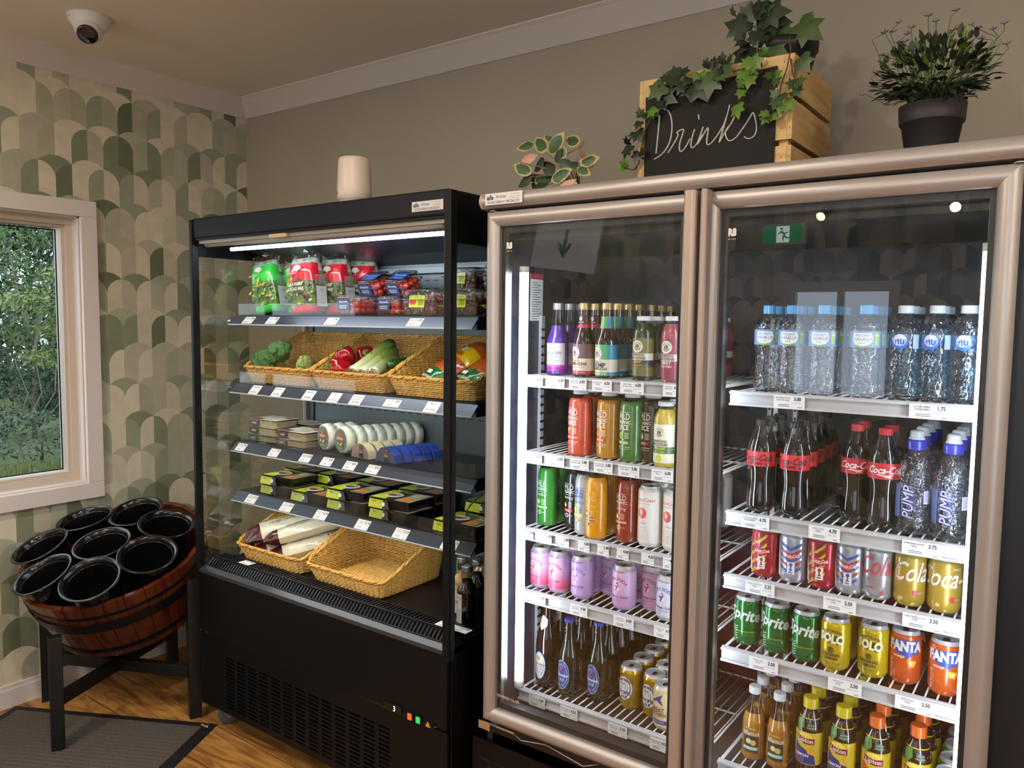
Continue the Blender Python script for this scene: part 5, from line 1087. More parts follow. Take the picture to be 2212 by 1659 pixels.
def carrots():
    t = thing('carrot_bag', 'c', 'bag of carrots'); L_, W_, T_ = .26, .15, .075
    obj('bag', pillow(L_, W_, T_, mf=lambda a, b: 2 if a < .24 else (1 if .50 < a < .76 else 0), pinch=.35), [FILMO, FILMY, FILMG], t)
    g = pz(L_, W_, T_); l = M(); c = lambda x, y: g(y, -x)
    l.text('Carrots', .030, c, 0, 0, .028, shear=.2, bold=.02, sx=.9); l.text('PRODUCE OF KALFRESH', .0115, c, 1, 0, -.105, bold=.03, sx=.85); patch(l, c, -.018, .018, -.092, -.078, 2); patch(l, lambda x, y: tuple(Vector(c(x, y))+Vector((0, 0, .001))), 0, 0, 0, 0, 1, shape=oval(.022, .050, .012, .010)); l.text('Kal', .012, lambda x, y: tuple(Vector(c(x, y))+Vector((0, 0, .002))), 3, .022, .050, shear=.2, bold=.02)
    obj('print', l, [mat('print_red', '#b8301c', .5), PAPER, PAPER, mat('print_green', '#1f6a34', .5)], t)
    obj('bag_tie', M().tube([(.115, 0, 0), (.135, .0, .004), (.145, .004, .010)], lambda q: .007+.004*abs(q-.5), 8), FILMO, t); return t
KC = Kind(carrots())
KC.place((1.765, -.455, Z2+.100), 0, 'orange carrot bag with yellow and green bands, in front', None, rot=(.1, -.55, 1.0)); KC.place((1.885, -.425, Z2+.098), 0, 'orange carrot bag behind the corner post, right of the other', None, rot=(.05, -.52, 1.1))
# ---- salad bags
LEAFS = mat('salad_leaves', '#4f7a2a', .4, col2='#1f3a14', vscale=38, coat=.35, bump=1, bscale=90); LEAFR = mat('mixed_salad_leaves', '#5a7a34', .4, col2='#3a1c26', vscale=34, coat=.35, bump=1, bscale=90)
BAGG = mat('green_bag_print', '#2fae3a', .2, coat=1); BAGR = mat('red_bag_print', '#c0202e', .2, coat=1)
def salad(green):
    t = thing('salad_bag', 's', 'salad bag'); W_, D_, Hh = .120, .095, .205; n = 40; c = BAGG if green else BAGR; rings = []
    zs = [0, .012, .03, .06, .09, .12, .150, .158, .185, Hh]
    q = random.Random(3)
    for z in zs:
        f = z/Hh; w_ = W_/2*(.90+.12*math.sin(PI*min(1, f*1.2))); d = D_/2*(1.0-.55*max(0, f-.80)/.20)*(.9 if z == 0 else 1)
        rings.append([(w_*math.copysign(abs(math.cos(a))**.55, math.cos(a)), d*math.copysign(abs(math.sin(a))**.6, math.sin(a)), z+q.uniform(-.001, .001)) for a in [2*PI*k/n for k in range(n)]])
    def mf(j, i):
        if zs[j] >= .185: return 2
        if zs[j] >= .120: return 1 if 20 <= i < 40 else 2 if zs[j] > .15 else 0
        return 1 if zs[j] < .03 and i >= 18 else 0
    obj('bag', M().loft(rings, mf=mf), [LEAFS if green else LEAFR, c, mat('bag_clear_film', '#7f8f78', .15, coat=1, col2='#c8d0c4', vscale=60, bump=1, bscale=50)], t)
    m = M(); q = random.Random(8)
    for i in range(34):
        x, z = q.uniform(-.055, .055), q.uniform(.02, .14); s = q.uniform(.012, .026); a = q.uniform(0, 6.3); d = Vector((math.cos(a), -.15, math.sin(a))); e = Vector((-math.sin(a), .1, math.cos(a))); p = Vector((x, -D_/2-.001, z))
        m.add([p, p+d*s*.5+e*s*.28, p+d*s, p+d*s*.5-e*s*.28], [(0, 1, 2, 3)], i % 3)
    obj('leaves', m, [mat('bright_salad_leaf', '#8fae3a', .35, coat=1), mat('dark_salad_leaf', '#2c4a1c', .35, coat=1), mat('yellow_salad_leaf', '#b8b43a', .35, coat=1) if green else mat('purple_salad_leaf', '#4a1c2a', .35, coat=1)], t)
    l = Pr(); p = plane((0, -D_/2-.0045, .160), (1, 0, 0), (0, 0, 1), .001)
    for i in range(15): a = PI*i/14; l.g(p, [(0, -.003), (.017*math.cos(a)-.002, .013*math.sin(a)+.003), (.019*math.cos(a), .016*math.sin(a)+.004), (.017*math.cos(a)+.002, .013*math.sin(a)+.003)], '#dfe8dc')
    l.p(p, -.001, .001, -.010, .002, '#dfe8dc'); l.t('Salad Bowl', .010, p, '#dfe8dc', -.028, -.010, shear=.2)
    q2 = plane((0, -D_/2-.006, .108), (1, 0, 0), (0, 0, 1), .001)
    if green: l.t('BABY SPINACH', .013, q2, '#a9905a', 0, 0, bold=.01, sx=.85)
    else: l.t('GOURMET', .0165, q2, '#e8e8e8', -.012, .0, bold=.01, sx=.85); l.t('SALAD MIX', .0165, q2, '#e8e8e8', -.010, -.017, bold=.01, sx=.85)
    q3 = plane((W_/2*.98+.002, 0, .070), (.12, 1, 0), (0, 0, 1), .002); l.p(q3, -.026, .026, -.045, .030, '#cfd6d8'); l.t('VITA', .008, q3, '#3a3a40', 0, .014); l.t('store below 5C', .0045, q3, '#3a3a40', 0, -.034)
    for i in range(12):
        for j in range(3): l.t('lettuce', .0075, q3, '#c9d2c4', -.018+j*.02, .038+i*.0052) if i < 7 else None
    obj('print', l, l.mats, t)
    m = M(); q = random.Random(6); k = 22
    r0 = [(W_/2*.98*math.cos(2*PI*i/k), D_/2*.45*math.sin(2*PI*i/k), Hh-.004) for i in range(k)]
    r1 = [(W_/2*1.0*math.cos(2*PI*i/k)+q.uniform(-.008, .008), D_/2*.5*math.sin(2*PI*i/k)+q.uniform(-.01, .01), Hh+.012+q.uniform(-.004, .008)) for i in range(k)]
    r2 = [(W_/2*.9*math.cos(2*PI*i/k)+q.uniform(-.012, .012), D_/2*.7*math.sin(2*PI*i/k)+q.uniform(-.012, .012), Hh+.022+q.uniform(-.008, .014)) for i in range(k)]
    m.loft([r0, r1, r2], cap=False, sm=False); obj('crimped_top', m, PLAST, t); return t
SG = Kind(salad(True)); SR = Kind(salad(False)); z1 = SHZ[0]+.004
for kd, x, y, lean, rz, lab in ((SG, .905, -.535, -.20, .26, 'green-topped spinach bag leaning at the front left of the top shelf'), (SG, .965, -.445, -.14, .25, 'green-topped spinach bag, second from the front'), (SG, 1.03, -.350, -.08, .2, 'green-topped spinach bag, half hidden at the back'),
                            (SR, 1.125, -.540, -.09, .22, 'red-topped gourmet salad bag at the front of its file'), (SR, 1.165, -.440, -.05, .22, 'red-topped salad bag, second in its file'), (SR, 1.205, -.340, -.02, .2, 'red-topped salad bag at the back of its file, beside the tomatoes'), (SG, 1.105, -.325, 0, 0, 'green-topped salad bag showing only its top behind the red ones')):
    kd.place((x, y, z1), 0, lab, None, rot=(-abs(lean)*.4, lean, rz))
# ---- clear punnets
TOM = mat('tomato_skin', '#c2281a', .15, coat=.9, var=.15, vscale=40); STRB = mat('strawberry_skin', '#8e1a22', .3, coat=.4, col2='#5e0f1a', vscale=60, bump=.7, bscale=700)
PUN = glass('punnet_plastic', (.975, .98, .98), 1.5, 3.2, .06, bump=.5, bscale=70)
def punnet(W_, D_, Hh, fruit, lab_fn, n, R):
    t = thing('fruit_punnet', 'p', 'punnet'); q = random.Random(n)
    def ring(z, s): return [(x*s, y*s, z) for x, y in rrect(W_, D_, .022, 4)]
    m = M().loft([ring(0, .86), ring(.003, .90), ring(Hh*.55, .97), ring(Hh*.57, 1.05), ring(Hh*.60, 1.05), ring(Hh*.62, .98), ring(Hh*.93, .90), ring(Hh*.97, .86), ring(Hh*.94, .70)], sm=False)
    obj('clamshell', m, PUN, t)
    m = M()
    for z, s in ((Hh*.585, 1.055), (Hh*.96, .875)): m.tube([Vector(p) for p in ring(z, s)], .0012, 5, closed=True)
    obj('clamshell_ridge', m, glass('punnet_edge', (.95, .96, .96), 1.5, 6, .15), t)
    sx, sy = int((W_*.85)//(2*R)), int((D_*.85)//(2*R)); c = 0
    for k in range(2):
        for i in range(sx):
            for j in range(sy):
                if c >= n: break
                x = (i-(sx-1)/2)*2.05*R; y = (j-(sy-1)/2)*2.05*R; z = R*.9+k*1.75*R+.002; c += 1
                if c == 1: f0 = fruit(t); f0.location = (x, y, z)
                else:
                    f1 = f0.copy(); COL.objects.link(f1); f1.parent = t; f1.location = (x+q.uniform(-.2, .2)*R, y+q.uniform(-.2, .2)*R, z); f1.rotation_euler = (q.uniform(0, 3), q.uniform(0, 3), q.uniform(0, 3))
    l = lab_fn(); obj('label', l, l.mats, t); return t
def tomato(t): return obj('cherry_tomato', M().lathe([(0.0129*math.sin(PI*i/8), -.0129*math.cos(PI*i/8)) for i in range(9)], 14, cap=False), TOM, t)
def strawb(t):
    return obj('strawberry', M().lathe([(0, -.020), (.006, -.016), (.013, -.004), (.0165, .008), (.013, .014), (0, .014)], 12, 0, cap=False).lathe([(0, .0145), (.007, .0155), (0, .017)], 6, 1, cap=False), [STRB, mat('strawberry_leaf', '#5f9a3a', .5)], t)
def tl(dark):
    def f():
        l = Pr(); p = plane((-.012, -.046, .036), (1, 0, 0), (0, .10, 1), .001); l.p(p, -.030, .030, -.022, .022, '#22345e' if dark else '#2450a0'); l.p(p, -.030, .030, .022, .0235, '#b88a3a'); l.t('Romatello', .011, p, '#dfe2ea', 0, .008, shear=.2, bold=.02, sx=.9); l.t('SOLANATO TOMATOES'[0:8], .007, p, '#dfe2ea', 0, -.006, bold=.02); l.t('TOMATOES', .007, p, '#dfe2ea', 0, -.013, bold=.02)
        p = plane((0, -.008, .0655), (1, 0, 0), (0, 1, 0), .001); l.p(p, -.033, .033, -.026, .026, '#2450a0'); l.t('Romatello', .013, p, '#e2e6ee', 0, .008, bold=.02); l.t('TOMATOES', .008, p, '#e2e6ee', 0, -.012, bold=.02); return l
    return f
def sl():
    l = Pr(); p = plane((.0, -.055, .043), (1, 0, 0), (0, .12, 1), .001); l.p(p, -.033, .033, -.019, .019, '#c0cc1e'); l.t('Red Gem', .007, p, '#2a2a1c', -.017, .014, bold=.02); l.o(p, -.022, -.002, .008, .009, '#b8242c'); l.o(p, -.010, -.002, .008, .009, '#c8303a')
    for i in range(9): l.p(p, .006+i*.0026, .0072+i*.0026, -.013, .008, '#2c3020')
    l.t('strawberries 250g', .0045, p, '#2a2a1c', .012, .014); return l
KT = Kind(punnet(.118, .095, .068, tomato, tl(True), 26, .0125)); KS = Kind(punnet(.150, .115, .082, strawb, sl, 20, .0165))
z1 = SHZ[0]+.004
for x, y, dz, r, lab in ((1.388, -.552, 0, (0, 0, 0), 'clear punnet of cherry tomatoes nearest the shelf edge, dark blue label'), (1.352, -.450, 0, (0, 0, 0), 'tomato punnet just behind and left of the front one'), (1.480, -.450, 0, (0, 0, 0), 'tomato punnet behind the front one, to its right'), (1.356, -.345, 0, (0, 0, 0), 'tomato punnet in the back row on the left'), (1.483, -.345, 0, (0, 0, 0), 'tomato punnet in the back row on the right'),
                           (1.352, -.405, .071, (.5, 0, 0), 'tomato punnet tilted on top of the pile, left of two'), (1.485, -.400, .071, (.5, .05, 0), 'tomato punnet tilted on top of the pile, right of two')):
    KT.place((x, y, z1+dz+(.012 if dz else 0)), 0, lab, 'tomato punnets on the top shelf', rot=r)
for x, y, dz, lab in ((1.722, -.545, 0, 'strawberry punnet at the shelf edge, left of the corner post'), (1.890, -.545, 0, 'strawberry punnet at the shelf edge, right of the corner post'), (1.722, -.420, 0, 'strawberry punnet in the second row on the left'), (1.890, -.420, 0, 'strawberry punnet in the second row on the right'), (1.722, -.345, .084, 'strawberry punnet on the back of the pile, left'), (1.890, -.345, .084, 'strawberry punnet on the back of the pile, right')):
    KS.place((x, y, z1+dz), 0, lab, 'strawberry punnets on the top shelf')
# ---- third shelf: pasta trays, cheeses
z3 = SHZ[2]+.001
def deli(sw):
    t = thing('deli_tray', 'd', 'food tray'); W_, D_, Hh = .165, .125, .026
    obj('tray', M().loft([[(x*s, y*s, z) for x, y in rrect(W_, D_, .014, 4)] for z, s in ((0, .88), (Hh*.9, .97), (Hh, 1.03), (Hh+.0015, 1.03))], sm=False), glass('deli_plastic', (.9, .9, .88), 1.5, 3, .1), t)
    obj('filling', M().loft([[(x*s, y*s, z) for x, y in rrect(W_, D_, .014, 4)] for z, s in ((.002, .84), (Hh*.88, .93))], sm=False), mat('grated_cheese', '#ece0b4', .6, col2='#d6c48c', vscale=180, bump=1, bscale=200), t)
    l = Pr(); p = plane((0, 0, Hh+.002), (1, 0, 0), (0, 1, 0), .001); l.p(p, -.080, .080, -.060, .060, '#d8dcd2'); l.p(p, -.076, -.02, -.055, -.02, '#6a2a28'); l.g(p, [(-.01, -.05), (.05, -.02), (.06, 0), (0, -.03)], '#7fae3a'); l.p(p, .02, .07, .02, .05, '#b04a3a'); l.t('ravioli', .022, p, '#3a3a44', 0, .01, shear=.2)
    p = plane((0, -D_/2*.97, Hh*.55), (1, 0, 0), (0, 0, 1), .002); l.p(p, -.072, -.02, -.010, .011, '#4a3430'); l.t('CHEESE', .008, p, '#e0d8c8', -.046, 0, bold=.02)
    obj('sleeve', l, l.mats, t); return t
KD = Kind(deli(0))
for x, y, k, lab in ((.895, -.53, 0, 'bottom cheese tray of the leftmost stack on the cheese shelf'), (.893, -.525, 1, 'middle cheese tray of the leftmost stack'), (.890, -.52, 2, 'top cheese tray of the leftmost stack'), (1.078, -.535, 0, 'bottom cheese tray of the stack beside the round cheeses'), (1.076, -.53, 1, 'top cheese tray of the stack beside the round cheeses'), (.915, -.375, 0, 'lower cheese tray at the back left'), (.915, -.375, 1, 'upper cheese tray at the back left'), (1.09, -.385, 0, 'lower cheese tray behind the second stack'), (1.09, -.385, 1, 'upper cheese tray behind the second stack')):
    KD.place((x, y, z3+k*.0285), rs.uniform(-.05, .05), lab, 'flat cheese trays')
WRAP = mat('white_cheese_wrap', '#cfd8cc', .35, coat=.6, var=.06, vscale=25, bump=1, bscale=45)
def wheel(front):
    t = thing('wrapped_cheese', 'w', 'cheese'); R = .050; T = Matrix.Translation((0, 0, R)) @ Matrix.Rotation(PI/2, 4, 'X'); q = random.Random(2); rings = []
    for z, s in ((.016, .80), (.014, .97), (.0, 1.0), (-.016, .98), (-.020, .7)):
        rings.append([(R*s*(1+q.uniform(-.06, .06))*math.cos(2*PI*k/28), R*s*(1+q.uniform(-.06, .06))*math.sin(2*PI*k/28), z+q.uniform(-.0015, .0015)) for k in range(28)])
    obj('wrapper', M().loft(rings, T=T), WRAP, t)
    if front:
        l = Pr(); p = plane((0, -.017, R), (1, 0, 0), (0, 0, 1), .001); l.o(p, 0, 0, .042, .042, '#8c8a80'); p = plane((0, -.0176, R), (1, 0, 0), (0, 0, 1), .001); l.o(p, 0, .0, .039, .039, '#5f7468'); p = plane((0, -.0186, R), (1, 0, 0), (0, 0, 1), .001)
        l.g(p, [(-.022, .008), (-.01, .022), (0, .028), (.012, .022), (.022, .008), (.018, -.004), (-.018, -.004)], '#b05a2a'); l.g(p, [(-.026, -.012), (-.01, .0), (.0, -.008), (.014, 0), (.026, -.014), (.01, -.028), (-.012, -.028)], '#4a6a3a'); p = plane((0, -.0196, R), (1, 0, 0), (0, 0, 1), .001); l.t('VERONA', .0115, p, '#e8dcd0', 0, .006, bold=.03); [l.o(p, x, y, .004, .005, '#e4e0dc') for x, y in ((-.012, -.012), (.004, -.016), (.014, -.010))]; l.t('CAMEMBERT', .0055, p, '#d8b43a', 0, -.0275, bold=.03)
        obj('label', l, l.mats, t)
    return t
WF = Kind(wheel(True)); WB = Kind(wheel(False))
WF.place((1.236, -.552, z3), -.25, 'white-wrapped round cheese standing at the shelf edge, left file'); WF.place((1.338, -.560, z3), -.22, 'white-wrapped round cheese standing at the shelf edge, right file')
for i in range(2): WB.place((1.25+.012*i, -.508+.042*i, z3), -.25, 'white-wrapped round cheese, %s behind the front of the left file' % ('first', 'second')[i])
for i in range(7): WB.place((1.352+.014*i, -.520+.0345*i, z3), -.22, 'white-wrapped round cheese, %s behind the front of the long right file' % ('first', 'second', 'third', 'fourth', 'fifth', 'sixth', 'seventh')[i])
def half(col, word, dark):
    t = thing('cheese_box', 'c', 'cheese box'); R = .052; n = 6
    arc = [(R*math.cos(PI*i/n), R*math.sin(PI*i/n)) for i in range(n+1)]; T = Matrix.Translation((0, .016, .001)) @ Matrix.Rotation(PI/2, 4, 'X')
    obj('carton', M().prism(arc, .032, T=T), mat('carton_'+word, col, .4, coat=.2), t)
    l = Pr(); p = plane((0, -.0165, 0), (1, 0, 0), (0, 0, 1), .0006); sm_ = [(R*.93*math.cos(PI*i/14), .003+R*.91*math.sin(PI*i/14)) for i in range(15)]; l.g(p, sm_, dark); p = plane((0, -.0173, 0), (1, 0, 0), (0, 0, 1), .0006)
    l.g(p, [(-.004, .003), (.022, .003), (.018, .046), (0, .048)], '#241f22'); p = plane((0, -.0180, 0), (1, 0, 0), (0, 0, 1), .0006); l.t(word, .011, p, '#c9b8a8', .009, .022, bold=.02, sx=.8); l.t('CREAMY', .0045, p, '#c9b8a8', .009, .031); l.o(p, .009, .041, .006, .003, '#b0703a')
    obj('window_print', l, l.mats, t); return t
HB = Kind(half('#c8c4a0', 'BRIE', '#8c7a72')); HU = Kind(half('#2a4aa8', 'BLUE', '#3c3f5e'))
for i in range(4): HB.place((1.448+.012*i, -.572+.036*i, z3), -.12, 'half-moon brie box with cream sides, %s of four' % ('front', 'second', 'third', 'rear')[i], 'half-moon brie boxes')
for i in range(5): HU.place((1.572+.012*i, -.575+.036*i, z3), -.10, 'half-moon blue cheese box with blue sides, %s of five' % ('front', 'second', 'third', 'fourth', 'rear')[i], 'half-moon blue cheese boxes')
# ---- fourth shelf: ready meals
z4 = SHZ[3]+.001
def meal():
    t = thing('ready_meal', 'm', 'ready meal'); W_, D_, Hh = .185, .135, .034; TR = mat('black_cpet_tray', '#0e0e10', .3, coat=.3)
    obj('tray', M().loft([[(x*s, y*s, z) for x, y in rrect(W_, D_, .018, 4)] for z, s in ((0, .84), (.003, .88), (Hh*.86, .95), (Hh*.9, 1.02), (Hh, 1.03))], sm=False), TR, t)
    l = Pr(); p = plane((0, 0, Hh), (1, 0, 0), (0, 1, 0), .001); q = plane((0, 0, Hh+.0008), (1, 0, 0), (0, 1, 0), .001); l.p(p, -.088, .020, -.062, .062, '#a9b81a'); l.g(q, [(-.02, -.062), (.02, -.062), (.020, .062), (-.05, .062), (-.035, .02)], '#17181a'); l.o(q, -.03, -.005, .036, .03, '#c8ccc4')
    q = plane((0, 0, Hh+.0016), (1, 0, 0), (0, 1, 0), .001); l.o(q, -.033, -.006, .022, .014, '#7a2c20'); l.o(q, -.018, .004, .012, .008, '#b8762a'); l.o(q, -.045, .002, .008, .006, '#4a7a2a'); l.t('youfoodz', .020, q, '#9fb020', -.004, .045, shear=.2, bold=.03, sx=.8); l.t('Chicken', .010, q, '#2c3a14', -.062, .045)
    l.p(p, .020, .088, -.060, .060, '#8c8a80'); l.g(q, [(.024, -.055), (.075, -.05), (.07, -.01), (.03, .0)], '#b0702c'); l.g(q, [(.03, .01), (.075, .0), (.08, .05), (.035, .055)], '#a9a48c')
    s = plane((0, -.0685, Hh*.55), (1, 0, 0), (0, .25, 1), .001); l.p(s, -.086, -.022, -.017, .014, '#a9b81a'); l.g(s, [(-.022, -.017), (.012, -.017), (-.004, .014), (-.022, .014)], '#1a1b1d'); s = plane((0, -.0695, Hh*.55), (1, 0, 0), (0, .25, 1), .001); l.o(s, -.018, -.002, .007, .007, '#c9cdc4'); l.t('classic', .008, s, '#2c3a14', -.062, .004)
    obj('sleeve', l, l.mats, t); return t
KM = Kind(meal())
for x, y, k, lab in ((.985, -.525, 0, 'lower meal tray at the far left front of the meal shelf'), (.982, -.522, 1, 'upper meal tray at the far left front of the meal shelf'), (1.175, -.530, 0, 'single meal tray low between two stacks'), (1.375, -.530, 0, 'lower meal tray in the middle front stack'), (1.368, -.525, 1, 'upper meal tray in the middle front stack'), (1.590, -.530, 0, 'lower meal tray left of the corner post'), (1.585, -.527, 1, 'upper meal tray left of the corner post'),
                     (.935, -.375, 0, 'lower meal tray at the back, far left'), (.932, -.372, 1, 'upper meal tray at the back, far left'), (1.138, -.375, 0, 'lower meal tray in the back row, second stack'), (1.135, -.372, 1, 'upper meal tray in the back row, second stack'), (1.352, -.375, 0, 'lower meal tray in the back row, third stack'), (1.350, -.372, 1, 'upper meal tray in the back row, third stack'), (1.575, -.375, 0, 'lower meal tray in the back row, fourth stack'), (1.572, -.372, 1, 'upper meal tray in the back row, fourth stack'),
                     (1.872, -.520, 0, 'single meal tray at the right end behind the corner post'), (1.880, -.370, 0, 'lower meal tray at the right end, back row'), (1.880, -.368, 1, 'upper meal tray at the right end, back row')):
    KM.place((x, y, z4+k*.0355), rs.uniform(-.04, .04), lab, 'ready meals in black trays')
# ---- deck: garlic bread packs and balsamic bottles
PACK = mat('cream_bread_pack', '#d8d4bc', .3, coat=.9, bump=.5, bscale=40); PACKM = mat('maroon_pack_end', '#4a1420', .2, coat=1, bump=1, bscale=70)
def garlic():
    t = thing('garlic_bread_pack', 'g', 'bread pack'); L_, W_, T_ = .345, .112, .066
    obj('bag', pillow(L_, W_, T_, nx=34, mf=lambda a, b: 1 if a < .17 or a > .90 else 0, crumple=.003, pinch=.8), [PACK, PACKM], t)
    g = pz(L_, W_, T_, .003, 1); l = Pr(); c = lambda x, y: g(-x, -y)
    l.t('Garlic Slices', .024, c, '#5a3a30', .02, .008, shear=.2, sx=.9); l.p(c, -.085, -.078, .020, .034, '#2f8a3a'); l.p(c, -.070, -.063, .020, .034, '#b82a30'); l.o(c, -.09, -.008, .010, .008, '#7a3a34'); l.g(c, [(-.03, -.030), (.03, -.036), (.05, -.020), (0, -.014)], '#c9a81e'); l.t('LA FAMIGLIA KITCHEN', .009, c, '#6a2a2c', -.05, -.026, bold=.02); l.t('Serve hot from the oven', .006, c, '#5a4a3a', .06, -.018, shear=.2)
    obj('print', l, l.mats, t); return t
KG = Kind(garlic()); bz = DK+.008
for x, y, z, r, lab in ((1.060, -.480, .060, (.0, -.20, .95), 'garlic bread pack lying at the right of the basket'), (.960, -.480, .060, (.15, -.20, 1.0), 'garlic bread pack in the middle of the basket, lower layer'), (.885, -.485, .062, (.1, -.20, 1.05), 'garlic bread pack against the left side of the basket'), (.925, -.480, .118, (.2, -.22, .98), 'garlic bread pack on top, left of two'), (1.030, -.475, .118, (-.15, -.22, .92), 'garlic bread pack on top, right of two')):
    KG.place((x, y, bz+z-.008), 0, lab, 'garlic bread packs in the basket', rot=r)
bp = [(.026, 0), (.031, .003), (.0315, .008), (.0315, .095), (.029, .110), (.018, .128), (.0155, .138), (.0155, .168)]
def balsamic(pale, tagc):
    l = Pr(); p = cyl(.0315, 0, -120); l.p(p, -.024, .018, .008, .098, '#d2cdc8'); p = cyl(.0315, 0, -120, .001); l.t('GINORMAL', .008, p, '#6a5f66', -.004, .087); l.o(p, -.006, .070, .006, .005, '#8a2a6a'); l.t('THE', .004, p, '#6a5f66', -.004, .056); l.t('POMEGRANATE', .0065, p, '#5a4a58', -.003, .046); l.t('BALSAMICO', .0065, p, '#5a4a58', -.003, .037); l.t('Glen', .010, p, '#6a5f66', 0, .026, shear=.4)
    def ex(t): obj('security_strip', M().add([(-.004, -.0172, .13), (.004, -.0172, .13), (.004, -.0176, .172), (-.004, -.0176, .172), (.004, -.004, .1835), (-.004, -.004, .1835)], [(0, 1, 2, 3), (3, 2, 4, 5)]), mat('strip_'+tagc.strip('#'), tagc, .3, coat=.5), t, rot=(0, 0, -.6))
    return vessel('dressing_bottle', 'bottle', bp, .142 if not pale else .145, mat('pale_dressing', '#b08a4a', .15, coat=1, var=.15, vscale=20) if pale else mat('dark_balsamic', '#120a0c', .08, coat=1), (.0175, .164, .182, mat('pewter_cap', '#8f9296', .25, metal=.8)), l, extra=ex)
BD = Kind(balsamic(False, '#7a2a9a')); BP = Kind(balsamic(True, '#2ab06a'))
for kd, x, y, lab in ((BD, 1.940, -.605, 'dark balsamic bottle with cream label, frontmost in the right corner'), (BD, 1.925, -.535, 'dark balsamic bottle directly behind the frontmost one'), (BD, 1.958, -.455, 'dark balsamic bottle with bright purple strip further back'), (BD, 1.95, -.380, 'dark balsamic bottle at the back with a purple strip'), (BP, 1.870, -.545, 'pale golden dressing bottle with a green strip beside the post'), (BP, 1.868, -.440, 'pale golden dressing bottle behind the other')):
    kd.place((x, y, DK), rs.uniform(-.3, .3), lab)
# ---- tickets on the sloping rails: centre line of rail y -.631
U_, V_ = (1, 0, 0), Vector((0, .030, .032)).normalized()
def dt(zs, u, v, lines, price, w_, h, where):
    p = px(u, v, 'z', zs-.018); x = px(u, v, 'y', -.633).x
    ticket((x, -.6325, zs-.0195), U_, V_, w_, h, lines, price, 'ticket reading %s %s, %s' % (' '.join(lines), price, where), 'price tickets on the display fridge rails')
for a in ((537, 690, ('BABY SPINACH', '120G'), '5.00'), (588, 692, ('GOURMET', 'SALAD 120G'), '5.00'), (716, 694, ('SOLA BELLA', 'TOMATO 200G'), '6.99'), (896, 697, ('STRAWBERRIES', 'PREMIUM 250G'), '5.99')): dt(SHZ[0], *a, .060, .034, 'top shelf rail')
for a in ((551, 840, ('Cauliflower',), '$6.99 ea'), (600, 848, ('Broccoli',), '$6.90/kg'), (667, 853, ('Capsicum',), '$8.99/kg'), (722, 858, ('Leek',), '$6.29 bunch'), (770, 862, ('Lebanese', 'Cucumber'), '$8.99/kg'), (933, 878, ('Beans',), '$19.99/kg')): dt(SHZ[1], *a, .056, .042, 'vegetable shelf rail')
dt(SHZ[1], 847, 871, ('CARROTS 1KG',), '2.99', .070, .030, 'vegetable shelf rail')
for a in ((521, 967, ('GRATED', 'CHEESE 150G'), '7.95'), (592, 977, ('HALOUMI', 'CHEESE 180G'), '7.95'), (660, 990, ('CAMEMBERT', 'DOUBLE 200G'), '10.20'), (706, 1000, ('CAMEMBERT', '200G'), '8.70'), (756, 1008, ('MAFFRA FARM', 'BRIE 130G'), '8.50'), (805, 1016, ('MAFFRA FARM', 'BLUE 130G'), '8.50')): dt(SHZ[2], *a, .056, .034, 'cheese shelf rail')
for a in ((543, 1078, ('CHICKEN', 'PARMIGIANA'), '12.10'), (619, 1097, ('BUTTER', 'CHICKEN 350G'), '12.10'), (693, 1115, ('BEEF LASAGNE', '400G'), '12.10'), (783, 1134, ('SINGAPORE', 'NOODLES'), '12.10'), (866, 1152, ('RED CURRY', 'BEEF 350G'), '12.10'), (971, 1175, ('ROAST LAMB', 'GRAVY 350G'), '12.10')): dt(SHZ[3], *a, .062, .036, 'meal shelf rail')
for u, v, nm in ((516, 1221, 'left'), (948, 1357, 'right of the deck'), (985, 1366, 'beside the balsamic bottles')):
    p = px(u, v, 'z', ZD+.037)
    ticket((p.x, max(p.y, YF+.075), ZD+.0378), (1, 0, 0), (0, 1, 0), .06, .034, ('DRESSING',), '9.00', 'white ticket lying flat on the slotted grille, %s' % nm)
# ================================================================ floor level, left
m = M().box(.012, .80, -.0, .0, 0, 0)
# ribbed mat: corner points taken on the floor
A_, B_, C_ = Vector((.015, -1.14, 0)), Vector((.793, -.728, 0)), None
ex = (B_-A_).normalized(); ey = Vector((ex.y, -ex.x, 0)); L_, W_ = (B_-A_).length, .60
mt = thing('floor_mat', 'dark grey ribbed entrance mat with black rubber border under the barrel leg', 'floor mat', (A_.x, A_.y, 0), math.atan2(ex.y, ex.x))
lx, ly = L_, -1.2
m = M()
m.loft([[(0, 0, 0), (lx, 0, 0), (lx, ly, 0), (0, ly, 0)], [(.012, -.012, .006), (lx-.012, -.012, .006), (lx-.012, ly+.012, .006), (.012, ly+.012, .006)]], sm=False)
obj('rubber_border', m, mat('black_mat_rubber', '#141416', .6), mt); m = M(); n = 50
for i in range(n):
    y = -.045-.0222*i; m.loft([[(.045, y, .006), (.045, y-.016, .006), (.045, y-.014, .0112), (.045, y-.002, .0112)], [(lx-.045, y, .006), (lx-.045, y-.016, .006), (lx-.045, y-.014, .0112), (lx-.045, y-.002, .0112)]], sm=False)
obj('ribbed_carpet', m, mat('charcoal_carpet_rib', '#5a534e', .95, var=.3, vscale=260, bump=1, bscale=500), mt)
tag(obj('leaf_scrap', M().add([(0, 0, 0), (.018, .006, .004), (.030, -.004, .001), (.014, -.010, .003), (-.012, .004, .002), (-.014, -.006, .001)], [(0, 1, 2, 3), (0, 3, 5, 4)]), mat('dry_leaf_scrap', '#a99a5c', .7), loc=px(441, 1567, 'z', .011)), 'small dry leaf scrap on the corner of the mat', 'leaf scrap')
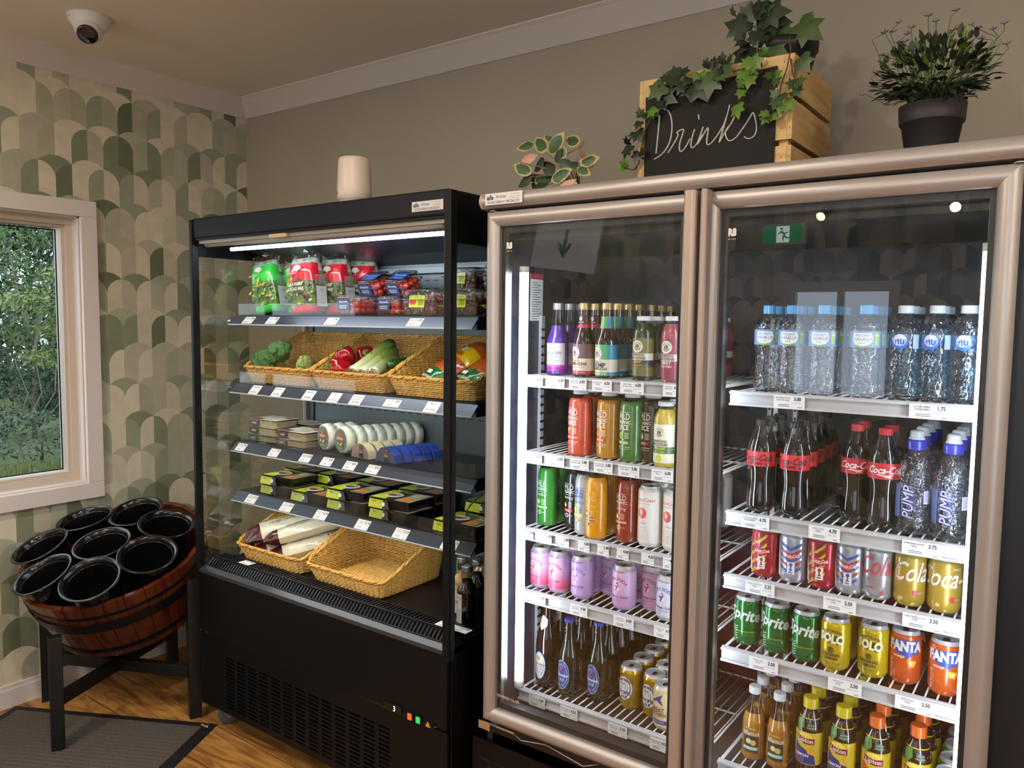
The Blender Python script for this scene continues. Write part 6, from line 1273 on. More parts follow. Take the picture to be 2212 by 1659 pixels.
# ---- barrel stand
BW = mat('black_stand_wood', '#121213', .45, var=.1, vscale=60, stretch=(1, 1, .2))
TC = Vector((.362, -.897, .653)); TAZ, TTI = math.radians(-66.4), math.radians(21.2)
TN = Vector((math.sin(TTI)*math.cos(TAZ), math.sin(TTI)*math.sin(TAZ), math.cos(TTI))); T1 = Vector((0, 0, 1)).cross(TN).normalized(); T2 = TN.cross(T1)
def tubm(o, n=None):
    N_ = n or TN; a = Vector((0, 0, 1)).cross(N_).normalized(); b = N_.cross(a)
    return Matrix(((a.x, b.x, N_.x, o.x), (a.y, b.y, N_.y, o.y), (a.z, b.z, N_.z, o.z), (0, 0, 0, 1)))
st = thing('barrel_stand', 'black timber four-legged stand with crossed rails holding the tilted half barrel', 'stand', (.35, -.88, 0))
off = Vector((.35, -.88, 0)); legs = ((.500, -1.190), (.672, -.752), (.070, -1.040), (.225, -.585)); tops = (.43, .565, .55, .70); ang = math.radians(68)
def lift(x, y, d): return TC.z+(-(x-TC.x)*TN.x-(y-TC.y)*TN.y)/TN.z-d/TN.z
for (x, y), tz in zip(legs, tops):
    tz = min(tz, lift(x, y, .085)); T = Matrix.Translation((x-off.x, y-off.y, 0)) @ Matrix.Rotation(ang, 4, 'Z')
    l = obj('leg', M().box(-.0225, .0225, -.0225, .0225, .004, tz, T=T), BW, st, bevel=.002)
    obj('foot_pad', M().box(-.018, .018, -.018, .018, 0, .004, T=T), mat('felt_pad', '#b9b4ac', .9), l)
for (i, j), z in (((0, 3), .19), ((1, 2), .19)):
    a, b = Vector(legs[i]+(z,))-off, Vector(legs[j]+(z,))-off; d = (b-a).normalized(); s = Vector((-d.y, d.x, 0))*.016; h = Vector((0, 0, .0225))
    obj('cross_rail', M().loft([[p+s+h, p-s+h, p-s-h, p+s-h] for p in (a+d*.02, b-d*.02)], sm=False), BW, st, bevel=.002)
RB, RT, DP = .285, .347, .285
def rt(d): return RT+(RB-RT)*(d/DP)**1.15    # radius at depth d below the rim
m = M(); mo = tubm(TC-off)
m.lathe([(rt(.130)+.0045, -.130), (rt(.130)+.008, -.130), (rt(.086)+.008, -.086), (rt(.086)+.0045, -.086)], 56, T=mo, cap=False, sm=False)
obj('support_ring', m, mat('black_steel_band', '#1b1b1c', .4, metal=.4), st)
# ---- half barrel
def barrel_mat():
    m = mat('oiled_barrel_wood', '#7a3018', .32, coat=.35); t = m.node_tree; b = t.nodes['Principled BSDF']; N = t.nodes; L = t.links
    tc = N.new('ShaderNodeTexCoord'); mp = N.new('ShaderNodeMapping'); mp.inputs['Scale'].default_value = (1, 1, .15); L.new(tc.outputs['Object'], mp.inputs[0]); n = N.new('ShaderNodeTexNoise'); n.inputs['Scale'].default_value = 38; n.inputs['Detail'].default_value = 5; n.inputs['Distortion'].default_value = .6; L.new(mp.outputs[0], n.inputs[0])
    r = N.new('ShaderNodeValToRGB'); r.color_ramp.elements[0].position = .3; r.color_ramp.elements[0].color = hexc('#3a190d'); r.color_ramp.elements[1].position = .7; r.color_ramp.elements[1].color = hexc('#6c301a'); L.new(n.outputs[0], r.inputs[0]); L.new(r.outputs[0], b.inputs['Base Color']); return m
BAR = thing('half_barrel', 'red-brown timber half barrel with black hoops, tilted towards the room, full of black tubs', 'barrel', TC); BAR.rotation_euler = tubm(Vector()).to_euler()
m = M(); n = 30; BM = barrel_mat()
for i in range(n):
    a0, a1 = 2*PI*i/n+.004, 2*PI*(i+1)/n-.004; rings = []
    dz = rs.uniform(-.0015, .0015)
    for d in (0, .05, .1, .15, .2, .25, DP): rings.append([(r*math.cos(a), r*math.sin(a), -d+(dz if d == 0 else 0)) for r, a in ((rt(d), a0), (rt(d)*1.003, (a0+a1)/2), (rt(d), a1), (rt(d)-.020, a1), (rt(d)-.020, a0))])
    m.loft(rings, sm=False)
obj('staves', m, [BM], BAR)
obj('barrel_base', M().lathe([(0, -DP+.03), (RB-.012, -DP+.03), (RB-.012, -DP+.012), (0, -DP+.012)], 40, cap=False), BM, BAR)
for d, w_ in ((.048, .013), (.235, .02)):
    obj('hoop', M().lathe([(rt(d)+.0005, -d), (rt(d)+.0035, -d), (rt(d+w_)+.0035, -d-w_), (rt(d+w_)+.0005, -d-w_)], 60, cap=False, sm=False), mat('black_hoop', '#141414', .4, metal=.4), BAR)
# ---- black tubs
def tub():
    t = thing('plastic_tub', 't', 'tub'); R = .108
    pr = [(0, -.190), (.060, -.190), (.064, -.186), (.087, -.022), (.0885, -.016), (.086, -.017), (.084, -.024), (.060, -.184), (0, -.184)]
    rp = [(.0865, -.018), (.0885, -.017), (.090, -.010), (R-.003, -.004), (R, -.001), (R-.001, .002), (R-.006, .003), (.094, -.001), (.089, -.010), (.0865, -.018)]
    obj('rolled_rim', M().lathe(smooth(rp, 1), 48, cap=False), mat('black_glossy_plastic', '#0c0c0f', .16, coat=.3, bump=.06, bscale=40), t)
    obj('bucket', M().lathe(smooth(pr, 1), 48, cap=False), mat('black_glossy_plastic', '#0c0c0f', .16, coat=.3, bump=.06, bscale=40), t); return t
KU = Kind(tub())
for k, (x, y, z, da, dt_, lab) in enumerate(((.159, -.913, .756, -13.6, -4.8, 'black tub at the back left, nearest the window'), (.308, -.777, .781, .1, -.8, 'black tub at the very back, highest of the eight'), (.507, -.757, .758, 47.9, -2.3, 'black tub at the right, close to the display fridge'), (.187, -1.1, .686, -22.3, 5.1, 'leftmost black tub, standing highest over the barrel edge'), (.392, -.96, .703, 3.9, -.8, 'black tub in the centre of the barrel'), (.376, -1.172, .63, -19.7, 8.1, 'black tub at the lower left of the barrel'), (.566, -1.091, .63, 9.8, 9.7, 'black tub at the front, lowest of the eight'), (.620, -.902, .689, 30.2, 4.6, 'black tub at the front right, most open to view'))):
    a, b = TAZ+math.radians(da), TTI+math.radians(dt_); N_ = Vector((math.sin(b)*math.cos(a), math.sin(b)*math.sin(a), math.cos(b)))
    KU.place(Vector((x, y, z)), 0, lab, 'black plastic tubs', rot=tubm(Vector(), N_).to_euler())
# ================================================================ on the wall, the ceiling and above the fridges
rt_ = thing('wifi_router', 'cream cylindrical router standing on the display fridge canopy', 'router', (1.545, -.70, ZT))
obj('base_ring', M().lathe([(.048, 0), (.050, .002), (.050, .012), (.047, .014)], 32), mat('router_grey', '#8e8a90', .4), rt_)
obj('shell', M().lathe([(.049, .012), (.054, .016), (.0545, .04), (.050, .135), (.047, .143), (.040, .146), (0, .147)], 40, cap=False), mat('router_cream', '#cdbfb0', .4), rt_)
m = M(); m.tube([(.005*math.cos(a)+.002*math.cos(2*a), -.0003, .005*math.sin(a)) for a in [2*PI*i/20 for i in range(20)]], .0005, 4, closed=True); obj('logo_mark', m, GREYINK, rt_, loc=(.0546*math.cos(math.radians(-118)), .0546*math.sin(math.radians(-118)), .034), rot=(0, 0, math.radians(-28)))
cm = thing('security_camera', 'white dome security camera on the ceiling at the upper left', 'security camera', (.50, -1.00, H))
obj('mount', M().lathe([(.070, 0), (.0715, -.004), (.068, -.020), (.056, -.040), (.044, -.052), (.0, -.056)], 40, cap=False), WHITEP, cm)
Tq = Matrix.Translation((.016, -.012, -.052)) @ Vector((.55, -.42, -.72)).to_track_quat('Z', 'Y').to_matrix().to_4x4()
obj('ball', M().lathe([(.046*math.sin(PI*i/16), -.046*math.cos(PI*i/16)) for i in range(13)]+[(.033, .034)], 36, cap=False, T=Tq), WHITEP, cm)
obj('lens_face', M().lathe([(.035, .030), (.034, .036), (.031, .038), (0, .0385)], 32, cap=False, T=Tq), mat('navy_lens_glass', '#0c1020', .12, coat=1), cm)
obj('lens_window', M().box(-.018, .018, -.006, .014, .0385, .0392, T=Tq), mat('lens_window_grey', '#3a3a40', .1, coat=1), cm)
obj('sensor', M().lathe([(0, .039), (.005, .039)], 14, cap=False, T=Tq @ Matrix.Translation((0, -.020, .001))), mat('sensor_brown', '#7a6a60', .3), cm)
obj('brand_print', M().text('alhua', .009, plane((.044, -.040, -.0085), (.66, .75, 0), (.2, -.2, 1), .0), 0, bold=.03).box(-.001, .001, -.0715, -.0695, -.016, -.013), GREYINK, cm)
# ---- crate with chalkboard
PINE = mat('pine_slats', '#c49a5e', .55, col2='#dab87c', vscale=5, stretch=(1, 1, 9)); PINES = mat('pine_side_slats', '#c09658', .55, col2='#d8b57a', vscale=5, stretch=(1.5, 1, 10))
KX0, KX1, KY0, KY1, KZ = 2.414, 2.832, -.450, -.100, 1.926
cr = thing('wooden_crate', 'pale pine slatted crate on top of the drinks cooler', 'crate', (0, 0, 0))
zs = ((KZ, KZ+.098), (KZ+.112, KZ+.210), (KZ+.224, KZ+.318))
for z0, z1_ in zs:
    obj('side_slat', M().box(KX1-.012, KX1, KY0, KY1, z0, z1_), PINES, cr, bevel=.001); obj('side_slat', M().box(KX0, KX0+.012, KY0, KY1, z0, z1_), PINES, cr, bevel=.001); obj('back_slat', M().box(KX0+.012, KX1-.012, KY1-.012, KY1, z0, z1_), PINE, cr)
    obj('front_slat', M().box(KX0+.012, KX1-.012, KY0, KY0+.012, z0, z1_), PINE, cr, bevel=.001)
for x in (KX0+.012, KX1-.034):
    for y in (KY0+.012, KY1-.034): obj('corner_block', M().box(x, x+.022, y, y+.022, KZ, KZ+.318), PINE, cr)
m = M(); [m.lathe([(0, 0), (.0015, 0)], 8, T=Matrix.Translation((KX1-a, KY0-.0004, KZ+z)) @ Matrix.Rotation(PI/2, 4, 'X'), cap=False) for a in (.006, .024) for z in (.03, .07, .14, .18, .25, .30)]
obj('nail_heads', m, mat('dark_nail', '#3a2c1c', .5), cr)
CBX0, CBX1 = KX0+.022, KX1-.040
cb = thing('chalkboard_sign', 'black chalkboard reading Drinks fixed across the front of the crate', 'chalkboard', (0, 0, 0))
zb0, zb1 = KZ, KZ+.292
obj('board', M().loft([[(CBX0, KY0-.006, zb0), (CBX1, KY0-.006, zb0), (CBX1, KY0-.001, zb0), (CBX0, KY0-.001, zb0)], [(CBX0, KY0-.006, zb1-.022), (CBX1, KY0-.006, zb1), (CBX1, KY0-.001, zb1), (CBX0, KY0-.001, zb1-.022)]], sm=False), mat('blackboard_paint', '#16130f', .8, var=.2, vscale=8), cb)
def stroke(pts, r=.0045):
    q = [px(1320+a/3.814, b/3.814, 'y', KY0-.0075) for a, b in pts]
    for _ in range(2):
        s = [q[0]]
        for a, b in zip(q, q[1:]): s += [a*.75+b*.25, a*.25+b*.75]
        q = s+[q[-1]]
    return M().tube(q, r, 6, flat=.4)
LET = (('D', [[(400, 950), (393, 1060), (372, 1265)], [(385, 945), (395, 900), (440, 890), (490, 930), (508, 1040), (490, 1170), (430, 1270), (355, 1315)]]),
       ('r', [[(468, 1262), (510, 1200), (560, 1110), (540, 1095), (560, 1080), (605, 1060), (590, 1110), (560, 1200), (570, 1262), (610, 1225), (655, 1140)]]),
       ('i', [[(690, 1065), (672, 1120), (655, 1200), (672, 1228), (715, 1180), (755, 1110)], [(722, 945), (725, 985)]]),
       ('n', [[(760, 1045), (735, 1120), (700, 1215), (745, 1140), (805, 1035), (798, 1100), (785, 1185), (810, 1200), (870, 1130), (930, 1030)]]),
       ('k', [[(930, 1030), (965, 930), (985, 840), (960, 950), (920, 1080), (882, 1200), (920, 1120), (985, 1030), (1025, 945), (1000, 1010), (935, 1085), (955, 1150), (985, 1168), (1035, 1130)]]),
       ('s', [[(1035, 1130), (1100, 1040), (1150, 960), (1172, 918), (1190, 980), (1205, 1060), (1180, 1130), (1130, 1148), (1098, 1128)]]))
for ch, sts in LET:
    m = M()
    for s in sts: q = stroke(s); m.add(q.v, q.f, 0, True)
    obj('chalk_letter', m, mat('chalk_white', '#c9c2ba', .9), cb)
# ---- plants
STEM = mat('brown_vine', '#5a4030', .7); STEMG = mat('green_stem', '#4f6a34', .6)
def leafshape(kind):
    if kind == 'ivy': o = [(0, 0), (.30, -.10), (.50, .12), (.36, .34), (.52, .62), (.22, .62), (0, 1.0), (-.22, .62), (-.52, .62), (-.36, .34), (-.50, .12), (-.30, -.10)]
    else: o = [(0, 0), (.16, .10), (.27, .30), (.28, .52), (.19, .76), (0, 1.0), (-.19, .76), (-.28, .52), (-.27, .30), (-.16, .10)]
    return o
def leaf(m, p, d, n, s, kind, mi=0, var=None, curl=.12):
    """var=(inner material, edge fraction): paints the centre of the blade in its own colour"""
    d = Vector(d).normalized(); n = Vector(n); n = (n-d*n.dot(d)).normalized(); r = d.cross(n); o = leafshape(kind); P = Vector(p)
    f = lambda x, y, e=0: P+r*(x*s)+d*(y*s)+n*(s*(curl*(y-y*y)*1.2-abs(x)*.25*(1 if kind != 'ivy' else .3)-curl*y*y)+e)
    c = f(0, .42); k = len(o)
    m.add([c]+[f(*q) for q in o], [(0, 1+i, 1+(i+1) % k) for i in range(k)], mi, True)
    if var is not None:
        w_ = rs.uniform(.74, .86); oi = [(x*w_*rs.uniform(.8, 1.15), .42+(y-.42)*w_*rs.uniform(.85, 1.12)) for x, y in o]
        for e in (.0006, -.0006): m.add([f(0, .42, e)]+[f(x, y, e) for x, y in oi], [(0, 1+i, 1+(i+1) % k) for i in range(k)], var, True)
# trailing variegated plant: leaf centre (u, v), direction to the tip (du, dv), size, depth, pink?
hp_ = thing('trailing_plant', 'variegated trailing plant with cream-edged leaves on the cooler, left of the crate', 'potted plant', (2.31, -.60, 1.9245))
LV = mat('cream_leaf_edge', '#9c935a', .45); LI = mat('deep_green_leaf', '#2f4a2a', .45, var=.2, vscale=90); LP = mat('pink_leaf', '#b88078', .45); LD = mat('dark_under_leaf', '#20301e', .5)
o0 = hp_.location.copy()
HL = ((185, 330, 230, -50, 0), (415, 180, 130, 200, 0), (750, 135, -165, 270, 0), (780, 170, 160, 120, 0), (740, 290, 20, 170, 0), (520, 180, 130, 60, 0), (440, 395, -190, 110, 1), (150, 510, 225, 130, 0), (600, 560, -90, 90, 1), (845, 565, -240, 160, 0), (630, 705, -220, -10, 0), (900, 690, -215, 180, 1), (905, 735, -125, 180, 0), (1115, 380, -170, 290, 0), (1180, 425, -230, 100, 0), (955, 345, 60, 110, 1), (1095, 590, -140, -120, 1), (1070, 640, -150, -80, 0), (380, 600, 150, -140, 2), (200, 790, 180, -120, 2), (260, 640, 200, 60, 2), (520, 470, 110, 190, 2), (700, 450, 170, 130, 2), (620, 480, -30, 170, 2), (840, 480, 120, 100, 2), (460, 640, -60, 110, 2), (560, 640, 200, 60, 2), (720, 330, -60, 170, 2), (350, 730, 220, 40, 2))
m = M(); ms = M(); root = Vector((2.315, -.60, 1.935))
for i, (a, b, du, dv, k) in enumerate(HL):
    y = -.60-.055*((i*37) % 5)/5-(.11 if i in (11, 12) else 0)-(.03 if i in (9, 10) else 0); u0, v0 = 1080+a/5.53, 260+b/5.53
    p = px(u0, v0, 'y', y); q = px(u0+du/5.53, v0+dv/5.53, 'y', y-.01*((i*13) % 5-2)); tip, base = (p, q) if i in (2, 0) or True else (q, p)
    if a+du < 0: tip, base = p, q
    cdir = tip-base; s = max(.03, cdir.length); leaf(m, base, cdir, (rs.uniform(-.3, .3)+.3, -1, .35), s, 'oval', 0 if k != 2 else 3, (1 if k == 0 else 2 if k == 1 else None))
    ms.tube([root, (root+base)/2+Vector((0, -.01, .02)), base], .0014, 5)
for o_ in (m, ms): o_.v = [tuple(Vector(v)-o0) for v in o_.v]
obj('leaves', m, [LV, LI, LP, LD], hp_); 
ms.tube([Vector(v)-o0 for v in (px(1224, 333, 'y', -.61), px(1240, 325, 'y', -.61), px(1255, 318, 'y', -.61), px(1262, 305, 'y', -.61))], .0013, 5)
ms.lathe([(.012, 0), (.012, .012), (0, .013)], 8, T=Matrix.Translation(root-o0+Vector((0, 0, -.0105))))
obj('stems', ms, mat('woody_stem', '#7a6648', .7), hp_)
# ivy
iv = thing('ivy_plant', 'trailing ivy in a black pot spilling over the crate and chalkboard', 'potted plant', (2.76, -.33, KZ+.20)); o0 = iv.location.copy()
obj('pot', M().lathe([(.045, 0), (.072, .16), (.076, .163), (.076, .185), (.071, .185), (.068, .165), (0, .15)], 30, cap=False), mat('black_plant_pot', '#17161a', .5), iv, rot=(.0, .10, 0))
IVD = mat('ivy_dark', '#22301f', .4, var=.15, vscale=60, coat=.2); IVM = mat('ivy_green', '#3a5228', .4, var=.2, vscale=60, coat=.2); IVL = mat('ivy_light', '#567a2c', .4, var=.2, vscale=60, coat=.2)
# each: base u,v  tip u,v (in the 3.814x crop), depth, shade
IL = ((1150, 130, 1060, 60, 0), (1175, 120, 1280, 0, 0), (1200, 150, 1150, 20, 0), (1120, 250, 945, 180, 0), (1130, 200, 1010, 310, 0), (1010, 130, 1000, 90, 1), (1170, 100, 1230, 20, 0), (1240, 130, 1450, 80, 0), (1250, 180, 1460, 160, 0), (1260, 230, 1440, 190, 1), (1240, 260, 1210, 160, 0), (1200, 260, 1170, 370, 0), (1230, 110, 1330, 40, 1), (1380, 260, 1490, 240, 1), (1230, 360, 1380, 230, 1), (1290, 370, 1440, 340, 1), (1300, 400, 1440, 440, 1), (1540, 200, 1715, 300, 1), (1100, 330, 1020, 370, 0), (1150, 380, 1005, 520, 0), (1180, 420, 1060, 540, 0), (1260, 450, 1260, 370, 2), (1240, 460, 1180, 460, 2), (1240, 440, 1300, 470, 2), (1560, 470, 1620, 580, 1), (1570, 440, 1555, 410, 1), (1160, 500, 1060, 540, 2), (1150, 540, 1250, 480, 2), (1170, 560, 1200, 600, 2), (1120, 580, 1030, 640, 2), (1150, 620, 1120, 720, 2), (920, 520, 910, 430, 0), (960, 510, 995, 450, 1), (870, 560, 800, 510, 0), (890, 560, 990, 590, 1), (780, 560, 785, 500, 0), (740, 600, 770, 640, 2), (720, 600, 680, 660, 2), (840, 600, 790, 790, 1), (870, 610, 930, 650, 1), (570, 610, 460, 590, 0), (575, 605, 640, 575, 0), (550, 640, 440, 690, 0), (600, 690, 540, 770, 0), (650, 680, 655, 820, 0), (700, 680, 780, 810, 0), (640, 640, 600, 700, 0), (440, 700, 305, 800, 1), (430, 760, 360, 830, 0), (400, 780, 520, 830, 0), (400, 840, 420, 870, 0), (370, 890, 290, 960, 2), (340, 920, 380, 950, 2), (1070, 720, 1060, 650, 2), (1080, 740, 1055, 800, 2), (1040, 860, 1040, 965, 2), (1340, 620, 1275, 620, 1), (1350, 630, 1390, 590, 2), (1370, 640, 1340, 700, 1), (1520, 700, 1595, 640, 1), (1510, 700, 1475, 690, 1), (1530, 720, 1545, 790, 1), (1380, 790, 1320, 750, 1), (1370, 800, 1330, 890, 1), (1400, 790, 1445, 800, 1), (1430, 840, 1500, 890, 2), (1420, 850, 1380, 930, 2), (1300, 930, 1235, 940, 2), (1300, 950, 1240, 1015, 2), (1320, 950, 1355, 975, 2), (250, 960, 230, 900, 1), (240, 1000, 200, 1060, 0), (210, 1080, 240, 1160, 0), (200, 1100, 150, 1150, 0), (160, 1200, 95, 1300, 0), (140, 1190, 125, 1150, 0), (230, 1250, 190, 1330, 0), (240, 1240, 260, 1250, 0), (110, 1380, 65, 1365, 2), (110, 1380, 100, 1310, 2), (1060, 200, 960, 190, 0), (1300, 300, 1250, 330, 0), (1330, 330, 1420, 300, 1), (1100, 400, 1040, 440, 0), (1200, 340, 1130, 320, 0), (820, 540, 880, 480, 0), (940, 560, 900, 590, 0), (480, 650, 420, 640, 0), (510, 700, 480, 750, 0), (740, 640, 700, 720, 0), (330, 760, 390, 700, 0))
m = M(); ms = M()
def ip(a, b, y): return px(1320+a/3.814, b/3.814, 'y', y)
for i, (a0, b0_, a1, b1, k) in enumerate(IL):
    up = b0_ < 470 and a0 > 930; y = (-.36-.05*((i*29) % 5)/5) if up else (KY0-.02-.015*((i*17) % 4)/4)
    p, q = ip(a0, b0_, y), ip(a1, b1, y-.012); s = max(.028, (q-p).length*1.12); leaf(m, p, q-p, (rs.uniform(-.35, .35), -1, rs.uniform(0, .5)), s, 'ivy', k, None, .18)
for pts, y in (((1240, 400), (1100, 560), (950, 610), (800, 620), (600, 680), (420, 760), (390, 850), (330, 960), (280, 1080), (250, 1200), (230, 1340), (200, 1400)), KY0-.014), (((1470, 300), (1480, 420), (1450, 560), (1400, 700), (1390, 800), (1330, 940)), KY0-.016), (((1240, 460), (1240, 590), (1180, 640), (1100, 720), (1050, 860)), KY0-.018), (((1480, 480), (1500, 620), (1530, 700)), KY0-.014), (((1220, 300), (1250, 150), (1330, 40)), -.36), (((1440, 300), (1500, 230), (1540, 200)), -.37), (((110, 1385), (180, 1400), (230, 1350)), KY0-.016), (((1200, 150), (1210, 280), (1240, 420)), -.37):
    ms.tube([ip(a, b, y) for a, b in pts], .0018, 5)
ms.tube([(2.76, -.33, KZ+.355), ip(1210, 300, -.36)], .003, 5); ms.tube([ip(1240, 400, -.36), ip(1240, 430, KY0-.014)], .002, 5)
for o_ in (m, ms): o_.v = [tuple(Vector(v)-o0) for v in o_.v]
obj('leaves', m, [IVD, IVM, IVL], iv); obj('vines', ms, STEM, iv)
# purple-flowered plant in a black pot
fp = thing('flowering_plant', 'bushy plant with small purple star flowers in a dark pot at the right', 'potted plant', (3.142, -.47, 1.925)); y0f = -.47
obj('pot', M().lathe([(.044, 0), (.061, .100), (.0645, .101), (.0655, .104), (.068, .140), (.063, .140), (.060, .120), (0, .118)], 36, cap=False), mat('charcoal_pot', '#2a2628', .6), fp)
m = M(); ms = M(); mf_ = M(); cen = Vector((0, 0, .19)); q = random.Random(4)
for i in range(900):
    v = Vector((q.gauss(0, 1), q.gauss(0, 1), q.gauss(0, 1))).normalized(); e = q.uniform(.55, 1.02)
    if v.z < -.35: v.z = -.35
    p = cen+Vector((v.x*.118*e, v.y*.10*e, v.z*.095*e+.012*abs(v.x)))
    if q.random() < .75: leaf(m, p, v+Vector((q.uniform(-.5, .5), q.uniform(-.5, .5), q.uniform(-.1, .6))), (q.uniform(-1, 1), -.4, 1), q.uniform(.018, .029), 'oval', 0 if q.random() < .82 or v.z < .1 else 1)
    if i % 9 == 0: ms.tube([(0, 0, .115), (p.x*.4, p.y*.4, .16), p], .0012, 4)
FLW = ((1130, 150, 1020, 350, 0), (830, 230, 840, 420, 0), (895, 255, 905, 500, 1), (480, 260, 430, 470, 1), (545, 345, 450, 490, 0), (645, 360, 645, 470, 0), (440, 395, 430, 480, 1), (360, 435, 280, 660, 0), (530, 440, 500, 520, 0), (985, 325, 870, 480, 0), (1185, 265, 1150, 420, 0), (1285, 275, 1170, 430, 1), (1370, 330, 1530, 620, 0), (1410, 470, 1440, 600, 0), (1540, 380, 1500, 740, 0), (1670, 325, 1440, 590, 1), (1695, 545, 1500, 765, 1), (1100, 370, 1050, 450, 1), (255, 575, 290, 660, 1), (330, 620, 320, 740, 0), (250, 825, 245, 950, 0), (105, 1110, 320, 1120, 1), (650, 550, 620, 640, 0), (690, 640, 720, 740, 1), (1300, 530, 1290, 640, 1), (430, 735, 450, 800, 1), (1225, 590, 1200, 660, 1))
def fpt(a, b): return px(1850+a/5.185, b/5.185, 'y', y0f)-Vector((3.142, -.47, 1.925))
for a, b, a2, b2, k in FLW:
    p, r_ = fpt(a, b), fpt(a2, b2); dy = q.uniform(-.05, .04); p.y += dy; c = (p+r_)/2+Vector(((.02 if p.x > .06 else -.015 if p.x < -.05 else 0), dy, .004)); ms.tube([cen*.9, r_*.9+Vector((0, dy*.5, 0)), c, p], .0009, 4)
    mf_ = M()
    for j in range(9):
        t = 2*PI*j/9+q.uniform(-.2, .2); d = Vector((math.cos(t), math.sin(t)*.6-.3, math.sin(t)*.5+.35)).normalized()*q.uniform(.009, .0125); s = d.cross(Vector((0, 0, 1))).normalized()*.0014; mf_.add([p-s*.5, p+s*.5, p+d*.6+s, p+d, p+d*.6-s], [(0, 1, 2, 3, 4)], k)
    obj('flower', mf_, [mat('violet_petal', '#3a2f66', .6), mat('lilac_petal', '#75649a', .6)], fp)
obj('leaves', m, [mat('boxy_dark_leaf', '#232c1c', .5, var=.2, vscale=90), mat('boxy_light_leaf', '#5e7a2c', .4)], fp); obj('stems', ms, STEMG, fp)
# ================================================================ behind the photographer (seen mirrored in the glass)
def vm(u, v, yv): p = px(u, v, 'y', yv); return Vector((p.x, 2*-.746-p.y, p.z))
sg = thing('pay_here_sign', 'white hanging sheet reading PAY HERE with a green arrow, mirrored in the left cooler door', 'sign', (0, 0, 0))
a, b, c_, d_ = vm(1172, 440, 1.41), vm(1310, 440, 1.41), vm(1282, 592, 1.41), vm(1143, 575, 1.41); up = (a-d_); a = d_+up*1.7; b = c_+(b-c_)*1.7
obj('sheet', M().loft([[a, b, c_, d_], [v+Vector((0, -.004, 0)) for v in (a, b, c_, d_)]], sm=False), mat('sign_sheet', '#eceef6', .6), sg)
O = (a+b+c_+d_)/4+Vector((0, .003, 0)); ux = (d_-c_).normalized(); uz = (a-d_).normalized(); pl = plane(O, ux, uz, .001); k = (a-d_).length
m = M(); m.text('PAY HERE', .085, pl, 0, 0, k*.02, sx=.8); m.add([pl(x, y) for x, y in ((-.008, -k*.14), (.012, -k*.14), (.012, -k*.33), (-.008, -k*.33))], [(0, 1, 2, 3)]); m.add([pl(x, y) for x, y in ((.002, -k*.40), (-.045, -k*.27), (-.033, -k*.26), (.002, -k*.345), (.037, -k*.26), (.049, -k*.27))], [(0, 1, 2, 3), (0, 3, 4, 5)])
obj('sign_print', m, mat('sign_green', '#2c6a3a', .6), sg); m = M(); [m.tube([p_, (p_.x, p_.y, H)], .002, 5) for p_ in (a, b)]; obj('cord', m, INK, sg)
es = thing('exit_sign', 'green illuminated running-man exit sign, mirrored in the right cooler door', 'exit sign', (0, 0, 0))
p = vm(1691, 506, 2.5); x0, x1, z0, z1_ = p.x-.118, p.x+.118, p.z-.052, p.z+.052; ye = p.y
obj('housing', M().box(x0-.012, x1+.012, ye-.05, ye, z0-.012, z1_+.012), WHITEP, es, bevel=.006)
G_ = mat('exit_green_light', '#0a7a3a', .4, emit='#128a48', es=2.4); W2 = mat('exit_white_light', '#fff', .4, emit='#dff0e6', es=4)
obj('face_panel', M().box(x0, x1, ye, ye+.002, z0, z1_), G_, es)
m = M(); xc = p.x; pl = plane((xc, ye+.002, p.z), (-1, 0, 0), (0, 0, 1), .001); patch(m, pl, -.040, .040, -.050, .050, 0); pl2 = plane((xc, ye+.003, p.z), (-1, 0, 0), (0, 0, 1), .001)
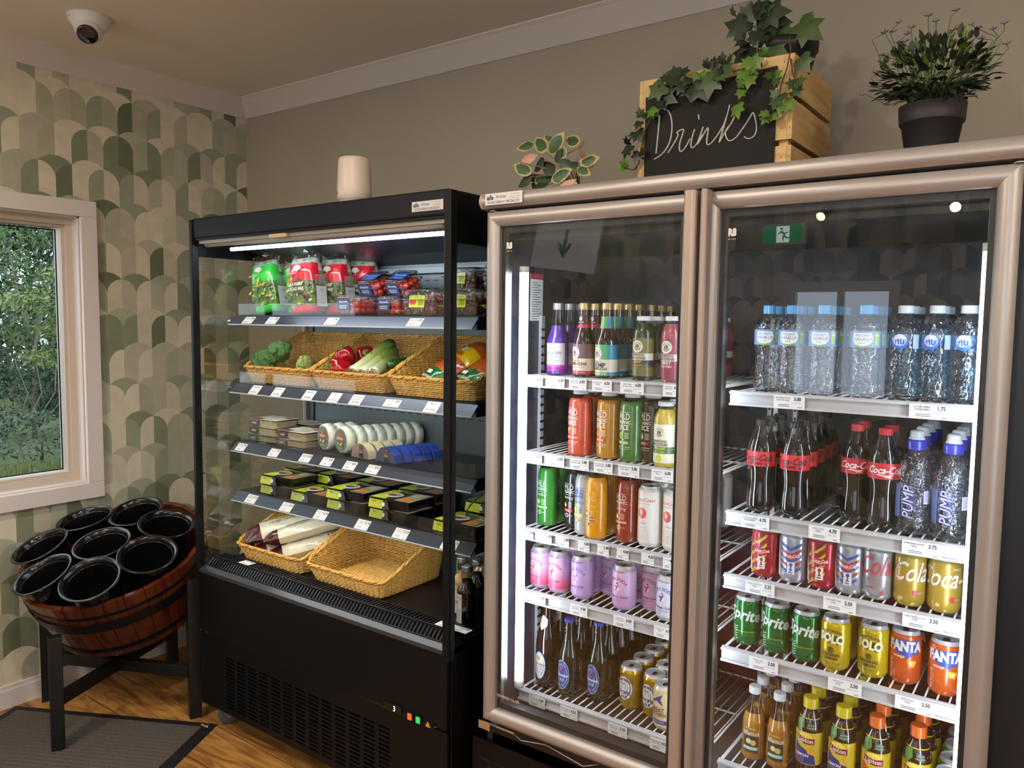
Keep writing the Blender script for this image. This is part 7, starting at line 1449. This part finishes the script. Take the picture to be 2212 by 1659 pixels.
for sh in (oval(.008, .034, .008, .008), [(.010, .024), (-.014, .006), (-.008, -.004), (.016, .012)], [(-.012, .010), (-.030, .012), (-.030, .006), (-.014, .002)], [(.012, .018), (.030, .006), (.028, .0), (.010, .010)], [(-.012, .004), (.004, -.014), (.0, -.040), (-.007, -.040), (-.004, -.016), (-.018, -.002)], [(-.010, -.004), (-.026, -.020), (-.040, -.020), (-.040, -.026), (-.022, -.028), (-.004, -.010)]): patch(m, pl2, 0, 0, 0, 0, 1, shape=sh)
obj('running_figure', m, [W2, G_], es); obj('suspension_rod', M().lathe([(.006, z1_+.012), (.006, H)], 10, T=Matrix.Translation((xc, ye-.02, 0))), WHITEP, es)
for (u, v, tgt, lab) in ((1772, 468, (1.6, -1.0, .6), 'black tubular track spot, left of two mirrored in the right door'), (2064, 447, (2.9, -.5, 1.9), 'black tubular track spot glowing brightest, right of two mirrored in the right door')):
    p = vm(u, v, 2.5); t = thing('track_spot', lab, 'spotlight', (p.x, p.y, p.z), 0, 'track spots behind the photographer'); d = (Vector(tgt)-p).normalized(); Tm = d.to_track_quat('Z', 'Y').to_matrix().to_4x4()
    obj('barrel', M().lathe([(.028, 0), (.030, .0), (.030, -.14), (0, -.14)], 20, cap=False, T=Tm), BLACK, t); obj('lens', M().lathe([(0, -.004), (.028, -.004)], 20, cap=False, T=Tm), mat('spot_lens_glow', '#fff', .3, emit=(1, .80, .55, 1), es=30), t)
    obj('arm', M().tube([tuple(-d*.10), (0, 0, H-p.z)], .006, 8), BLACK, t)
    lamp('track_spot_lamp', 'SPOT', p+d*.03, 45, WARM, .025, tgt, math.radians(60))
# ---------------------------------------------------------------- unseen fill lamps, added for ambient and ceiling light
for x, y, e, lb in ((2.3, -1.9, 20, 'nearest the coolers'), (4.1, -1.7, 20, 'right of the coolers'), (1.05, -2.60, 30, 'in front of the hanging sign')):  # last one added to brighten the hanging sheet for its reflection
    downlight(x, y, e, 'recessed downlight in the ceiling behind the camera, '+lb)
pendant(4.75, -2.5, 2.05, 75, 'opal globe pendant behind the camera on the right'); pendant(.7, -3.5, 2.1, 60, 'opal globe pendant behind the camera on the left')
